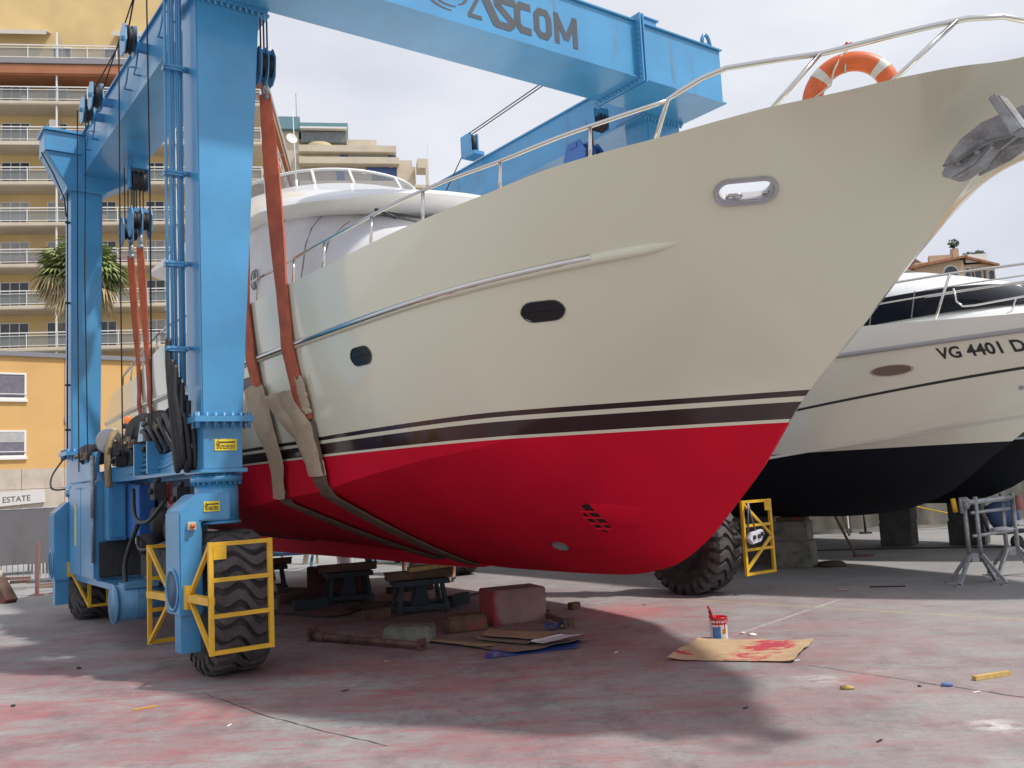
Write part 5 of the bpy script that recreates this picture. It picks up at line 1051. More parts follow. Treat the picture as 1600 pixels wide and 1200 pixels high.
# ------------------------------------------------------------------ apartment tower on the left
WALLY = mat('ochre_render', (0.68, 0.50, 0.235), 0.9, var=0.08, vscale=0.6, bump=0.2, bscale=8)
BEIGE = mat('balcony_beige', (0.60, 0.53, 0.42), 0.85, var=0.08, vscale=0.8)
BROWN = mat('brown_fascia', (0.40, 0.165, 0.08), 0.8, var=0.1, vscale=0.7)
WPNT = mat('white_paint', (0.76, 0.75, 0.72), 0.6)
PANE = mat('window_pane', (0.035, 0.045, 0.06), 0.12, spec=0.6, var=0.4, vscale=1.2)
RAILG = mat('balcony_glass', (0.30, 0.32, 0.31), 0.2, alpha=0.42)
CURT = mat('pale_shutter', (0.42, 0.42, 0.42), 0.8, var=0.1)
AWN = mat('awning_cloth', (0.62, 0.58, 0.50), 0.9)
TEAL = mat('teal_cladding', (0.14, 0.27, 0.32), 0.6, var=0.06)
BLUEW = mat('blue_shade', (0.07, 0.14, 0.38), 0.6)
apt = empty('apartment_building', (-34.2, 60, 0), math.atan2(0.150, 0.9887), 'tall ochre apartment tower with rows of white railed balconies at the left edge', 'building')
UX = 17.5
mb = MB(); mb.box(-14, UX - 1.3, 2.1, 24, 0, 31.5); mb.box(-14, UX - 2.4, 3.6, 24, 31.5, 44); mb.build('wall', WALLY, apt)
zs_ = [29.7 - 2.885 * k for k in range(0, 10)]
def slab(z, th_, m_, x1, y0=0.0, nm='balcony_slab'):
    mb = MB(); mb.box(-14, x1, y0, 24.3, z - th_, z); return mb.build(nm, m_, apt, bevel=0.06 if th_ > 0.15 else 0)
for k, z in enumerate(zs_): slab(z, 0.30, BEIGE, UX)
mb = MB(); mb.box(-14, UX + 0.05, -0.05, 24.4, 31.55, 32.35); mb.build('brown_band', BROWN, apt, bevel=0.10)
mb = MB(); mb.box(-14, UX + 0.12, -0.12, 24.45, 32.35, 32.72); mb.build('grey_coping', mat('grey_coping', (0.28, 0.27, 0.28), 0.8), apt)
def railing(z, x0, x1, y, h=1.0, along='x', step=2.05):
    mb = MB()
    def seg(a, b_, zz, t):
        if along == 'x': mb.box(a, b_, y - t, y + t, zz - t, zz + t)
        else: mb.box(y - t, y + t, a, b_, zz - t, zz + t)
    for zz, t in ((z + h, 0.035), (z + h - 0.2, 0.022), (z + 0.12, 0.022)): seg(x0, x1, zz, t)
    n = int((x1 - x0) / step) + 1
    for i in range(n + 1):
        a = x0 + (x1 - x0) * i / n
        if along == 'x': mb.box(a - 0.025, a + 0.025, y - 0.025, y + 0.025, z, z + h)
        else: mb.box(y - 0.025, y + 0.025, a - 0.025, a + 0.025, z, z + h)
    o = mb.build('balcony_railing', WPNT, apt); mb = MB()
    if along == 'x': mb.box(x0, x1, y + 0.03, y + 0.045, z + 0.15, z + h - 0.22)
    else: mb.box(y - 0.045, y - 0.03, x0, x1, z + 0.15, z + h - 0.22)
    mb.build('glass_panel', RAILG, o)
for z in [32.75] + zs_[:9]: railing(z, -10, UX - 0.1, 0.08); railing(z, 0.1, 24, UX - 0.1, along='y')
def win(x, z, w_, h_, y=2.1, n=2, shut=0.0):
    mb = MB(); t = 0.055
    mb.box(x, x + w_, y - 0.04, y + 0.02, z, z + t); mb.box(x, x + w_, y - 0.04, y + 0.02, z + h_ - t, z + h_)
    for i in range(n + 1): a = x + (w_ - t) * i / n; mb.box(a, a + t, y - 0.039, y + 0.019, z + t, z + h_ - t)
    fr_ = mb.build('window', WPNT, apt); mb = MB(); mb.box(x + t, x + w_ - t, y - 0.012, y + 0.01, z + t, z + h_ - t); mb.build('pane', PANE, fr_)
    if shut: mb = MB(); mb.box(x + t, x + w_ - t, y - 0.032, y - 0.014, z + h_ * (1 - shut), z + h_ - t); mb.build('shutter', CURT, fr_)
rw = random.Random(11)
for k, z in enumerate(zs_[:9]):
    for (x, w_, n) in ((-2.6, 1.2, 2), (-0.7, 1.9, 3), (2.35, 1.35, 2), (5.8, 1.2, 2), (9.0, 1.3, 2), (12.2, 1.3, 2)):
        win(x, z + 0.05, w_, 2.02, n=n, shut=rw.choice([0, 0, 0, 0.3, 0.0, 0.65]))
for (x, w_, n) in ((2.2, 1.3, 2), (5.8, 0.9, 1), (9.2, 1.0, 2)): win(x, 32.8, w_, 2.55, y=3.6, n=n)
for k, z in enumerate([32.75] + zs_[:8]):
    x = 3.62; mb = MB(); mb.box(x - 0.05, x + 0.05, 0.1, 0.2, z, z + 2.55 if k else z + 2.0); mb.build('divider_post', WPNT, apt)
    mb = MB(); mb.add([(x, 0.15, z + 2.3), (x, 2.1, z + 1.5), (x, 2.1, z), (x, 0.15, z)], [(0, 1, 2, 3)]); mb.build('divider_panel', RAILG, apt)
    x = 11.5; mb = MB(); mb.box(x - 0.05, x + 0.05, 0.1, 0.2, z, z + 2.55 if k else z + 2.0); mb.build('divider_post', WPNT, apt)
for x0, x1, z in ((-3, 2.1, 36.1), (6.6, 10.6, 36.1), (-3, 3.5, 26.55)):
    mb = MB(); y0 = 2.6 if z > 30 else 0.0; y1 = 3.6 if z > 30 else 2.1; mb.hexa([(x0, y0, z), (x1, y0, z), (x1, y1, z + 0.3), (x0, y1, z + 0.3)], [(x0, y0, z + 0.04), (x1, y0, z + 0.04), (x1, y1, z + 0.34), (x0, y1, z + 0.34)]); mb.box(x0, x1, y0 - 0.03, y0, z - 0.28 if z > 30 else z - 0.05, z + 0.05); mb.build('awning', AWN, apt)
for (x, z, w_, h_, m_) in ((2.2, zs_[1], 1.3, 0.85, mat('white_sheet', (0.5, 0.52, 0.55), 0.8)), (3.0, zs_[1], 0.6, 1.7, WPNT), (1.2, zs_[0], 0.7, 0.55, WPNT), (7.0, zs_[4], 1.6, 0.7, mat('red_items', (0.35, 0.07, 0.07), 0.8)), (0.2, zs_[4], 3.0, 0.6, mat('purple_flowers', (0.18, 0.08, 0.16), 0.9, var=0.6, vscale=6)), (5.5, zs_[3], 1.3, 0.8, mat('red_items', (0, 0, 0))), (9, zs_[6], 1.2, 0.9, WPNT), (1.5, zs_[7], 1.8, 0.8, mat('dark_plants', (0.05, 0.08, 0.03), 0.9, var=0.5, vscale=5)), (8.6, zs_[7], 1.3, 1.3, WPNT), (4.5, 32.75, 2.0, 0.5, mat('blue_cover', (0.25, 0.32, 0.42), 0.8))):
    mb = MB(); mb.blob((x + w_ / 2, 0.7, z + h_ / 2), w_ / 2, 0.3, h_ / 2, 2, 0.5, x) if m_ not in (WPNT,) else mb.box(x, x + w_, 0.5, 0.9, z, z + h_); mb.build('balcony_item', m_, apt)
mb = MB(); mb.tube([(UX, 6, 28.2), (UX + 0.9, 6, 28.0)], 0.04, 6); mb.build('spout', GREYM, apt)

# ------------------------------------------------------------------ low orange building with a stone base
ORNG = mat('orange_render', (0.64, 0.39, 0.15), 0.9, var=0.06, vscale=0.5, bump=0.15, bscale=10)
STONE = mat('travertine', (0.50, 0.43, 0.36), 0.8, var=0.12, vscale=1.5, c2=(0.40, 0.33, 0.27), c2scale=2, c2pos=(0.55, 0.7))
low = empty('shop_building', (-25.56, 45, 0), math.atan2(0.64, 0.767), 'low orange rendered building with a pale stone base behind the grey fence', 'building')
mb = MB(); mb.box(-9, 10, 0, 6, 3.65, 9.35); mb.build('wall', ORNG, low)
mb = MB()
for i in range(8):
    x = -7.0 + 2.0 * i; mb.box(x, x + 1.98, -0.04, 5, 0, 2.62); mb.box(x, x + 1.98, -0.04, 5, 2.64, 3.65)
mb.build('stone_base', STONE, low)
mb = MB(); mb.box(-9.1, 10.1, -0.15, 6.1, 9.35, 9.58); mb.build('parapet', mat('parapet_grey', (0.22, 0.22, 0.25), 0.8), low)
mb = MB(); mb.box(2.98, 3.01, -0.015, 0.0, 3.65, 9.35); mb.build('downpipe_joint', BROWN, low)
def win2(x, z, w_, h_, sh=0.0):
    mb = MB(); t = 0.09; mb.box(x, x + w_, -0.05, 0.0, z, z + t); mb.box(x, x + w_, -0.05, 0.0, z + h_ - t, z + h_); mb.box(x, x + t, -0.05, 0, z + t, z + h_ - t); mb.box(x + w_ - t, x + w_, -0.05, 0, z + t, z + h_ - t); mb.box(x - 0.05, x + w_ + 0.05, -0.12, 0, z - 0.12, z); mb.box(x, x + w_, -0.10, -0.07, z + 0.25, z + 0.29)
    o = mb.build('window', WPNT, low); mb = MB(); mb.box(x + t, x + w_ - t, -0.02, -0.005, z + t, z + h_ - t); mb.build('pane', mat('grey_lilac_pane', (0.17, 0.16, 0.20), 0.3, var=0.2), o)
    if sh: mb = MB(); mb.box(x + t, x + w_ - t, -0.04, -0.022, z + h_ * (1 - sh), z + h_ - t); mb.build('shutter', CURT, o)
for z, sh in ((7.15, 0), (4.25, 0.45)):
    for x in (-2.9, -0.55, 7.6): win2(x, z, 1.75 if x != 7.6 else 1.2, 1.35, sh)
mb = MB(); mb.box(3.0, 3.25, -0.12, 0, 6.0, 6.35); mb.build('wall_box', WPNT, low, bevel=0.02)
mb = MB(); mb.prism([(-1.3, 0, 2.45), (2.0, 0, 2.60), (2.05, 0, 1.95), (-1.3, 0, 1.75)], (0, -0.25, 0), (0, -0.05, 0)); sg_ = mb.build('shop_sign', mat('sign_white', (0.62, 0.6, 0.58), 0.6), low)
text_mesh('sign_letters', 'ESTATE', 0.40, mat('sign_letters', (0.10, 0.09, 0.10), 0.6), sg_, lambda x, y, z: Vector((0.10 + x * 0.95, -0.256, 2.0 + y + 0.045 * x)), bold=0.004)
mb = MB(); mb.prism([(4.1, 0, 2.5), (6.0, 0, 2.6), (6.0, 0, 1.6), (4.1, 0, 1.5)], (0, -0.2, 0), (0, -0.05, 0)); ss = mb.build('shop_window', mat('shop_glass', (0.03, 0.06, 0.05), 0.2), low)
mb = MB(); mb.box(4.05, 6.1, -0.3, -0.05, 2.4, 2.62); mb.build('sign_band', WPNT, ss)

# ------------------------------------------------------------------ stepped apartment block further off
blk = empty('apartment_building', (-25, 110, 0.45), math.atan2(0.17, 0.985), 'stepped beige apartment block with blue shutters and a teal penthouse, behind the wheelhouse', 'building')
def bb(name, m_, x0, x1, y0, z0, z1, d=12, bevel=0): mb = MB(); mb.box(x0, x1, y0, y0 + d, z0, z1); return mb.build(name, m_, blk, bevel=bevel)
bb('wall', BEIGE, -3, 12.0, 1.2, 0, 44.3); bb('wall', BEIGE, -2, 9.6, 2.4, 43.4, 46.3); bb('wall', BEIGE, 12.0, 14.4, 1.2, 0, 42.3); bb('wall', BEIGE, -4, -0.2, 2.0, 43.4, 47.1)
bb('parapet', BEIGE, -0.2, 12.0, 0, 43.75, 44.65, 1.0, 0.05); bb('parapet', BEIGE, -0.2, 12.3, -0.3, 42.1, 43.0, 1.2, 0.05); bb('parapet', BEIGE, -0.2, 12.3, -0.3, 38.9, 39.9, 1.2, 0.05)
bb('penthouse', TEAL, -4, 0.0, 1.0, 47.1, 48.7, 8); 
bb('penthouse_glazing', mat('grey_glazing', (0.16, 0.18, 0.20), 0.2, var=0.2), 0.1, 5.8, 1.6, 45.6, 47.0, 6); bb('penthouse_roof', TEAL, 0.0, 6.0, 0.9, 47.4, 47.9, 8); bb('roof_fascia', WPNT, 0.0, 5.9, 0.85, 47.15, 47.38, 8)
for x0, x1 in ((4.9, 5.8), (11.1, 12.0)): bb('shutter', BLUEW, x0, x1, 1.05, 43.0, 43.75, 0.12)
bb('window', PANE, 5.8, 11.1, 1.12, 42.9, 43.8, 0.05); bb('blind', CURT, 5.9, 11.0, 1.08, 43.2, 43.8, 0.03)
bb('shutter', BLUEW, 8.1, 12.2, 1.05, 41.3, 42.1, 0.12); bb('window', PANE, 8.8, 11.4, 1.12, 39.9, 41.3, 0.05); bb('shutter', BLUEW, 11.4, 12.2, 1.05, 39.9, 41.3, 0.12); bb('shutter', BLUEW, 4.4, 5.4, 1.1, 39.9, 42.0, 0.12)
bb('pilaster', BEIGE, 12.0, 14.0, 0.8, 0, 43.0, 1.2)
mb = MB(); mb.box(14.5, 15.8, -1.5, 1.2, 41.2, 42.4); mb.box(15.5, 15.8, -1.5, -1.1, 37, 41.2); mb.box(14.0, 15.8, -1.5, 1.2, 38.6, 39.0); mb.build('corner_frame', BEIGE, blk)
mb = MB(); mb.tube([(15.9, -1.5, 36), (15.9, -1.5, 44.5)], 0.05, 5); mb.build('pole', WPNT, blk); mb = MB(); mb.tube([(-0.4, 1.5, 48.0), (-0.4, 1.5, 52.0)], 0.04, 5); mb.build('aerial', GREYM, blk)
mb = MB(); mb.lathe((-1.0, -0.6, 45.1), (0.5, -1, 0.3), [(0.0, 0.0), (0.35, 0.05), (0.7, 0.22)], 20); mb.tube([(-1.0, -0.6, 45.1), (-1.4, 0.6, 44.2)], 0.05, 6); mb.build('satellite_dish', WPNT, blk)
mb = MB(); mb.cyl((2.4, 1.7, 44.2), (2.4, 1.7, 45.2), 1.5, n=24); mb.build('curved_bay', mat('cream_render', (0.46, 0.40, 0.24), 0.8), blk)
for x in (5.6, 7.4, 9.2): mb = MB(); mb.blob((x, 1.6, 44.55), 0.35, 0.35, 0.25); mb.build('parasol_top', WPNT, blk)

# ------------------------------------------------------------------ hill and villa on the right
hv = []; hfc = []
for i in range(25):
    for j in range(13):
        x = 25 + 170 * i / 24; y = 70 + 180 * j / 12; e = math.sin(math.pi * i / 24) ** 0.7 * math.sin(math.pi * min(1, (j + 0.2) / 8.0) * 0.5); z = 27 * e * (0.9 + 0.25 * noise.noise(Vector((x * 0.03, y * 0.03, 0)))) - 0.6; hv.append((x, y, z))
for i in range(24):
    for j in range(12): a = i * 13 + j; hfc.append((a, a + 13, a + 14, a + 1))
mb = MB(); mb.smooth = True; mb.add(hv, hfc); tag(mb.build('hill', mat('hill_scrub', (0.10, 0.11, 0.05), 0.95, var=0.4, vscale=0.2, c2=(0.24, 0.20, 0.15), c2scale=0.1)), kind='structure')
PEACH = mat('peach_render', (0.50, 0.36, 0.25), 0.85, var=0.06, vscale=0.3); ROOFT = mat('roof_tiles', (0.36, 0.16, 0.09), 0.85, var=0.25, vscale=2)
vil = empty('villa', (65.5, 128, 0), R(-2), 'peach villa with arched windows and a planted roof terrace on the hill at right', 'villa')
def vb(name, m_, x0, x1, y0, y1, z0, z1, bevel=0): mb = MB(); mb.box(x0, x1, y0, y1, z0, z1); return mb.build(name, m_, vil, bevel=bevel)
vb('wall', PEACH, -6.8, 0, 0, 9, 3, 29.9); vb('wall', PEACH, 0.0, 4.6, 0.6, 9, 3, 29.3)
mb = MB(); mb.hexa([(-7.4, -0.7, 29.0), (0.4, -0.7, 30.2), (0.4, 9.4, 30.2), (-7.4, 9.4, 29.0)], [(-7.4, -0.7, 29.4), (0.4, -0.7, 30.5), (0.4, 9.4, 30.5), (-7.4, 9.4, 29.4)]); mb.build('eaves', ROOFT, vil)
mb = MB(); mb.hexa([(0.4, -0.1, 30.15), (5.0, -0.1, 28.75), (5.0, 9.4, 28.75), (0.4, 9.4, 30.15)], [(0.4, -0.1, 30.5), (5.0, -0.1, 29.05), (5.0, 9.4, 29.05), (0.4, 9.4, 30.5)]); mb.build('eaves', ROOFT, vil)
vb('terrace_parapet', PEACH, -4.5, -0.6, 0.4, 0.9, 29.4, 30.9); vb('terrace_parapet', WPNT, 0.6, 3.6, 0.4, 0.9, 29.6, 30.75); vb('chimney', PEACH, -1.2, -0.35, 0.3, 1.2, 30.0, 31.75); vb('chimney', PEACH, -3.9, -3.2, 1.5, 2.5, 29.4, 31.0); vb('terrace_wall', PEACH, 2.6, 4.0, 2, 4, 29.2, 30.9)
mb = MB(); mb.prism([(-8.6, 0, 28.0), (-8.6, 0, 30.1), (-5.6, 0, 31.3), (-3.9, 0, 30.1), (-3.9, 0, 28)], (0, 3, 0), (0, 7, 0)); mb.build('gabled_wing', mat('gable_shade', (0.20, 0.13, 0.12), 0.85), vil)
mb = MB(); mb.hexa([(-9, 2.4, 29.9), (-5.5, 2.4, 31.3), (-5.5, 7.6, 31.3), (-9, 7.6, 29.9)], [(-9, 2.4, 30.2), (-5.5, 2.4, 31.6), (-5.5, 7.6, 31.6), (-9, 7.6, 30.2)]); mb.build('wing_roof', ROOFT, vil)
def arch(x, z, w_, h_, y): 
    P = [(x - w_ / 2, 0, z), (x + w_ / 2, 0, z)] + [(x + w_ / 2 * math.cos(a), 0, z + h_ - w_ / 2 + w_ / 2 * math.sin(a)) for a in [math.pi * i / 10 for i in range(11)]]
    k_ = 1.12; mb = MB(); mb.prism([(x + (p[0] - x) * k_, 0, z + (p[2] - z) * 1.06) for p in P], (0, y - 0.06, 0), (0, y + 0.02, 0)); o = mb.build('window', WPNT, vil); mb = MB(); mb.prism(P, (0, y - 0.10, 0), (0, y - 0.05, 0)); mb.build('pane', PANE, o)
arch(-1.9, 26.6, 1.9, 2.5, 0); arch(0.75, 26.6, 0.7, 2.2, 0.6); arch(4.05, 26.2, 0.75, 2.1, 0.6)
for x, w_ in ((1.45, 0.28), (2.2, 0.8), (3.1, 0.28)): mb = MB(); mb.box(x - w_ / 2, x + w_ / 2, 0.53, 0.62, 26.7, 28.7); mb.build('window', PANE, vil)
vb('ledge', PEACH, -7.2, 4.9, -0.3, 0.6, 25.7, 25.95)
GRN = mat('leaf_dark', (0.045, 0.075, 0.03), 0.8, var=0.4, vscale=3); GRN2 = mat('leaf_bluish', (0.07, 0.10, 0.07), 0.85, var=0.4, vscale=2)
TRK = mat('palm_trunk', (0.13, 0.10, 0.075), 0.95, var=0.3, vscale=5, bump=0.8, bscale=12)
def leafcloud(mb, c, rx, ry, rz, n, size, seed):
    r_ = random.Random(seed)
    for _ in range(n):
        while True:
            v = Vector((r_.uniform(-1, 1), r_.uniform(-1, 1), r_.uniform(-1, 1)))
            if v.length < 1 and (v.length > 0.35 or r_.random() < .3) and noise.noise(v * 2.2 + Vector((seed, 0, 0))) > -0.12: break
        p = Vector(c) + Vector((v.x * rx, v.y * ry, v.z * rz)); a = Vector((r_.gauss(0, 1), r_.gauss(0, 1), r_.gauss(0, 1))).normalized(); b_ = a.orthogonal().normalized(); s_ = size * r_.uniform(.6, 1.4)
        mb.add([p - a * s_, p + b_ * s_ * .45, p + a * s_, p - b_ * s_ * .45], [(0, 1, 2, 3)])
def small_tree(name, loc, rx, rz, h, label, cat, m_, n=260, size=0.28, seed=1):
    t_ = empty(name, loc, 0, label, cat); mb = MB(); leafcloud(mb, (0, 0, h), rx, rx, rz, n, size, seed); mb.build('crown', m_, t_, fix=False); mb = MB(); mb.tube([(0, 0, -0.3), (0.1, 0, h * 0.5), (0, 0, h)], [0.14, 0.1, 0.05], 7); mb.build('trunk', TRK, t_); return t_
small_tree('potted_tree', (64.75, 128.8, 31.7), 0.75, 0.65, 0.85, 'dark layered tree in a pot on the villa chimney terrace', 'tree', GRN, 200, 0.22, 3)
small_tree('potted_bush', (68.7, 129.5, 30.2), 1.0, 0.6, 0.7, 'wide dark bush at the right end of the villa roof terrace', 'bush', GRN, 260, 0.22, 4)
small_tree('potted_bush', (66.9, 129.5, 30.3), 0.8, 0.5, 0.6, 'small bush on the villa roof terrace, beside the potted tree', 'bush', GRN, 120, 0.2, 5)
small_tree('potted_bush', (58.6, 130.2, 30.4), 0.8, 0.6, 0.7, 'small bush in front of the gabled wing of the villa', 'bush', GRN, 120, 0.2, 6)
for i, (x, y, z, r_, h, lb) in enumerate(((86, 152, 24, 2.6, 3.2, 'bluish tree right of the villa, nearest to it'), (90, 155, 25, 3.0, 4.2, 'taller bluish tree at the right picture edge beyond the villa'), (82, 150, 23.5, 2.2, 2.6, 'low round bush just right of the villa wall'))): small_tree('hillside_tree', (x, y, z), r_, r_ * 0.8, h, lb, 'tree', GRN2, 420, 0.5, 20 + i)
ow = empty('hill_house', (84, 132, 0), 0, 'low orange roofed house at the right edge below the villa trees', 'house'); mb = MB(); mb.box(-5.5, 8, 0, 6, 3, 26.4); mb.build('wall', ORNG, ow); mb = MB(); mb.hexa([(-6, -0.5, 26.4), (8.5, -0.5, 26.9), (8.5, 6.5, 26.9), (-6, 6.5, 26.4)], [(-5, 2, 27.2), (8.5, 2, 27.8), (8.5, 5, 27.8), (-5, 5, 27.2)]); mb.build('roof', ROOFT, ow)

# ------------------------------------------------------------------ palms
PG = mat('palm_green', (0.22, 0.26, 0.09), 0.6, var=0.45, vscale=1.5); PT = mat('palm_straw', (0.42, 0.34, 0.19), 0.85, var=0.3, vscale=2)
def fan_palm(loc, R_, H, label, nf=64, seed=2):
    t_ = empty('fan_palm', loc, 0, label, 'palm tree'); r_ = random.Random(seed); g_ = MB(); d_ = MB()
    for i in range(nf):
        el = R(r_.triangular(-78, 82, 5)); az = r_.uniform(0, 2 * math.pi); dead = el < R(-28) or (el < R(-5) and r_.random() < .5)
        d = Vector((math.cos(el) * math.cos(az), math.cos(el) * math.sin(az), math.sin(el))); L_ = R_ * r_.uniform(.38, .58); hub = Vector((0, 0, H)) + d * L_
        mb = d_ if dead else g_; mb.tube([Vector((0, 0, H)), hub], [0.035, 0.02], 4)
        side = d.cross(Vector((0, 0, 1))).normalized(); nr = side.cross(d).normalized(); fr_ = R_ * r_.uniform(.42, .62) * (0.85 if dead else 1)
        nl = 22
        for k_ in range(nl):
            a = R(-115 + 230 * k_ / (nl - 1)) ; ld = (d * math.cos(a) + side * math.sin(a)).normalized(); ll = fr_ * (0.62 + 0.38 * math.cos(a * .7)) * r_.uniform(.85, 1.1)
            w_ = 0.055 * R_ / 2; perp = ld.cross(nr).normalized() * w_; m_ = hub + ld * ll * .6 + nr * 0.03; tip = hub + ld * ll + Vector((0, 0, -ll * (0.30 if not dead else 0.55)))
            mb.add([hub - perp * .4, hub + perp * .4, m_ + perp, m_ - perp], [(0, 1, 2, 3)]); mb.add([m_ - perp, m_ + perp, tip], [(0, 1, 2)])
    g_.build('crown', PG, t_, fix=False); d_.build('dead_fronds', PT, t_, fix=False)
    mb = MB(); n = 30; mb.tube([(0.05 * math.sin(i), 0, H * i / n) for i in range(n + 1)], [0.24 + 0.03 * (i % 2) for i in range(n + 1)], 12); mb.build('trunk', TRK, t_); return t_
fan_palm((-19.1, 40.0, 0), 2.15, 11.9, 'shaggy fan palm with straw coloured lower fronds, behind the rear blue leg', 120)
fp = fan_palm((60.3, 134, 27.5), 1.2, 4.9, 'small palm against the sky left of the villa roof', 26, 5)
fp = fan_palm((59.4, 136, 26.5), 0.9, 3.9, 'lower palm just left of the villa, near the white yacht windscreen', 22, 6)
# yellow-green shrub over the fence at the far left
sh = empty('shrub', (-12.6, 24.0, 0), 0, 'arching yellow green shrub above the fence at the left edge', 'shrub'); mb = MB(); r_ = random.Random(8)
for i in range(46):
    a = r_.uniform(0, 2 * math.pi); el = r_.uniform(.15, .95); L_ = r_.uniform(.6, 1.5); P = [Vector((math.cos(a) * L_ * t * math.cos(el), math.sin(a) * L_ * t * .6, 1.2 + L_ * t * math.sin(el) - 0.55 * L_ * t * t)) for t in (0, .33, .66, 1)]
    for k_ in range(3): w_ = 0.035 * (1 - k_ * .28); mb.add([P[k_] + Vector((0, 0, w_)), P[k_] - Vector((0, 0, w_)), P[k_ + 1] - Vector((0, 0, w_ * .7)), P[k_ + 1] + Vector((0, 0, w_ * .7))], [(0, 1, 2, 3)])
mb.build('foliage', mat('yellow_leaf', (0.30, 0.28, 0.06), 0.7, var=0.4, vscale=6), sh, fix=False); mb = MB()
for i in range(6): mb.tube([(0.1 * i - .25, 0, 0), (0.08 * i - .2, 0, 1.3)], 0.02, 5)
mb.build('stem', TRK, sh)

# ------------------------------------------------------------------ fences round the yard
TARP = mat('grey_fence_sheet', (0.17, 0.165, 0.175), 0.85, var=0.12, vscale=0.8, bump=0.5, bscale=3, c2=(0.12, 0.12, 0.12), c2scale=1.2, c2stretch=(1, 1, 0.3))
TARP2 = mat('beige_fence_sheet', (0.25, 0.235, 0.20), 0.9, var=0.15, vscale=0.7, bump=0.6, bscale=3, c2=(0.15, 0.14, 0.12), c2scale=1.0, c2stretch=(1, 1, 0.3))
def fence_panel(x0, x1, y0, y1, z0, z1, m_, label, seed, group, mesh_below=False):
    d = Vector((x1 - x0, y1 - y0, 0)); ln = d.length; d.normalize(); nn = Vector((-d.y, d.x, 0))
    o = empty('fence_panel', (x0, y0, 0), math.atan2(d.y, d.x), label, 'fence', group)
    rows = []
    for i in range(15):
        z = z0 + (z1 - z0) * i / 14; row = []
        for j in range(37):
            x = ln * j / 36; sc_ = 0.02 * math.sin(math.pi * i / 14) ; off = 0.06 * noise.noise(Vector((x * 0.9, z * 0.35 + seed, seed))) + 0.03 * noise.noise(Vector((x * 3, z * .5, seed)))
            row.append((x, off, z + (0.05 * noise.noise(Vector((x * 2, seed, 1))) if i == 0 else 0)))
        rows.append(row)
    mb = MB(); mb.grid(rows); mb.build('sheeting', m_, o)
    mb = MB(); n = max(2, int(ln / 2.4))
    for i in range(n + 1): mb.tube([(ln * i / n, 0.08, 0.0), (ln * i / n, 0.08, z1 + 0.12)], 0.025, 6)
    mb.tube([(0, 0.08, z1 + 0.02), (ln, 0.08, z1 + 0.02)], 0.02, 6); mb.tube([(0, 0.08, max(z0, 0.15)), (ln, 0.08, max(z0, 0.15))], 0.02, 6)
    if mesh_below:
        k_ = int(ln / 0.12)
        for i in range(k_): mb.tube([(ln * i / k_, 0.08, 0.05), (ln * i / k_, 0.08, z0 + 0.05)], 0.010, 4)
    mb.build('fence_frame', GALV, o); return o
fence_panel(-16.5, -7.6, 20.4, 22.9, 0.42, 1.68, TARP, 'long grey sheeted fence at the left edge below the orange building', 1, 'sheeted fence panels', True)
for i, (x0, x1) in enumerate(((4.5, 8.3), (8.38, 11.0), (11.12, 13.6), (13.7, 18.5))):
    fence_panel(x0, x1, 24.3 - 0.12 * x0, 24.3 - 0.12 * x1, 0.12, 2.15, TARP2, ('beige sheeted fence panel left of the small red and white marker', 'beige sheeted fence panel between the two dark block stacks', 'beige sheeted fence panel right of the bright gap', 'beige sheeted fence panel seen through the steel rack')[i], 3 + i, 'sheeted fence panels')
tag(MB().box(4.0, 22, 23.7, 24.4, 0.0, 0.10).build('kerb', mat('kerb_concrete', (0.42, 0.41, 0.38), 0.9, var=0.1)), 'long pale concrete kerb at the foot of the beige fence', 'kerb')
# distant harbour wall so the yard does not run on for ever
tag(MB().box(-60, 90, 64, 64.5, 0, 2.2).build('harbour_wall', mat('harbour_wall', (0.36, 0.33, 0.29), 0.9, var=0.15, vscale=0.4)), 'long plain harbour wall far behind the boats', 'wall')

# ------------------------------------------------------------------ gear standing and lying in the yard
def block_stack(x, y, rz, specs, label, group='concrete block stacks under the yachts', m_=CONC):
    """specs: list of (width, depth, z0, z1, dx, dy)"""
    o = empty('block_stack', (x, y, 0), rz, label, 'block stack', group)
    for w_, d_, z0, z1, dx, dy in specs:
        mb = MB(); mb.box(dx - w_ / 2, dx + w_ / 2, dy - d_ / 2, dy + d_ / 2, z0, z1); mb.build('block', m_, o, bevel=0.018)
    mb = MB(); z = specs[-1][3]; mb.box(-0.26, 0.24, -0.2, 0.2, z + 0.001, z + 0.07); mb.build('timber_pad', WOOD, o, bevel=0.008)
    return o
CONCD = mat('dark_concrete', (0.075, 0.075, 0.07), 0.9, var=0.3, vscale=4, bump=0.5, bscale=20)  # darker concrete tone for the two far stacks
block_stack(4.85, 16.3, R(-28), [(0.62, 0.62, 0, 0.46, 0, 0), (0.58, 0.6, 0.462, 0.80, -0.02, 0.02)], 'pale mossy concrete block stack right of the far yellow wheel guard')
block_stack(4.45, 17.4, R(-20), [(0.7, 0.7, 0, 0.5, 0, 0), (0.7, 0.7, 0.502, 0.86, 0.0, 0)], 'darker block stack hidden mostly behind the pale mossy stack')
block_stack(6.0, 15.7, R(-36), [(0.5, 0.6, 0, 0.5, 0, 0), (0.5, 0.6, 0.502, 0.85, 0.0, 0)], 'block stack deep in shade under the white yacht') if False else None
block_stack(7.95, 19.35, R(-36), [(0.62, 0.62, 0, 0.5, 0, 0), (0.62, 0.62, 0.502, 0.92, 0.01, 0)], 'tall dark block stack standing alone before the beige fence', m_=CONCD)
block_stack(9.15, 18.8, R(-36), [(0.66, 0.66, 0, 0.5, 0, 0), (0.62, 0.62, 0.502, 0.95, 0, 0)], 'dark block stack directly left of the steel rack', m_=CONCD)
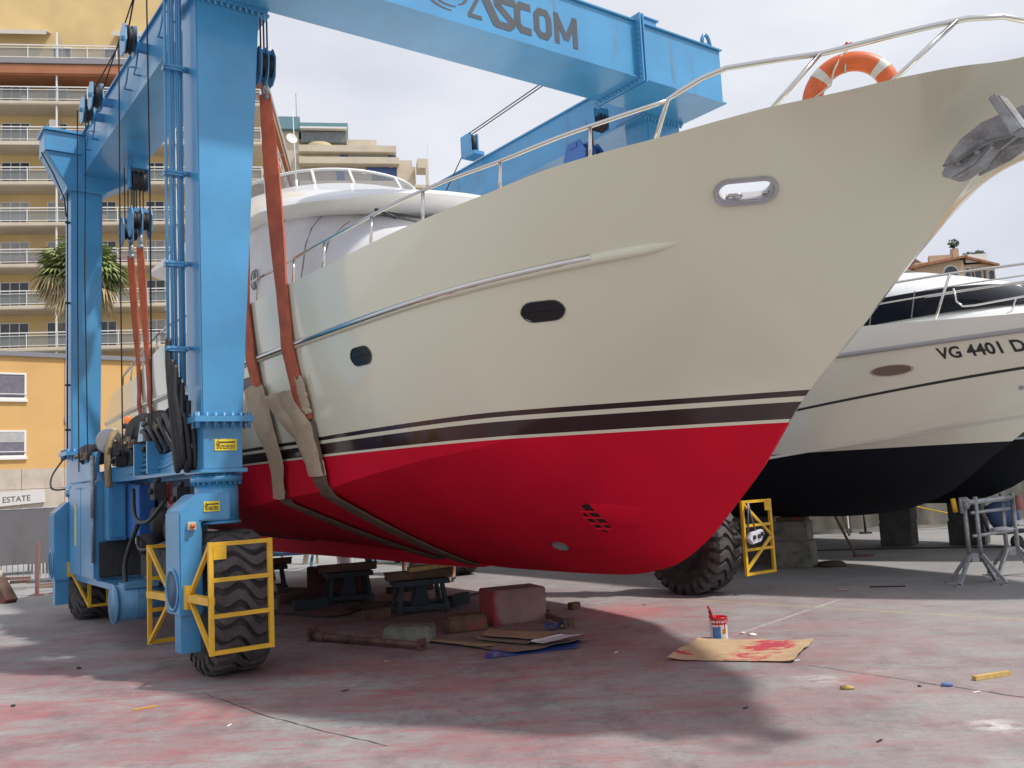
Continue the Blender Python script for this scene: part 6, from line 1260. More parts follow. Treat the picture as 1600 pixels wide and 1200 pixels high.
# steel rack of two trestle ends and cross tubes
rack = empty('steel_rack', (0, 0, 0), 0, 'galvanised steel trestle rack on splayed feet at the right edge', 'trestle')
def trestle_end(x, y, ang):
    u = Vector((math.cos(ang), math.sin(ang), 0)); v = Vector((-u.y, u.x, 0)); c = Vector((x, y, 0))
    for sgn in (-1, 1):
        mb = MB(); b_ = c + u * 0.075 * sgn; mb.tube([b_ + Vector((0, 0, 0.30)), b_ + Vector((0, 0, 1.20))], 0.030, 10); mb.build('post', GALV, rack)
    for su in (-1, 1):
        for sv in (-1, 1):
            mb = MB(); mb.bar(c + u * 0.08 * su + v * 0.03 * sv + Vector((0, 0, 0.40)), c + u * 0.30 * su + v * 0.20 * sv + Vector((0, 0, 0.025)), 0.045, 0.045); e = c + u * 0.30 * su + v * 0.20 * sv; mb.box(e.x - 0.07, e.x + 0.07, e.y - 0.04, e.y + 0.04, 0.0, 0.012); mb.build('foot', GALV, rack)
    mb = MB(); mb.prism([c + u * a + Vector((0, 0, z)) for a, z in ((-0.20, 0.22), (-0.10, 0.42), (0.10, 0.42), (0.20, 0.22), (0.08, 0.30), (-0.08, 0.30))], v * -0.012, v * 0.012); mb.build('gusset', GALV, rack)
A_ = Vector((6.32, 12.88, 0)); B_ = Vector((7.20, 13.55, 0)); ra = math.atan2(B_.y - A_.y, B_.x - A_.x)
trestle_end(A_.x, A_.y, -0.15); trestle_end(B_.x, B_.y, -0.15)
for z, r_, e in ((1.13, 0.040, 0.10), (0.98, 0.024, 0.0), (0.66, 0.026, 0.0)):
    d = (B_ - A_).normalized(); mb = MB(); mb.tube([A_ - d * e + Vector((-0.02, -0.05, z)), B_ + d * e + Vector((0.0, -0.05, z))], r_, 10); mb.build('cross_tube', GALV, rack)
mb = MB(); mb.cyl(A_ + Vector((-0.14, -0.05, 1.12)), A_ + Vector((-0.06, -0.05, 1.12)), 0.085, n=16); mb.tube([A_ + Vector((-0.15, -0.06, 0.98)), A_ + Vector((-0.15, -0.06, 1.2))], 0.03, 8); mb.build('socket', GALV, rack)
mb = MB(); mb.tube([A_ + Vector((-0.22, -0.02, 1.0)), A_ + Vector((-0.24, -0.02, 1.19))], 0.035, 8); mb.build('yellow_cap', YEL, rack)
mb = MB(); mb.tube([B_ + Vector((0.12, -0.1, 0.95)), B_ + Vector((0.12, -0.1, 1.16))], 0.05, 8); mb.build('red_collar', mat('faded_red', (0.42, 0.16, 0.15), 0.7), rack)
tag(MB().blob((6.95, 13.3, 0.70), 0.16, 0.10, 0.035, 2, 0.6, 4).build('rag', mat('white_rag', (0.55, 0.56, 0.60), 0.95, bump=0.5)), 'crumpled white rag draped on the middle tube of the steel rack', 'rag')
# hand trolley behind the rack
tr = empty('trolley', (9.4, 17.4, 0), R(20), 'small dark hand trolley with blue bags behind the steel rack', 'trolley')
for y in (-0.15, 0.22): mb = MB(); mb.cyl((y, -0.12, 0.13), (y, -0.04, 0.13), 0.13, n=20); mb.build('wheel', RUB, tr)
mb = MB(); mb.box(-0.5, 0.5, 0.0, 0.4, 0.28, 0.33); mb.bar((-0.5, 0.2, 0.3), (-0.75, 0.2, 0.9), 0.04); mb.build('platform', DARKM, tr)
mb = MB(); mb.blob((-0.1, 0.2, 0.62), 0.36, 0.22, 0.32, 2, 0.5, 2); mb.build('blue_bag', mat('blue_bag', (0.05, 0.09, 0.20), 0.7), tr); mb = MB(); mb.box(-0.1, 0.65, -0.05, 0.3, 0.46, 0.52); mb.build('plank', WPNT, tr)
# leaning poles under the second yacht, with their foot block
pl = empty('prop_pole', (6.3, 17.4, 0), 0, 'thin brown prop pole leaning up to the black hull, nearest of two', 'prop pole', 'prop poles under the white yacht'); mb = MB(); mb.bar((0, 0, 0.01), (-0.42, 0.1, 1.08), 0.055, 0.045); mb.build('shaft', WOOD, pl); mb = MB(); mb.box(-0.03, 0.32, -0.05, 0.06, 0, 0.04); mb.build('foot_wedge', WOOD, pl)
pl = empty('prop_pole', (8.0, 22.4, 0), 0, 'second thin prop pole leaning behind the first, before the fence', 'prop pole', 'prop poles under the white yacht'); mb = MB(); mb.bar((0, 0, 0.01), (-0.25, 0.1, 1.25), 0.05, 0.045); mb.build('shaft', WOOD, pl)
mk = empty('marker_bollard', (8.62, 23.0, 0), 0, 'small red and white marker hanging between the fence panels', 'marker'); 
for i in range(4): mb = MB(); mb.cyl((0, 0, 0.55 + 0.16 * i), (0, 0, 0.71 + 0.16 * i), 0.05, n=10); mb.build('band', WPNT if i % 2 else mat('marker_red', (0.5, 0.04, 0.04), 0.5), mk)
mb = MB(); mb.cyl((0, 0, 0), (0, 0, 0.55), 0.03, n=8); mb.box(-0.12, 0.12, -0.12, 0.12, 0.0, 0.04); mb.build('stand', DARKM, mk)
mb = MB(); mb.hose([(8.65, 22.9, 1.15), (9.0, 22.6, 0.95), (9.6, 22.3, 0.65), (10.2, 21.8, 0.45)], 0.018, 6); tag(mb.build('yellow_hose', YEL), 'yellow hose strung from the red and white marker to the dark blocks', 'hose')
mb = MB(); mb.hose([(4.0, 19.6, 0.012), (6.0, 19.0, 0.012), (7.4, 18.6, 0.012), (8.7, 18.0, 0.012), (10.5, 17.3, 0.012), (13, 16.5, 0.012)], 0.014, 6); tag(mb.build('black_cable', BLKH), 'black cable lying across the sunlit concrete under the white yacht', 'cable')
wm = empty('sack', (4.62, 15.35, 0), 0, 'flat dark sack lying at the foot of the pale mossy stack', 'sack'); mb = MB(); mb.blob((0.75, 0.65, 0.04), 0.26, 0.16, 0.06, 2, 0.5, 3); mb.build('cloth', mat('olive_cloth', (0.06, 0.055, 0.035), 0.9), wm)

# paint can with brush and stirring stick
can = empty('paint_can', (2.03, 9.75, 0), R(10), 'white paint can with red paint running down its rim beside the cardboard sheet', 'paint can')
CW = mat('can_white', (0.66, 0.66, 0.68), 0.4, coat=0.3); CRD = mat('wet_red_paint', (0.42, 0.005, 0.02), 0.25, coat=0.6)
mb = MB(); mb.lathe((0, 0, 0), (0, 0, 1), [(0, 0), (0.086, 0.0), (0.090, 0.006), (0.088, 0.02), (0.090, 0.215), (0.095, 0.220), (0.095, 0.228), (0.086, 0.230), (0.083, 0.205), (0.0, 0.205)], 36); mb.build('can_body', CW, can)
mb = MB(); mb.lathe((0, 0, 0), (0, 0, 1), [(0.0895, 0.196), (0.0915, 0.20), (0.0915, 0.216), (0.097, 0.219), (0.097, 0.231), (0.0855, 0.233), (0.082, 0.208), (0, 0.208)], 36)
for a, l_ in ((-110, 0.10), (-95, 0.04), (-70, 0.13), (-52, 0.05), (-130, 0.06), (-30, 0.03), (40, 0.05)): q = R(a); c = Vector((math.cos(q), math.sin(q), 0)) * 0.0915; mb.tube([c + Vector((0, 0, 0.21)), c + Vector((0, 0, 0.21 - l_))], [0.006, 0.004], 6)
mb.build('paint', CRD, can)
def canband(a0, a1, z0, z1, m_, nm, r=0.0902):
    mb = MB(); rows = [[(r * math.cos(R(a0 + (a1 - a0) * i / 10)), r * math.sin(R(a0 + (a1 - a0) * i / 10)), z) for i in range(11)] for z in (z0, z1)]; mb.grid(rows); return mb.build(nm, m_, can)
canband(-158, -100, 0.012, 0.135, mat('label_blue', (0.05, 0.16, 0.42), 0.4), 'blue_label'); canband(-90, -58, 0.06, 0.118, mat('label_orange', (0.75, 0.38, 0.03), 0.5), 'hazard_label'); canband(-90, -62, 0.012, 0.052, mat('label_cream', (0.6, 0.5, 0.3), 0.5), 'small_label'); canband(-165, -45, 0.155, 0.175, mat('label_red', (0.45, 0.03, 0.04), 0.5), 'red_stripe')
for a0, z0 in ((-84, 0.068), (-74, 0.068), (-84, 0.092), (-74, 0.092)): canband(a0, a0 + 7, z0, z0 + 0.018, INK, 'hazard_mark', 0.0912)
mb = MB(); mb.hose([(0.094, 0, 0.2), (0.10, 0.0, 0.12), (0.0, -0.10, 0.08), (-0.10, 0, 0.12), (-0.094, 0, 0.2)], 0.0022, 5); mb.build('wire_handle', STEEL, can)
br_ = empty('paint_brush', (1.98, 9.74, 0.10), 0, 'paint brush with a thick red handle standing in the paint can', 'brush'); mb = MB(); mb.tube([(0, 0, 0.06), (-0.03, 0, 0.20), (-0.05, 0, 0.24)], [0.018, 0.012, 0.014], 8); mb.build('handle', CRD, br_); mb = MB(); mb.box(-0.03, 0.03, -0.01, 0.01, 0.0, 0.07); mb.build('bristles', INK, br_)
mb = MB(); mb.bar((1.955, 9.75, 0.12), (1.935, 9.74, 0.295), 0.022, 0.006); tag(mb.build('stirring_stick', mat('stick_dark', (0.10, 0.02, 0.02), 0.7)), 'thin dark stirring stick leaning in the paint can beside the brush', 'stick')

# cardboard sheets
def sheet(name, pts, z, m_, label, cat, seed, curl=0.03, t=0.004, nx=22, ny=12, group=None, paint=None, jag=0.02):
    a, b_, c, d = [Vector((p[0], p[1], 0)) for p in pts]; mb = MB(); top = []
    for i in range(ny + 1):
        row = []
        for j in range(nx + 1):
            u = j / nx; v = i / ny; p = a.lerp(b_, u).lerp(d.lerp(c, u), v); e = min(u, 1 - u, v, 1 - v)
            p = p + Vector((noise.noise(Vector((u * 9, v * 9, seed))), noise.noise(Vector((u * 9, v * 9, seed + 7))), 0)) * (jag if e < 0.02 else 0.0)
            h = z + curl * (max(0, 0.16 - min(u, 1 - u)) / 0.16) ** 2 * (0.5 + noise.noise(Vector((v * 2, seed, 0)))) + curl * 0.3 * abs(noise.noise(Vector((u * 3, v * 3, seed + 2))))
            row.append(Vector((p.x, p.y, h)))
        top.append(row)
    vs = [p + Vector((0, 0, t)) for r in top for p in r] + [p for r in top for p in r]; n = (nx + 1) * (ny + 1); fs_ = []
    for i in range(ny):
        for j in range(nx): q = i * (nx + 1) + j; fs_ += [(q, q + 1, q + nx + 2, q + nx + 1), (n + q, n + q + nx + 1, n + q + nx + 2, n + q + 1)]
    for j in range(nx): q = j; fs_.append((q, n + q, n + q + 1, q + 1)); q = ny * (nx + 1) + j; fs_.append((q, q + 1, n + q + 1, n + q))
    for i in range(ny): q = i * (nx + 1); fs_.append((q, q + nx + 1, n + q + nx + 1, n + q)); q = q + nx; fs_.append((q, n + q, n + q + nx + 1, q + nx + 1))
    mb.smooth = True; mb.add(vs, fs_); return tag(mb.build(name, m_, sharp=40), label, cat, group)
def card_paint_mat():
    m = mat('painted_cardboard', (0.44, 0.33, 0.20), 0.9, var=0.08, vscale=5).copy(); m.name = 'card_with_red_smears'; t = m.node_tree; b = t.nodes['Principled BSDF']; N = t.nodes.new; L = t.links.new
    src = b.inputs['Base Color'].links[0].from_socket; tcn = N('ShaderNodeTexCoord'); mp_ = N('ShaderNodeMapping'); mp_.inputs['Scale'].default_value = (1.0, 2.6, 1); mp_.inputs['Rotation'].default_value = (0, 0, 0.25); L(tcn.outputs['Object'], mp_.inputs[0])
    n = N('ShaderNodeTexNoise'); n.inputs['Scale'].default_value = 5.5; n.inputs['Detail'].default_value = 9; n.inputs['Roughness'].default_value = 0.75; L(mp_.outputs[0], n.inputs['Vector'])
    tot = None
    for (x, y, r_, k) in ((2.42, 9.18, 0.42, 1.0), (2.25, 9.10, 0.3, 1.0), (2.55, 9.35, 0.25, 0.9), (1.52, 9.0, 0.22, 0.85), (2.1, 8.72, 0.5, 0.72)):
        d = N('ShaderNodeVectorMath'); d.operation = 'DISTANCE'; L(tcn.outputs['Object'], d.inputs[0]); d.inputs[1].default_value = (x, y, 0.02)
        r = N('ShaderNodeMapRange'); r.inputs[1].default_value = r_ * 0.2; r.inputs[2].default_value = r_; r.inputs[3].default_value = 0.30 * k; r.inputs[4].default_value = 0.0; L(d.outputs['Value'], r.inputs[0])
        if tot is None: tot = r.outputs[0]
        else: x_ = N('ShaderNodeMath'); x_.operation = 'MAXIMUM'; L(tot, x_.inputs[0]); L(r.outputs[0], x_.inputs[1]); tot = x_.outputs[0]
    a = N('ShaderNodeMath'); a.operation = 'ADD'; L(n.outputs['Fac'], a.inputs[0]); L(tot, a.inputs[1])
    r = N('ShaderNodeMapRange'); r.inputs[1].default_value = 0.68; r.inputs[2].default_value = 0.71; L(a.outputs[0], r.inputs[0])
    x = N('ShaderNodeMixRGB'); x.inputs[2].default_value = (0.40, 0.045, 0.065, 1); L(src, x.inputs[1]); L(r.outputs[0], x.inputs[0]); L(x.outputs[0], b.inputs['Base Color'])
    return m
sheet('cardboard_sheet', [(1.32, 8.78), (2.40, 8.38), (2.88, 9.33), (1.80, 9.72)], 0.008, card_paint_mat(), 'large cardboard sheet smeared with red paint in front of the paint can', 'cardboard', 3, 0.05)
TANC = mat('brown_card', (0.34, 0.235, 0.15), 0.9, var=0.12, vscale=4); GRYC = mat('grimy_card', (0.22, 0.17, 0.13), 0.9, var=0.2, vscale=4, c2=(0.25, 0.06, 0.06), c2scale=3, c2pos=(0.58, 0.66)); FILM = mat('blue_film', (0.03, 0.07, 0.30), 0.4, coat=0.4); PPR = mat('white_paper', (0.55, 0.56, 0.60), 0.8)
gc = 'sheets piled on the ground under the hull'
sheet('plastic_film', [(-0.42, 9.32), (0.55, 9.62), (0.60, 10.2), (-0.3, 10.0)], 0.006, FILM, 'dark blue plastic film lowest in the pile of card sheets', 'film', 5, 0.02, group=gc)
sheet('cardboard_sheet', [(-1.02, 10.42), (-0.05, 9.42), (0.70, 9.95), (-0.30, 11.0)], 0.018, GRYC, 'widest grimy card sheet in the pile under the hull', 'cardboard', 6, 0.05, group=gc)
sheet('cardboard_sheet', [(-0.55, 10.25), (0.05, 9.75), (0.55, 10.2), (-0.2, 10.8)], 0.045, GRYC, 'reddish grey card sheet in the middle of the pile', 'cardboard', 12, 0.04, group=gc)
sheet('cardboard_sheet', [(-0.48, 10.28), (0.18, 9.82), (0.36, 10.22), (-0.40, 10.62)], 0.075, TANC, 'clean brown card sheet topmost in the pile under the hull', 'cardboard', 8, 0.03, group=gc)
sheet('paper_sheet', [(0.06, 9.72), (0.22, 9.58), (0.62, 9.98), (0.40, 10.02)], 0.075, PPR, 'torn white paper on the right of the card pile', 'paper', 9, 0.03, 0.002, group=gc)
sheet('plastic_film', [(0.22, 10.80), (0.36, 10.72), (0.44, 10.95), (0.30, 11.02)], 0.03, FILM, 'upturned blue film corner right behind the card pile', 'film', 10, 0.10, group=gc)
sheet('cardboard_strip', [(-1.15, 10.45), (-0.40, 9.78), (-0.34, 9.86), (-1.08, 10.55)], 0.03, TANC, 'narrow brown card strip along the left side of the pile', 'cardboard', 11, 0.03, group=gc)

# blocks and timbers under the hull
def chunk(name, x, y, rz, w_, d_, h_, m_, label, cat, z=0, bevel=0.015, group=None, seed=0, taper=0.0):
    mb = MB(); mb.hexa([(-w_ / 2, -d_ / 2, 0), (w_ / 2, -d_ / 2, 0), (w_ / 2, d_ / 2, 0), (-w_ / 2, d_ / 2, 0)], [(-w_ / 2 + taper, -d_ / 2, h_), (w_ / 2 - taper * .4, -d_ / 2 + taper * .3, h_ * (1 - taper)), (w_ / 2, d_ / 2, h_), (-w_ / 2 + taper, d_ / 2, h_)])
    o = mb.build(name, m_, bevel=bevel); o.location = (x, y, z); o.rotation_euler = (0, 0, rz); return tag(o, label, cat, group)
def half_red_mat():
    m = mat('big_block_concrete', (0.26, 0.20, 0.17), 0.9, var=0.25, vscale=3, bump=0.5, bscale=20).copy(); m.name = 'block_half_red'; t = m.node_tree; b = t.nodes['Principled BSDF']; N = t.nodes.new; L = t.links.new
    src = b.inputs['Base Color'].links[0].from_socket; tcn = N('ShaderNodeTexCoord'); sx = N('ShaderNodeSeparateXYZ'); L(tcn.outputs['Object'], sx.inputs[0]); n = N('ShaderNodeTexNoise'); n.inputs['Scale'].default_value = 6; L(tcn.outputs['Object'], n.inputs['Vector'])
    a = N('ShaderNodeMath'); a.operation = 'MULTIPLY_ADD'; L(n.outputs['Fac'], a.inputs[0]); a.inputs[1].default_value = 0.25; L(sx.outputs[0], a.inputs[2])
    r = N('ShaderNodeMapRange'); r.inputs[1].default_value = -0.20; r.inputs[2].default_value = -0.12; r.inputs[3].default_value = 0.85; r.inputs[4].default_value = 0.14; L(a.outputs[0], r.inputs[0]); x = N('ShaderNodeMixRGB'); x.inputs[2].default_value = (0.32, 0.02, 0.04, 1); L(src, x.inputs[1]); L(r.outputs[0], x.inputs[0]); L(x.outputs[0], b.inputs['Base Color']); return m
chunk('concrete_block', -0.14, 11.72, R(22), 0.72, 0.50, 0.42, half_red_mat(), 'biggest block under the hull, one end painted red, behind the card pile', 'block', group='blocks under the cream yacht')
chunk('timber_block', -0.72, 11.12, R(16), 0.52, 0.30, 0.20, WOOD, 'dark reddish timber block just left of the half red block', 'block', bevel=0.03, group='blocks under the cream yacht', taper=0.03)
chunk('stone_block', -1.32, 10.55, R(-6), 0.58, 0.28, 0.19, mat('greenish_stone', (0.16, 0.17, 0.14), 0.9, var=0.35, vscale=6, bump=0.6, bscale=15), 'grey green stone block behind the long steel prop', 'block', bevel=0.02, group='blocks under the cream yacht', taper=0.04)
chunk('timber_block', -3.05, 15.2, R(14), 0.95, 0.5, 0.52, mat('dark_red_timber', (0.09, 0.03, 0.03), 0.9, var=0.3), 'wide dark red block far under the hull near the blue stands', 'block', group='blocks under the cream yacht')
chunk('wood_chip', 0.68, 12.5, R(30), 0.15, 0.11, 0.09, WOOD, 'small brown wedge alone on the pink ground right of the half red block', 'wedge', bevel=0.01)
def prop(p0, p1, label, group='steel props lying under the hull'):
    a = Vector(p0); b_ = Vector(p1); o = empty('steel_prop', a, math.atan2(b_.y - a.y, b_.x - a.x), label, 'steel prop', group); ln = (b_ - a).length; RS = mat('rusty_prop', (0.13, 0.075, 0.06), 0.7, 0.3, var=0.35, vscale=8)
    mb = MB(); mb.tube([(0.05, 0, 0.06), (ln, 0, 0.06)], 0.034, 12); mb.tube([(0.0, 0, 0.06), (ln * 0.35, 0, 0.06)], 0.044, 12); mb.build('tube', RS, o)
    mb = MB(); mb.box(-0.02, 0.0, -0.08, 0.08, 0.0, 0.15); mb.cyl((0.10, 0, 0.06), (0.2, 0, 0.06), 0.06, n=12); mb.tube([(0.3, -0.08, 0.06), (0.3, 0.08, 0.06)], 0.012, 6); mb.tube([(0.22, 0, 0.1), (0.34, 0.05, 0.11)], 0.014, 6); mb.build('screw_collar', RS, o)
    mb = MB(); mb.box(ln, ln + 0.02, -0.065, 0.065, 0.0, 0.13); mb.cyl((ln + 0.02, 0, 0.065), (ln + 0.022, 0, 0.065), 0.03, n=12); mb.build('end_plate', RS, o)
prop((-2.50, 10.98, 0), (-1.12, 9.98, 0), 'long rusty steel prop lying in front of the grey green stone block'); prop((0.18, 12.0, 0), (0.52, 10.9, 0), 'shorter rusty steel prop lying right of the half red block')
STND = mat('stand_blue', (0.028, 0.042, 0.058), 0.7, var=0.3)
def cradle(x, y, rz, w_, h_, label):
    o = empty('keel_stand', (x, y, 0), rz, label, 'keel stand', 'blue steel keel stands under the hull')
    for sx_ in (-1, 1):
        for sy in (-1, 1): mb = MB(); mb.bar((sx_ * w_ * .36, sy * 0.22, 0), (sx_ * w_ * .30, sy * 0.16, h_ * .78), 0.08, 0.05); mb.build('leg', STND, o)
    for z in (0.05, h_ * .78):
        mb = MB(); mb.box(-w_ * .40, w_ * .40, -0.24, -0.16, z, z + 0.07); mb.box(-w_ * .40, w_ * .40, 0.16, 0.24, z, z + 0.07); mb.box(-w_ * .40, -w_ * .32, -0.16, 0.16, z, z + 0.069); mb.box(w_ * .32, w_ * .40, -0.16, 0.16, z, z + 0.069); mb.build('frame', STND, o)
    mb = MB(); mb.box(-w_ * .5, w_ * .5, -0.09, 0.09, h_ * .78 + 0.075, h_ * .78 + 0.19); mb.build('timber_bearer', WOOD, o, bevel=0.012)
    for sx_ in (-1, 1): mb = MB(); mb.box(sx_ * w_ * .46 - 0.06, sx_ * w_ * .46 + 0.06, -0.08, 0.08, h_ * .78 + 0.191, h_ + 0.06); mb.build('timber_chock', WOOD, o, bevel=0.01)
    mb = MB(); mb.prism([(-0.12, 0, 0.10), (0.12, 0, 0.10), (0.07, 0, h_ * .75), (-0.07, 0, h_ * .75)], (0, -0.1, 0), (0, 0.1, 0)); mb.build('jack_body', STND, o)
cradle(-1.45, 13.0, R(20), 0.95, 0.50, 'nearest blue steel keel stand with a timber bearer, behind the half red block')
cradle(-2.75, 14.6, R(20), 0.9, 0.52, 'middle blue steel keel stand in front of the wide dark red block')
cradle(-4.6, 16.6, R(20), 0.9, 0.52, 'farthest blue steel keel stand, near the inner side of the near tyre')
mb = MB(); mb.box(-0.45, 0.45, -0.10, 0.10, 0, 0.06); o = mb.build('loose_plank', WOODY); o.location = (-1.15, 13.0, 0.60); o.rotation_euler = (0, R(-3), R(18)); tag(o, 'pale loose plank resting on the nearest blue keel stand', 'plank')
DW = mat('dark_offcut', (0.055, 0.035, 0.03), 0.9, var=0.4, vscale=7)
r_ = random.Random(17); CL = [(-2.3, 13.6, 0.7, 'dark timber offcut between the two nearer keel stands'), (-3.6, 15.0, 0.8, 'dark timber offcut left of the middle keel stand'), (-0.95, 13.5, 0.5, 'dark timber offcut behind the half red block'), (-4.0, 16.2, 0.9, 'dark plank in front of the farthest keel stand'), (-2.0, 12.55, 0.4, 'short dark offcut left of the nearest keel stand'), (-3.2, 13.9, 0.5, 'short dark offcut in front of the middle keel stand'), (-1.9, 15.6, 0.8, 'dark plank beside the dark post with the jug')]
for i, (x, y, ln, lb) in enumerate(CL):
    mb = MB(); mb.box(-ln / 2, ln / 2, -0.06, 0.06, 0, 0.10 + 0.03 * (i % 3)); o = mb.build('timber_offcut', [DW, WOOD, STND][i % 3], bevel=0.008); o.location = (x, y, 0); o.rotation_euler = (0, 0, r_.uniform(-1.2, 1.2)); tag(o, lb, 'timber', 'timber offcuts under the hull')
mb = MB(); mb.hose([(-4.4, 14.2, 0.015), (-3.4, 13.4, 0.015), (-2.6, 12.9, 0.015), (-2.2, 13.9, 0.015), (-1.0, 14.3, 0.015), (-0.4, 15.4, 0.015)], 0.014, 6); tag(mb.build('air_hose', BLKH), 'thin dark air hose winding between the keel stands', 'hose')
jug = empty('jug', (-1.68, 14.9, 0), 0, 'translucent white jug with a red lid standing on a dark post', 'jug'); mb = MB(); mb.cyl((0, 0, 0.0), (0, 0, 0.30), 0.05, n=10); mb.build('post', DARKM, jug); mb = MB(); mb.lathe((0, 0, 0.30), (0, 0, 1), [(0, 0), (0.13, 0), (0.14, 0.03), (0.14, 0.22), (0.10, 0.28), (0, 0.28)], 20); mb.build('bottle', mat('milky_plastic', (0.5, 0.48, 0.5), 0.5), jug); mb = MB(); mb.lathe((0, 0, 0.58), (0, 0, 1), [(0.125, 0), (0.125, 0.04), (0.06, 0.07), (0.04, 0.16), (0, 0.17)], 16); mb.build('lid', mat('lid_red', (0.5, 0.02, 0.04), 0.4), jug)
# distant yard clutter seen under the hull
bk = empty('bucket', (-3.75, 19.6, 0), 0, 'white bucket far off under the hull beside the blue steel frames', 'bucket'); mb = MB(); mb.lathe((0, 0, 0), (0, 0, 1), [(0, 0), (0.14, 0), (0.17, 0.36), (0.16, 0.36), (0.13, 0.02), (0, 0.02)], 20); mb.build('pail', WPNT, bk); mb = MB(); mb.hose([(0.17, 0, 0.35), (0.12, 0, 0.5), (-0.12, 0, 0.5), (-0.17, 0, 0.35)], 0.008, 5); mb.build('handle', GALV, bk)
fr_b = empty('scaffold_frame', (-4.9, 21.0, 0), R(8), 'low blue steel frame with crossed bars lying far under the hull', 'steel frame')
for i in range(6): mb = MB(); mb.bar((-1.2 + 0.45 * i, -0.3, 0.42 + 0.02 * i), (-0.8 + 0.45 * i, 0.5, 0.50), 0.05); mb.build('bar', mat('frame_blue', (0.08, 0.20, 0.36), 0.5), fr_b)
mb = MB(); mb.box(-1.4, 1.6, -0.35, -0.27, 0.36, 0.43); mb.box(-1.4, 1.6, 0.4, 0.48, 0.36, 0.43); mb.build('rail', mat('frame_blue', (0, 0, 0)), fr_b)
for x in (-1.3, 0.1, 1.5): mb = MB(); mb.bar((x, 0, 0), (x + 0.05, 0.1, 0.4), 0.06); mb.build('leg', mat('frame_blue', (0, 0, 0)), fr_b)
for i, (x, y, h_, lb) in enumerate(((-7.4, 22.2, 1.5, 'pale timber trestle leg furthest left under the hull'), (-6.6, 22.6, 1.6, 'dark timber post second from the left under the hull'), (-6.0, 22.0, 1.5, 'slanting pale timber post under the hull'), (-5.3, 22.6, 1.6, 'broad timber post right of the slanting one'))):
    mb = MB(); mb.bar((0, 0, 0), (0.25 * (i % 2), 0.1, h_), 0.16 + 0.05 * (i == 3), 0.08); mb.bar((0.3, 0.05, 0), (0.2, 0.1, h_ * .9), 0.07, 0.05); mb.bar((-.05, 0, 0.4), (.35, 0.05, 0.42), 0.06); o = mb.build('timber_support', mat('pale_timber', (0.26, 0.21, 0.16), 0.85, var=0.3)) ; o.location = (x, y, 0); tag(o, lb, 'timber support', 'timber supports far under the hull')
crt = empty('tool_cart', (-3.2, 21.6, 0), 0, 'small dark two wheeled cart far under the hull beside the bucket', 'cart')
for x in (-0.32, 0.32): mb = MB(); mb.cyl((x, -0.04, 0.14), (x, 0.04, 0.14), 0.14, n=16); mb.build('wheel', RUB, crt)
mb = MB(); mb.box(-0.5, 0.5, -0.3, 0.3, 0.28, 0.75); mb.build('box', DARKM, crt, bevel=0.02)
# fence-side things at the far left
tp = empty('timber_prop', (-9.75, 17.2, 0), R(-20), 'short brown timber stump leaning at the left edge with a pale sack on it', 'timber'); mb = MB(); mb.bar((0.28, 0, 0.0), (-0.12, 0.05, 0.44), 0.24, 0.18); mb.build('timber', WOOD, tp, bevel=0.01)
mb = MB(); mb.blob((0, 0, 0), 0.42, 0.2, 0.13, 2, 0.4, 5); o = mb.build('sack', mat('pale_sack', (0.42, 0.40, 0.34), 0.9)); o.location = (-10.1, 17.3, 0.50); tag(o, 'pale sack lying on top of the leaning timber stump', 'sack')
for x, y, h_, lb in ((-9.62, 18.3, 1.05, 'left one of two thin pinkish posts before the grey fence'), (-9.35, 18.5, 1.02, 'right one of two thin pinkish posts before the grey fence'), (-9.0, 18.6, 1.6, 'tall thin grey post beside the two pinkish posts')):
    mb = MB(); mb.bar((0, 0, 0), (0.02, 0, h_), 0.07, 0.05); mb.box(-0.12, 0.12, -0.1, 0.1, 0, 0.02); o = mb.build('post', mat('pink_post', (0.30, 0.17, 0.15), 0.8) if h_ < 1.5 else GREYM); o.location = (x, y, 0); tag(o, lb, 'post', 'posts before the grey fence')
pil = empty('scrap_pile', (-10.6, 19.4, 0), 0, 'low pile of scrap timber and pipes at the foot of the grey fence', 'scrap pile'); r_ = random.Random(5)
for i in range(10): mb = MB(); a = r_.uniform(-.4, .4); x = r_.uniform(-1.3, 1.5); y = r_.uniform(-.3, .8); z = 0.05 + 0.035 * i; mb.bar((x - .7, y, z), (x + .7, y + a, z + r_.uniform(-.03, .05)), 0.07, 0.06); mb.build('length', [mat('pink_post', (0, 0, 0)), mat('pale_timber', (0, 0, 0)), GREYM, WOOD, WPNT][i % 5], pil)

# loose bits on the concrete
tag(MB().bar((3.52, 7.40, 0.018), (3.86, 7.52, 0.018), 0.045, 0.032).build('batten', WOODY), 'short yellow timber batten lying on the concrete at lower right', 'batten')
def bit(name, x, y, sx_, sy, sz, m_, label, cat, seed, rz=0.0):
    mb = MB(); mb.blob((0, 0, 0), sx_, sy, sz, 1, 0.7, seed); o = mb.build(name, m_); o.location = (x, y, sz * 0.7); o.rotation_euler = (0, 0, rz); return tag(o, label, cat)
bit('rag', 3.24, 7.26, 0.045, 0.03, 0.022, mat('blue_rag', (0.12, 0.20, 0.42), 0.8), 'small blue rag on the joint line at lower right', 'rag', 1)
bit('crust', 2.50, 7.33, 0.06, 0.035, 0.018, mat('yellow_crust', (0.40, 0.28, 0.10), 0.8, var=0.5, vscale=30), 'small tan scrap with a dark shadow right below the cardboard sheet', 'scrap', 2)
bit('foam_crumbs', 2.40, 9.86, 0.05, 0.03, 0.015, WPNT, 'white foam crumbs behind the paint splashed cardboard sheet', 'scrap', 3)
bit('foam_crumbs', 2.33, 9.98, 0.03, 0.02, 0.012, WPNT, 'single white foam crumb just beyond the other crumbs', 'scrap', 4)
bit('pebble', 3.04, 7.29, 0.018, 0.014, 0.010, INK, 'dark pebble left of the small blue rag', 'pebble', 5)
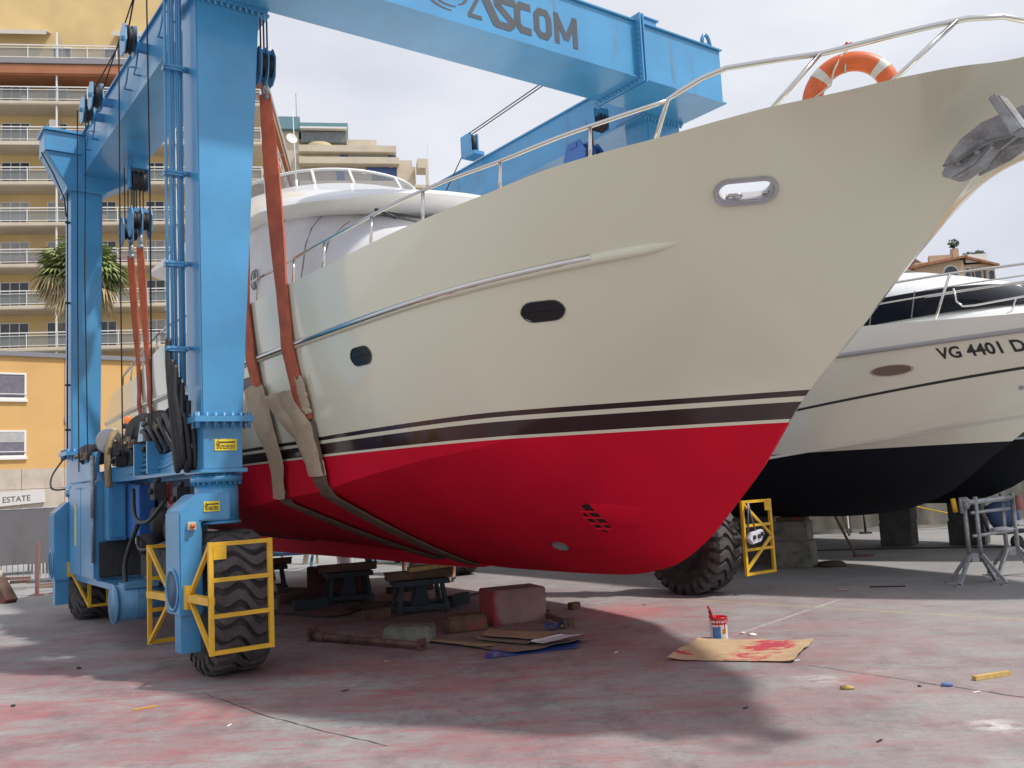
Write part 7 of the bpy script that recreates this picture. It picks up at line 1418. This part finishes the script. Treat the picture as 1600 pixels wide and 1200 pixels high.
bit('pebble', 1.59, 6.92, 0.030, 0.012, 0.008, INK, 'dark chip below the cardboard sheet in the shadow', 'chip', 6, 0.5)
bit('pebble', -4.56, 8.28, 0.022, 0.02, 0.015, INK, 'black pebble on the pink ground at far left', 'pebble', 7)
bit('pebble', -4.79, 9.97, 0.024, 0.02, 0.015, INK, 'black pebble left of the near wheel in the shade', 'pebble', 8)
bit('scrap', 4.43, 12.91, 0.13, 0.05, 0.012, mat('pink_scrap', (0.55, 0.25, 0.28), 0.8), 'flat pink scrap in the shadow right of the far wheel guard', 'scrap', 9)
bit('scrap', -1.42, 9.45, 0.030, 0.022, 0.014, mat('tan_bit', (0.30, 0.24, 0.15), 0.9), 'tan pebble in front of the long steel prop', 'pebble', 10)
tag(MB().bar((4.9, 13.1, 0.01), (5.35, 12.98, 0.01), 0.04, 0.012).build('strip', INK), 'thin dark strip on the ground right of the pink scrap', 'strip')
tag(MB().bar((-3.32, 7.88, 0.006), (-3.18, 8.0, 0.006), 0.02, 0.006).build('yellow_strip', YEL), 'tiny yellow strip on the pink ground at lower left', 'strip')
for i, (x, y, a, m_, lb) in enumerate(((1.62, 12.5, 0.3, INK, 'tiny dark twig left of the far tyre shadow'), (0.9, 9.3, 0.8, WPNT, 'white fleck left of the cardboard sheet'), (2.45, 8.47, 0.2, WPNT, 'white fleck at the torn right corner of the cardboard sheet'), (-2.3, 7.2, 1.2, WPNT, 'bright white fleck at lower left on the grey ground'), (2.2, 5.95, 0.6, INK, 'dark curved sliver at the bottom edge'), (3.35, 7.02, 0.1, WPNT, 'pale fleck below the small blue rag'), (-1.6, 8.2, 0.4, INK, 'dark sliver in the middle of the pink shade'))):
    mb = MB(); mb.bar((-0.03, 0, 0.005), (0.03, 0.008, 0.007), 0.012, 0.006); o = mb.build('debris', m_); o.location = (x, y, 0); o.rotation_euler = (0, 0, a); tag(o, lb, 'debris')

# ------------------------------------------------------------------ two men beyond the hull
def person(x, y, rz, label, shirt, shorts, hair, pose):
    root = empty('person', (x, y, 0), rz, label, 'person')
    J = {'pel': (0, 0, 0.95, .135), 'wai': (0, 0.0, 1.10, .125), 'che': (0, 0.01, 1.30, .145), 'nek': (0, 0.0, 1.46, .062), 'hd0': (0, -0.015, 1.55, .072), 'hd1': (0, -0.02, 1.64, .092), 'hd2': (0, -0.01, 1.72, .075)}
    E_ = [('pel', 'wai'), ('wai', 'che'), ('che', 'nek'), ('nek', 'hd0'), ('hd0', 'hd1'), ('hd1', 'hd2')]
    for sg, sd_ in ((-1, 'l'), (1, 'r')):
        st = pose.get('stride', 0.0) * sg
        J['hip' + sd_] = (0.09 * sg, 0, 0.90, .095); J['kne' + sd_] = (0.11 * sg, -st * .5 - .01, 0.50, .056); J['cal' + sd_] = (0.115 * sg, -st * .8 + .015, 0.34, .052); J['ank' + sd_] = (0.12 * sg, -st + .02, 0.09, .036); J['hee' + sd_] = (0.12 * sg, -st + .05, 0.04, .034); J['toe' + sd_] = (0.13 * sg, -st - .15, 0.035, .030)
        E_ += [('pel', 'hip' + sd_), ('hip' + sd_, 'kne' + sd_), ('kne' + sd_, 'cal' + sd_), ('cal' + sd_, 'ank' + sd_), ('ank' + sd_, 'toe' + sd_), ('ank' + sd_, 'hee' + sd_)]
        J['sho' + sd_] = (0.19 * sg, 0.01, 1.40, .062); J['elb' + sd_] = (0.25 * sg, 0.02, 1.12, .043); J['wri' + sd_] = (0.25 * sg, -0.10 - pose.get('reach', 0), 0.90 + pose.get('reach', 0), .028)
        E_ += [('che', 'sho' + sd_), ('sho' + sd_, 'elb' + sd_), ('elb' + sd_, 'wri' + sd_)]
        w_ = Vector(J['wri' + sd_][:3]); e_ = Vector(J['elb' + sd_][:3]); d = (w_ - e_).normalized(); J['pal' + sd_] = (*(w_ + d * 0.06), .026); E_.append(('wri' + sd_, 'pal' + sd_))
        for k_, (off, ln) in enumerate(((-.028, .070), (-.010, .078), (.009, .074), (.027, .058))):
            a = w_ + d * 0.09 + Vector((0, off, 0)); b_ = a + d * ln * .55; c = b_ + d * ln * .4 + Vector((-.012 * sg, 0, -.01)); n_ = 'f%d%s' % (k_, sd_); J[n_ + 'a'] = (*a, .0095); J[n_ + 'b'] = (*b_, .0085); J[n_ + 'c'] = (*c, .0075); E_ += [('pal' + sd_, n_ + 'a'), (n_ + 'a', n_ + 'b'), (n_ + 'b', n_ + 'c')]
        a = w_ + d * 0.035 + Vector((0, -.035, 0)); J['th' + sd_] = (*a, .011); J['tt' + sd_] = (*(a + d * .045 + Vector((0, -.012, 0))), .009); E_ += [('wri' + sd_, 'th' + sd_), ('th' + sd_, 'tt' + sd_)]
    names = list(J); me_ = bpy.data.meshes.new('body'); me_.from_pydata([J[n][:3] for n in names], [(names.index(a), names.index(b_)) for a, b_ in E_], [])
    o = bpy.data.objects.new('body', me_); col.objects.link(o); o.parent = root; md_ = o.modifiers.new('s', 'SKIN'); sv = me_.skin_vertices[0].data
    for i, n in enumerate(names): r = J[n][3]; sv[i].radius = (r, r)
    sv[0].use_root = True; md2 = o.modifiers.new('u', 'SUBSURF'); md2.levels = 2; md2.render_levels = 2; bake(o)
    o.data.materials.clear(); 
    for m_ in (SKIN, shirt, shorts, mat('black_shoe', (0.02, 0.02, 0.022), 0.6), hair): o.data.materials.append(m_)
    for p in o.data.polygons:
        c = p.center; p.use_smooth = True
        if c.z < 0.085: p.material_index = 3
        elif 0.55 < c.z < 1.02 and abs(c.x) < 0.20: p.material_index = 2
        elif 1.02 <= c.z < 1.45 and (abs(c.x) < 0.21 or c.z > 1.24): p.material_index = 1
        elif c.z > 1.66 or (c.z > 1.56 and c.y > 0.02): p.material_index = 4
    mb = MB(); mb.blob((0, -0.115, 1.615), 0.014, 0.02, 0.022); mb.build('nose', SKIN, root)
    for sg in (-1, 1): mb = MB(); mb.blob((0.034 * sg, -0.098, 1.645), 0.012, 0.008, 0.008); mb.build('eye', INK, root); mb = MB(); mb.blob((0.092 * sg, -0.01, 1.625), 0.012, 0.02, 0.03); mb.build('ear', SKIN, root)
    mb = MB(); mb.blob((0, -0.100, 1.575), 0.024, 0.008, 0.006); mb.build('mouth', mat('lips', (0.25, 0.09, 0.07), 0.6), root)
    return root
person(-2.12, 17.75, R(40), 'person in dark shorts and black shoes standing beyond the hull, seen from the knees down', mat('grey_shirt', (0.20, 0.22, 0.26), 0.9), mat('dark_shorts', (0.03, 0.03, 0.045), 0.9), mat('dark_hair', (0.02, 0.015, 0.01), 0.7), {'stride': 0.06})
person(-1.36, 16.9, R(-10), 'barelegged person in black shoes in front of the far hoist tyre under the hull', mat('white_shirt', (0.5, 0.5, 0.5), 0.9), mat('tan_shorts', (0.20, 0.15, 0.09), 0.9), mat('brown_hair', (0.05, 0.03, 0.02), 0.7), {'stride': 0.03, 'reach': 0.1})
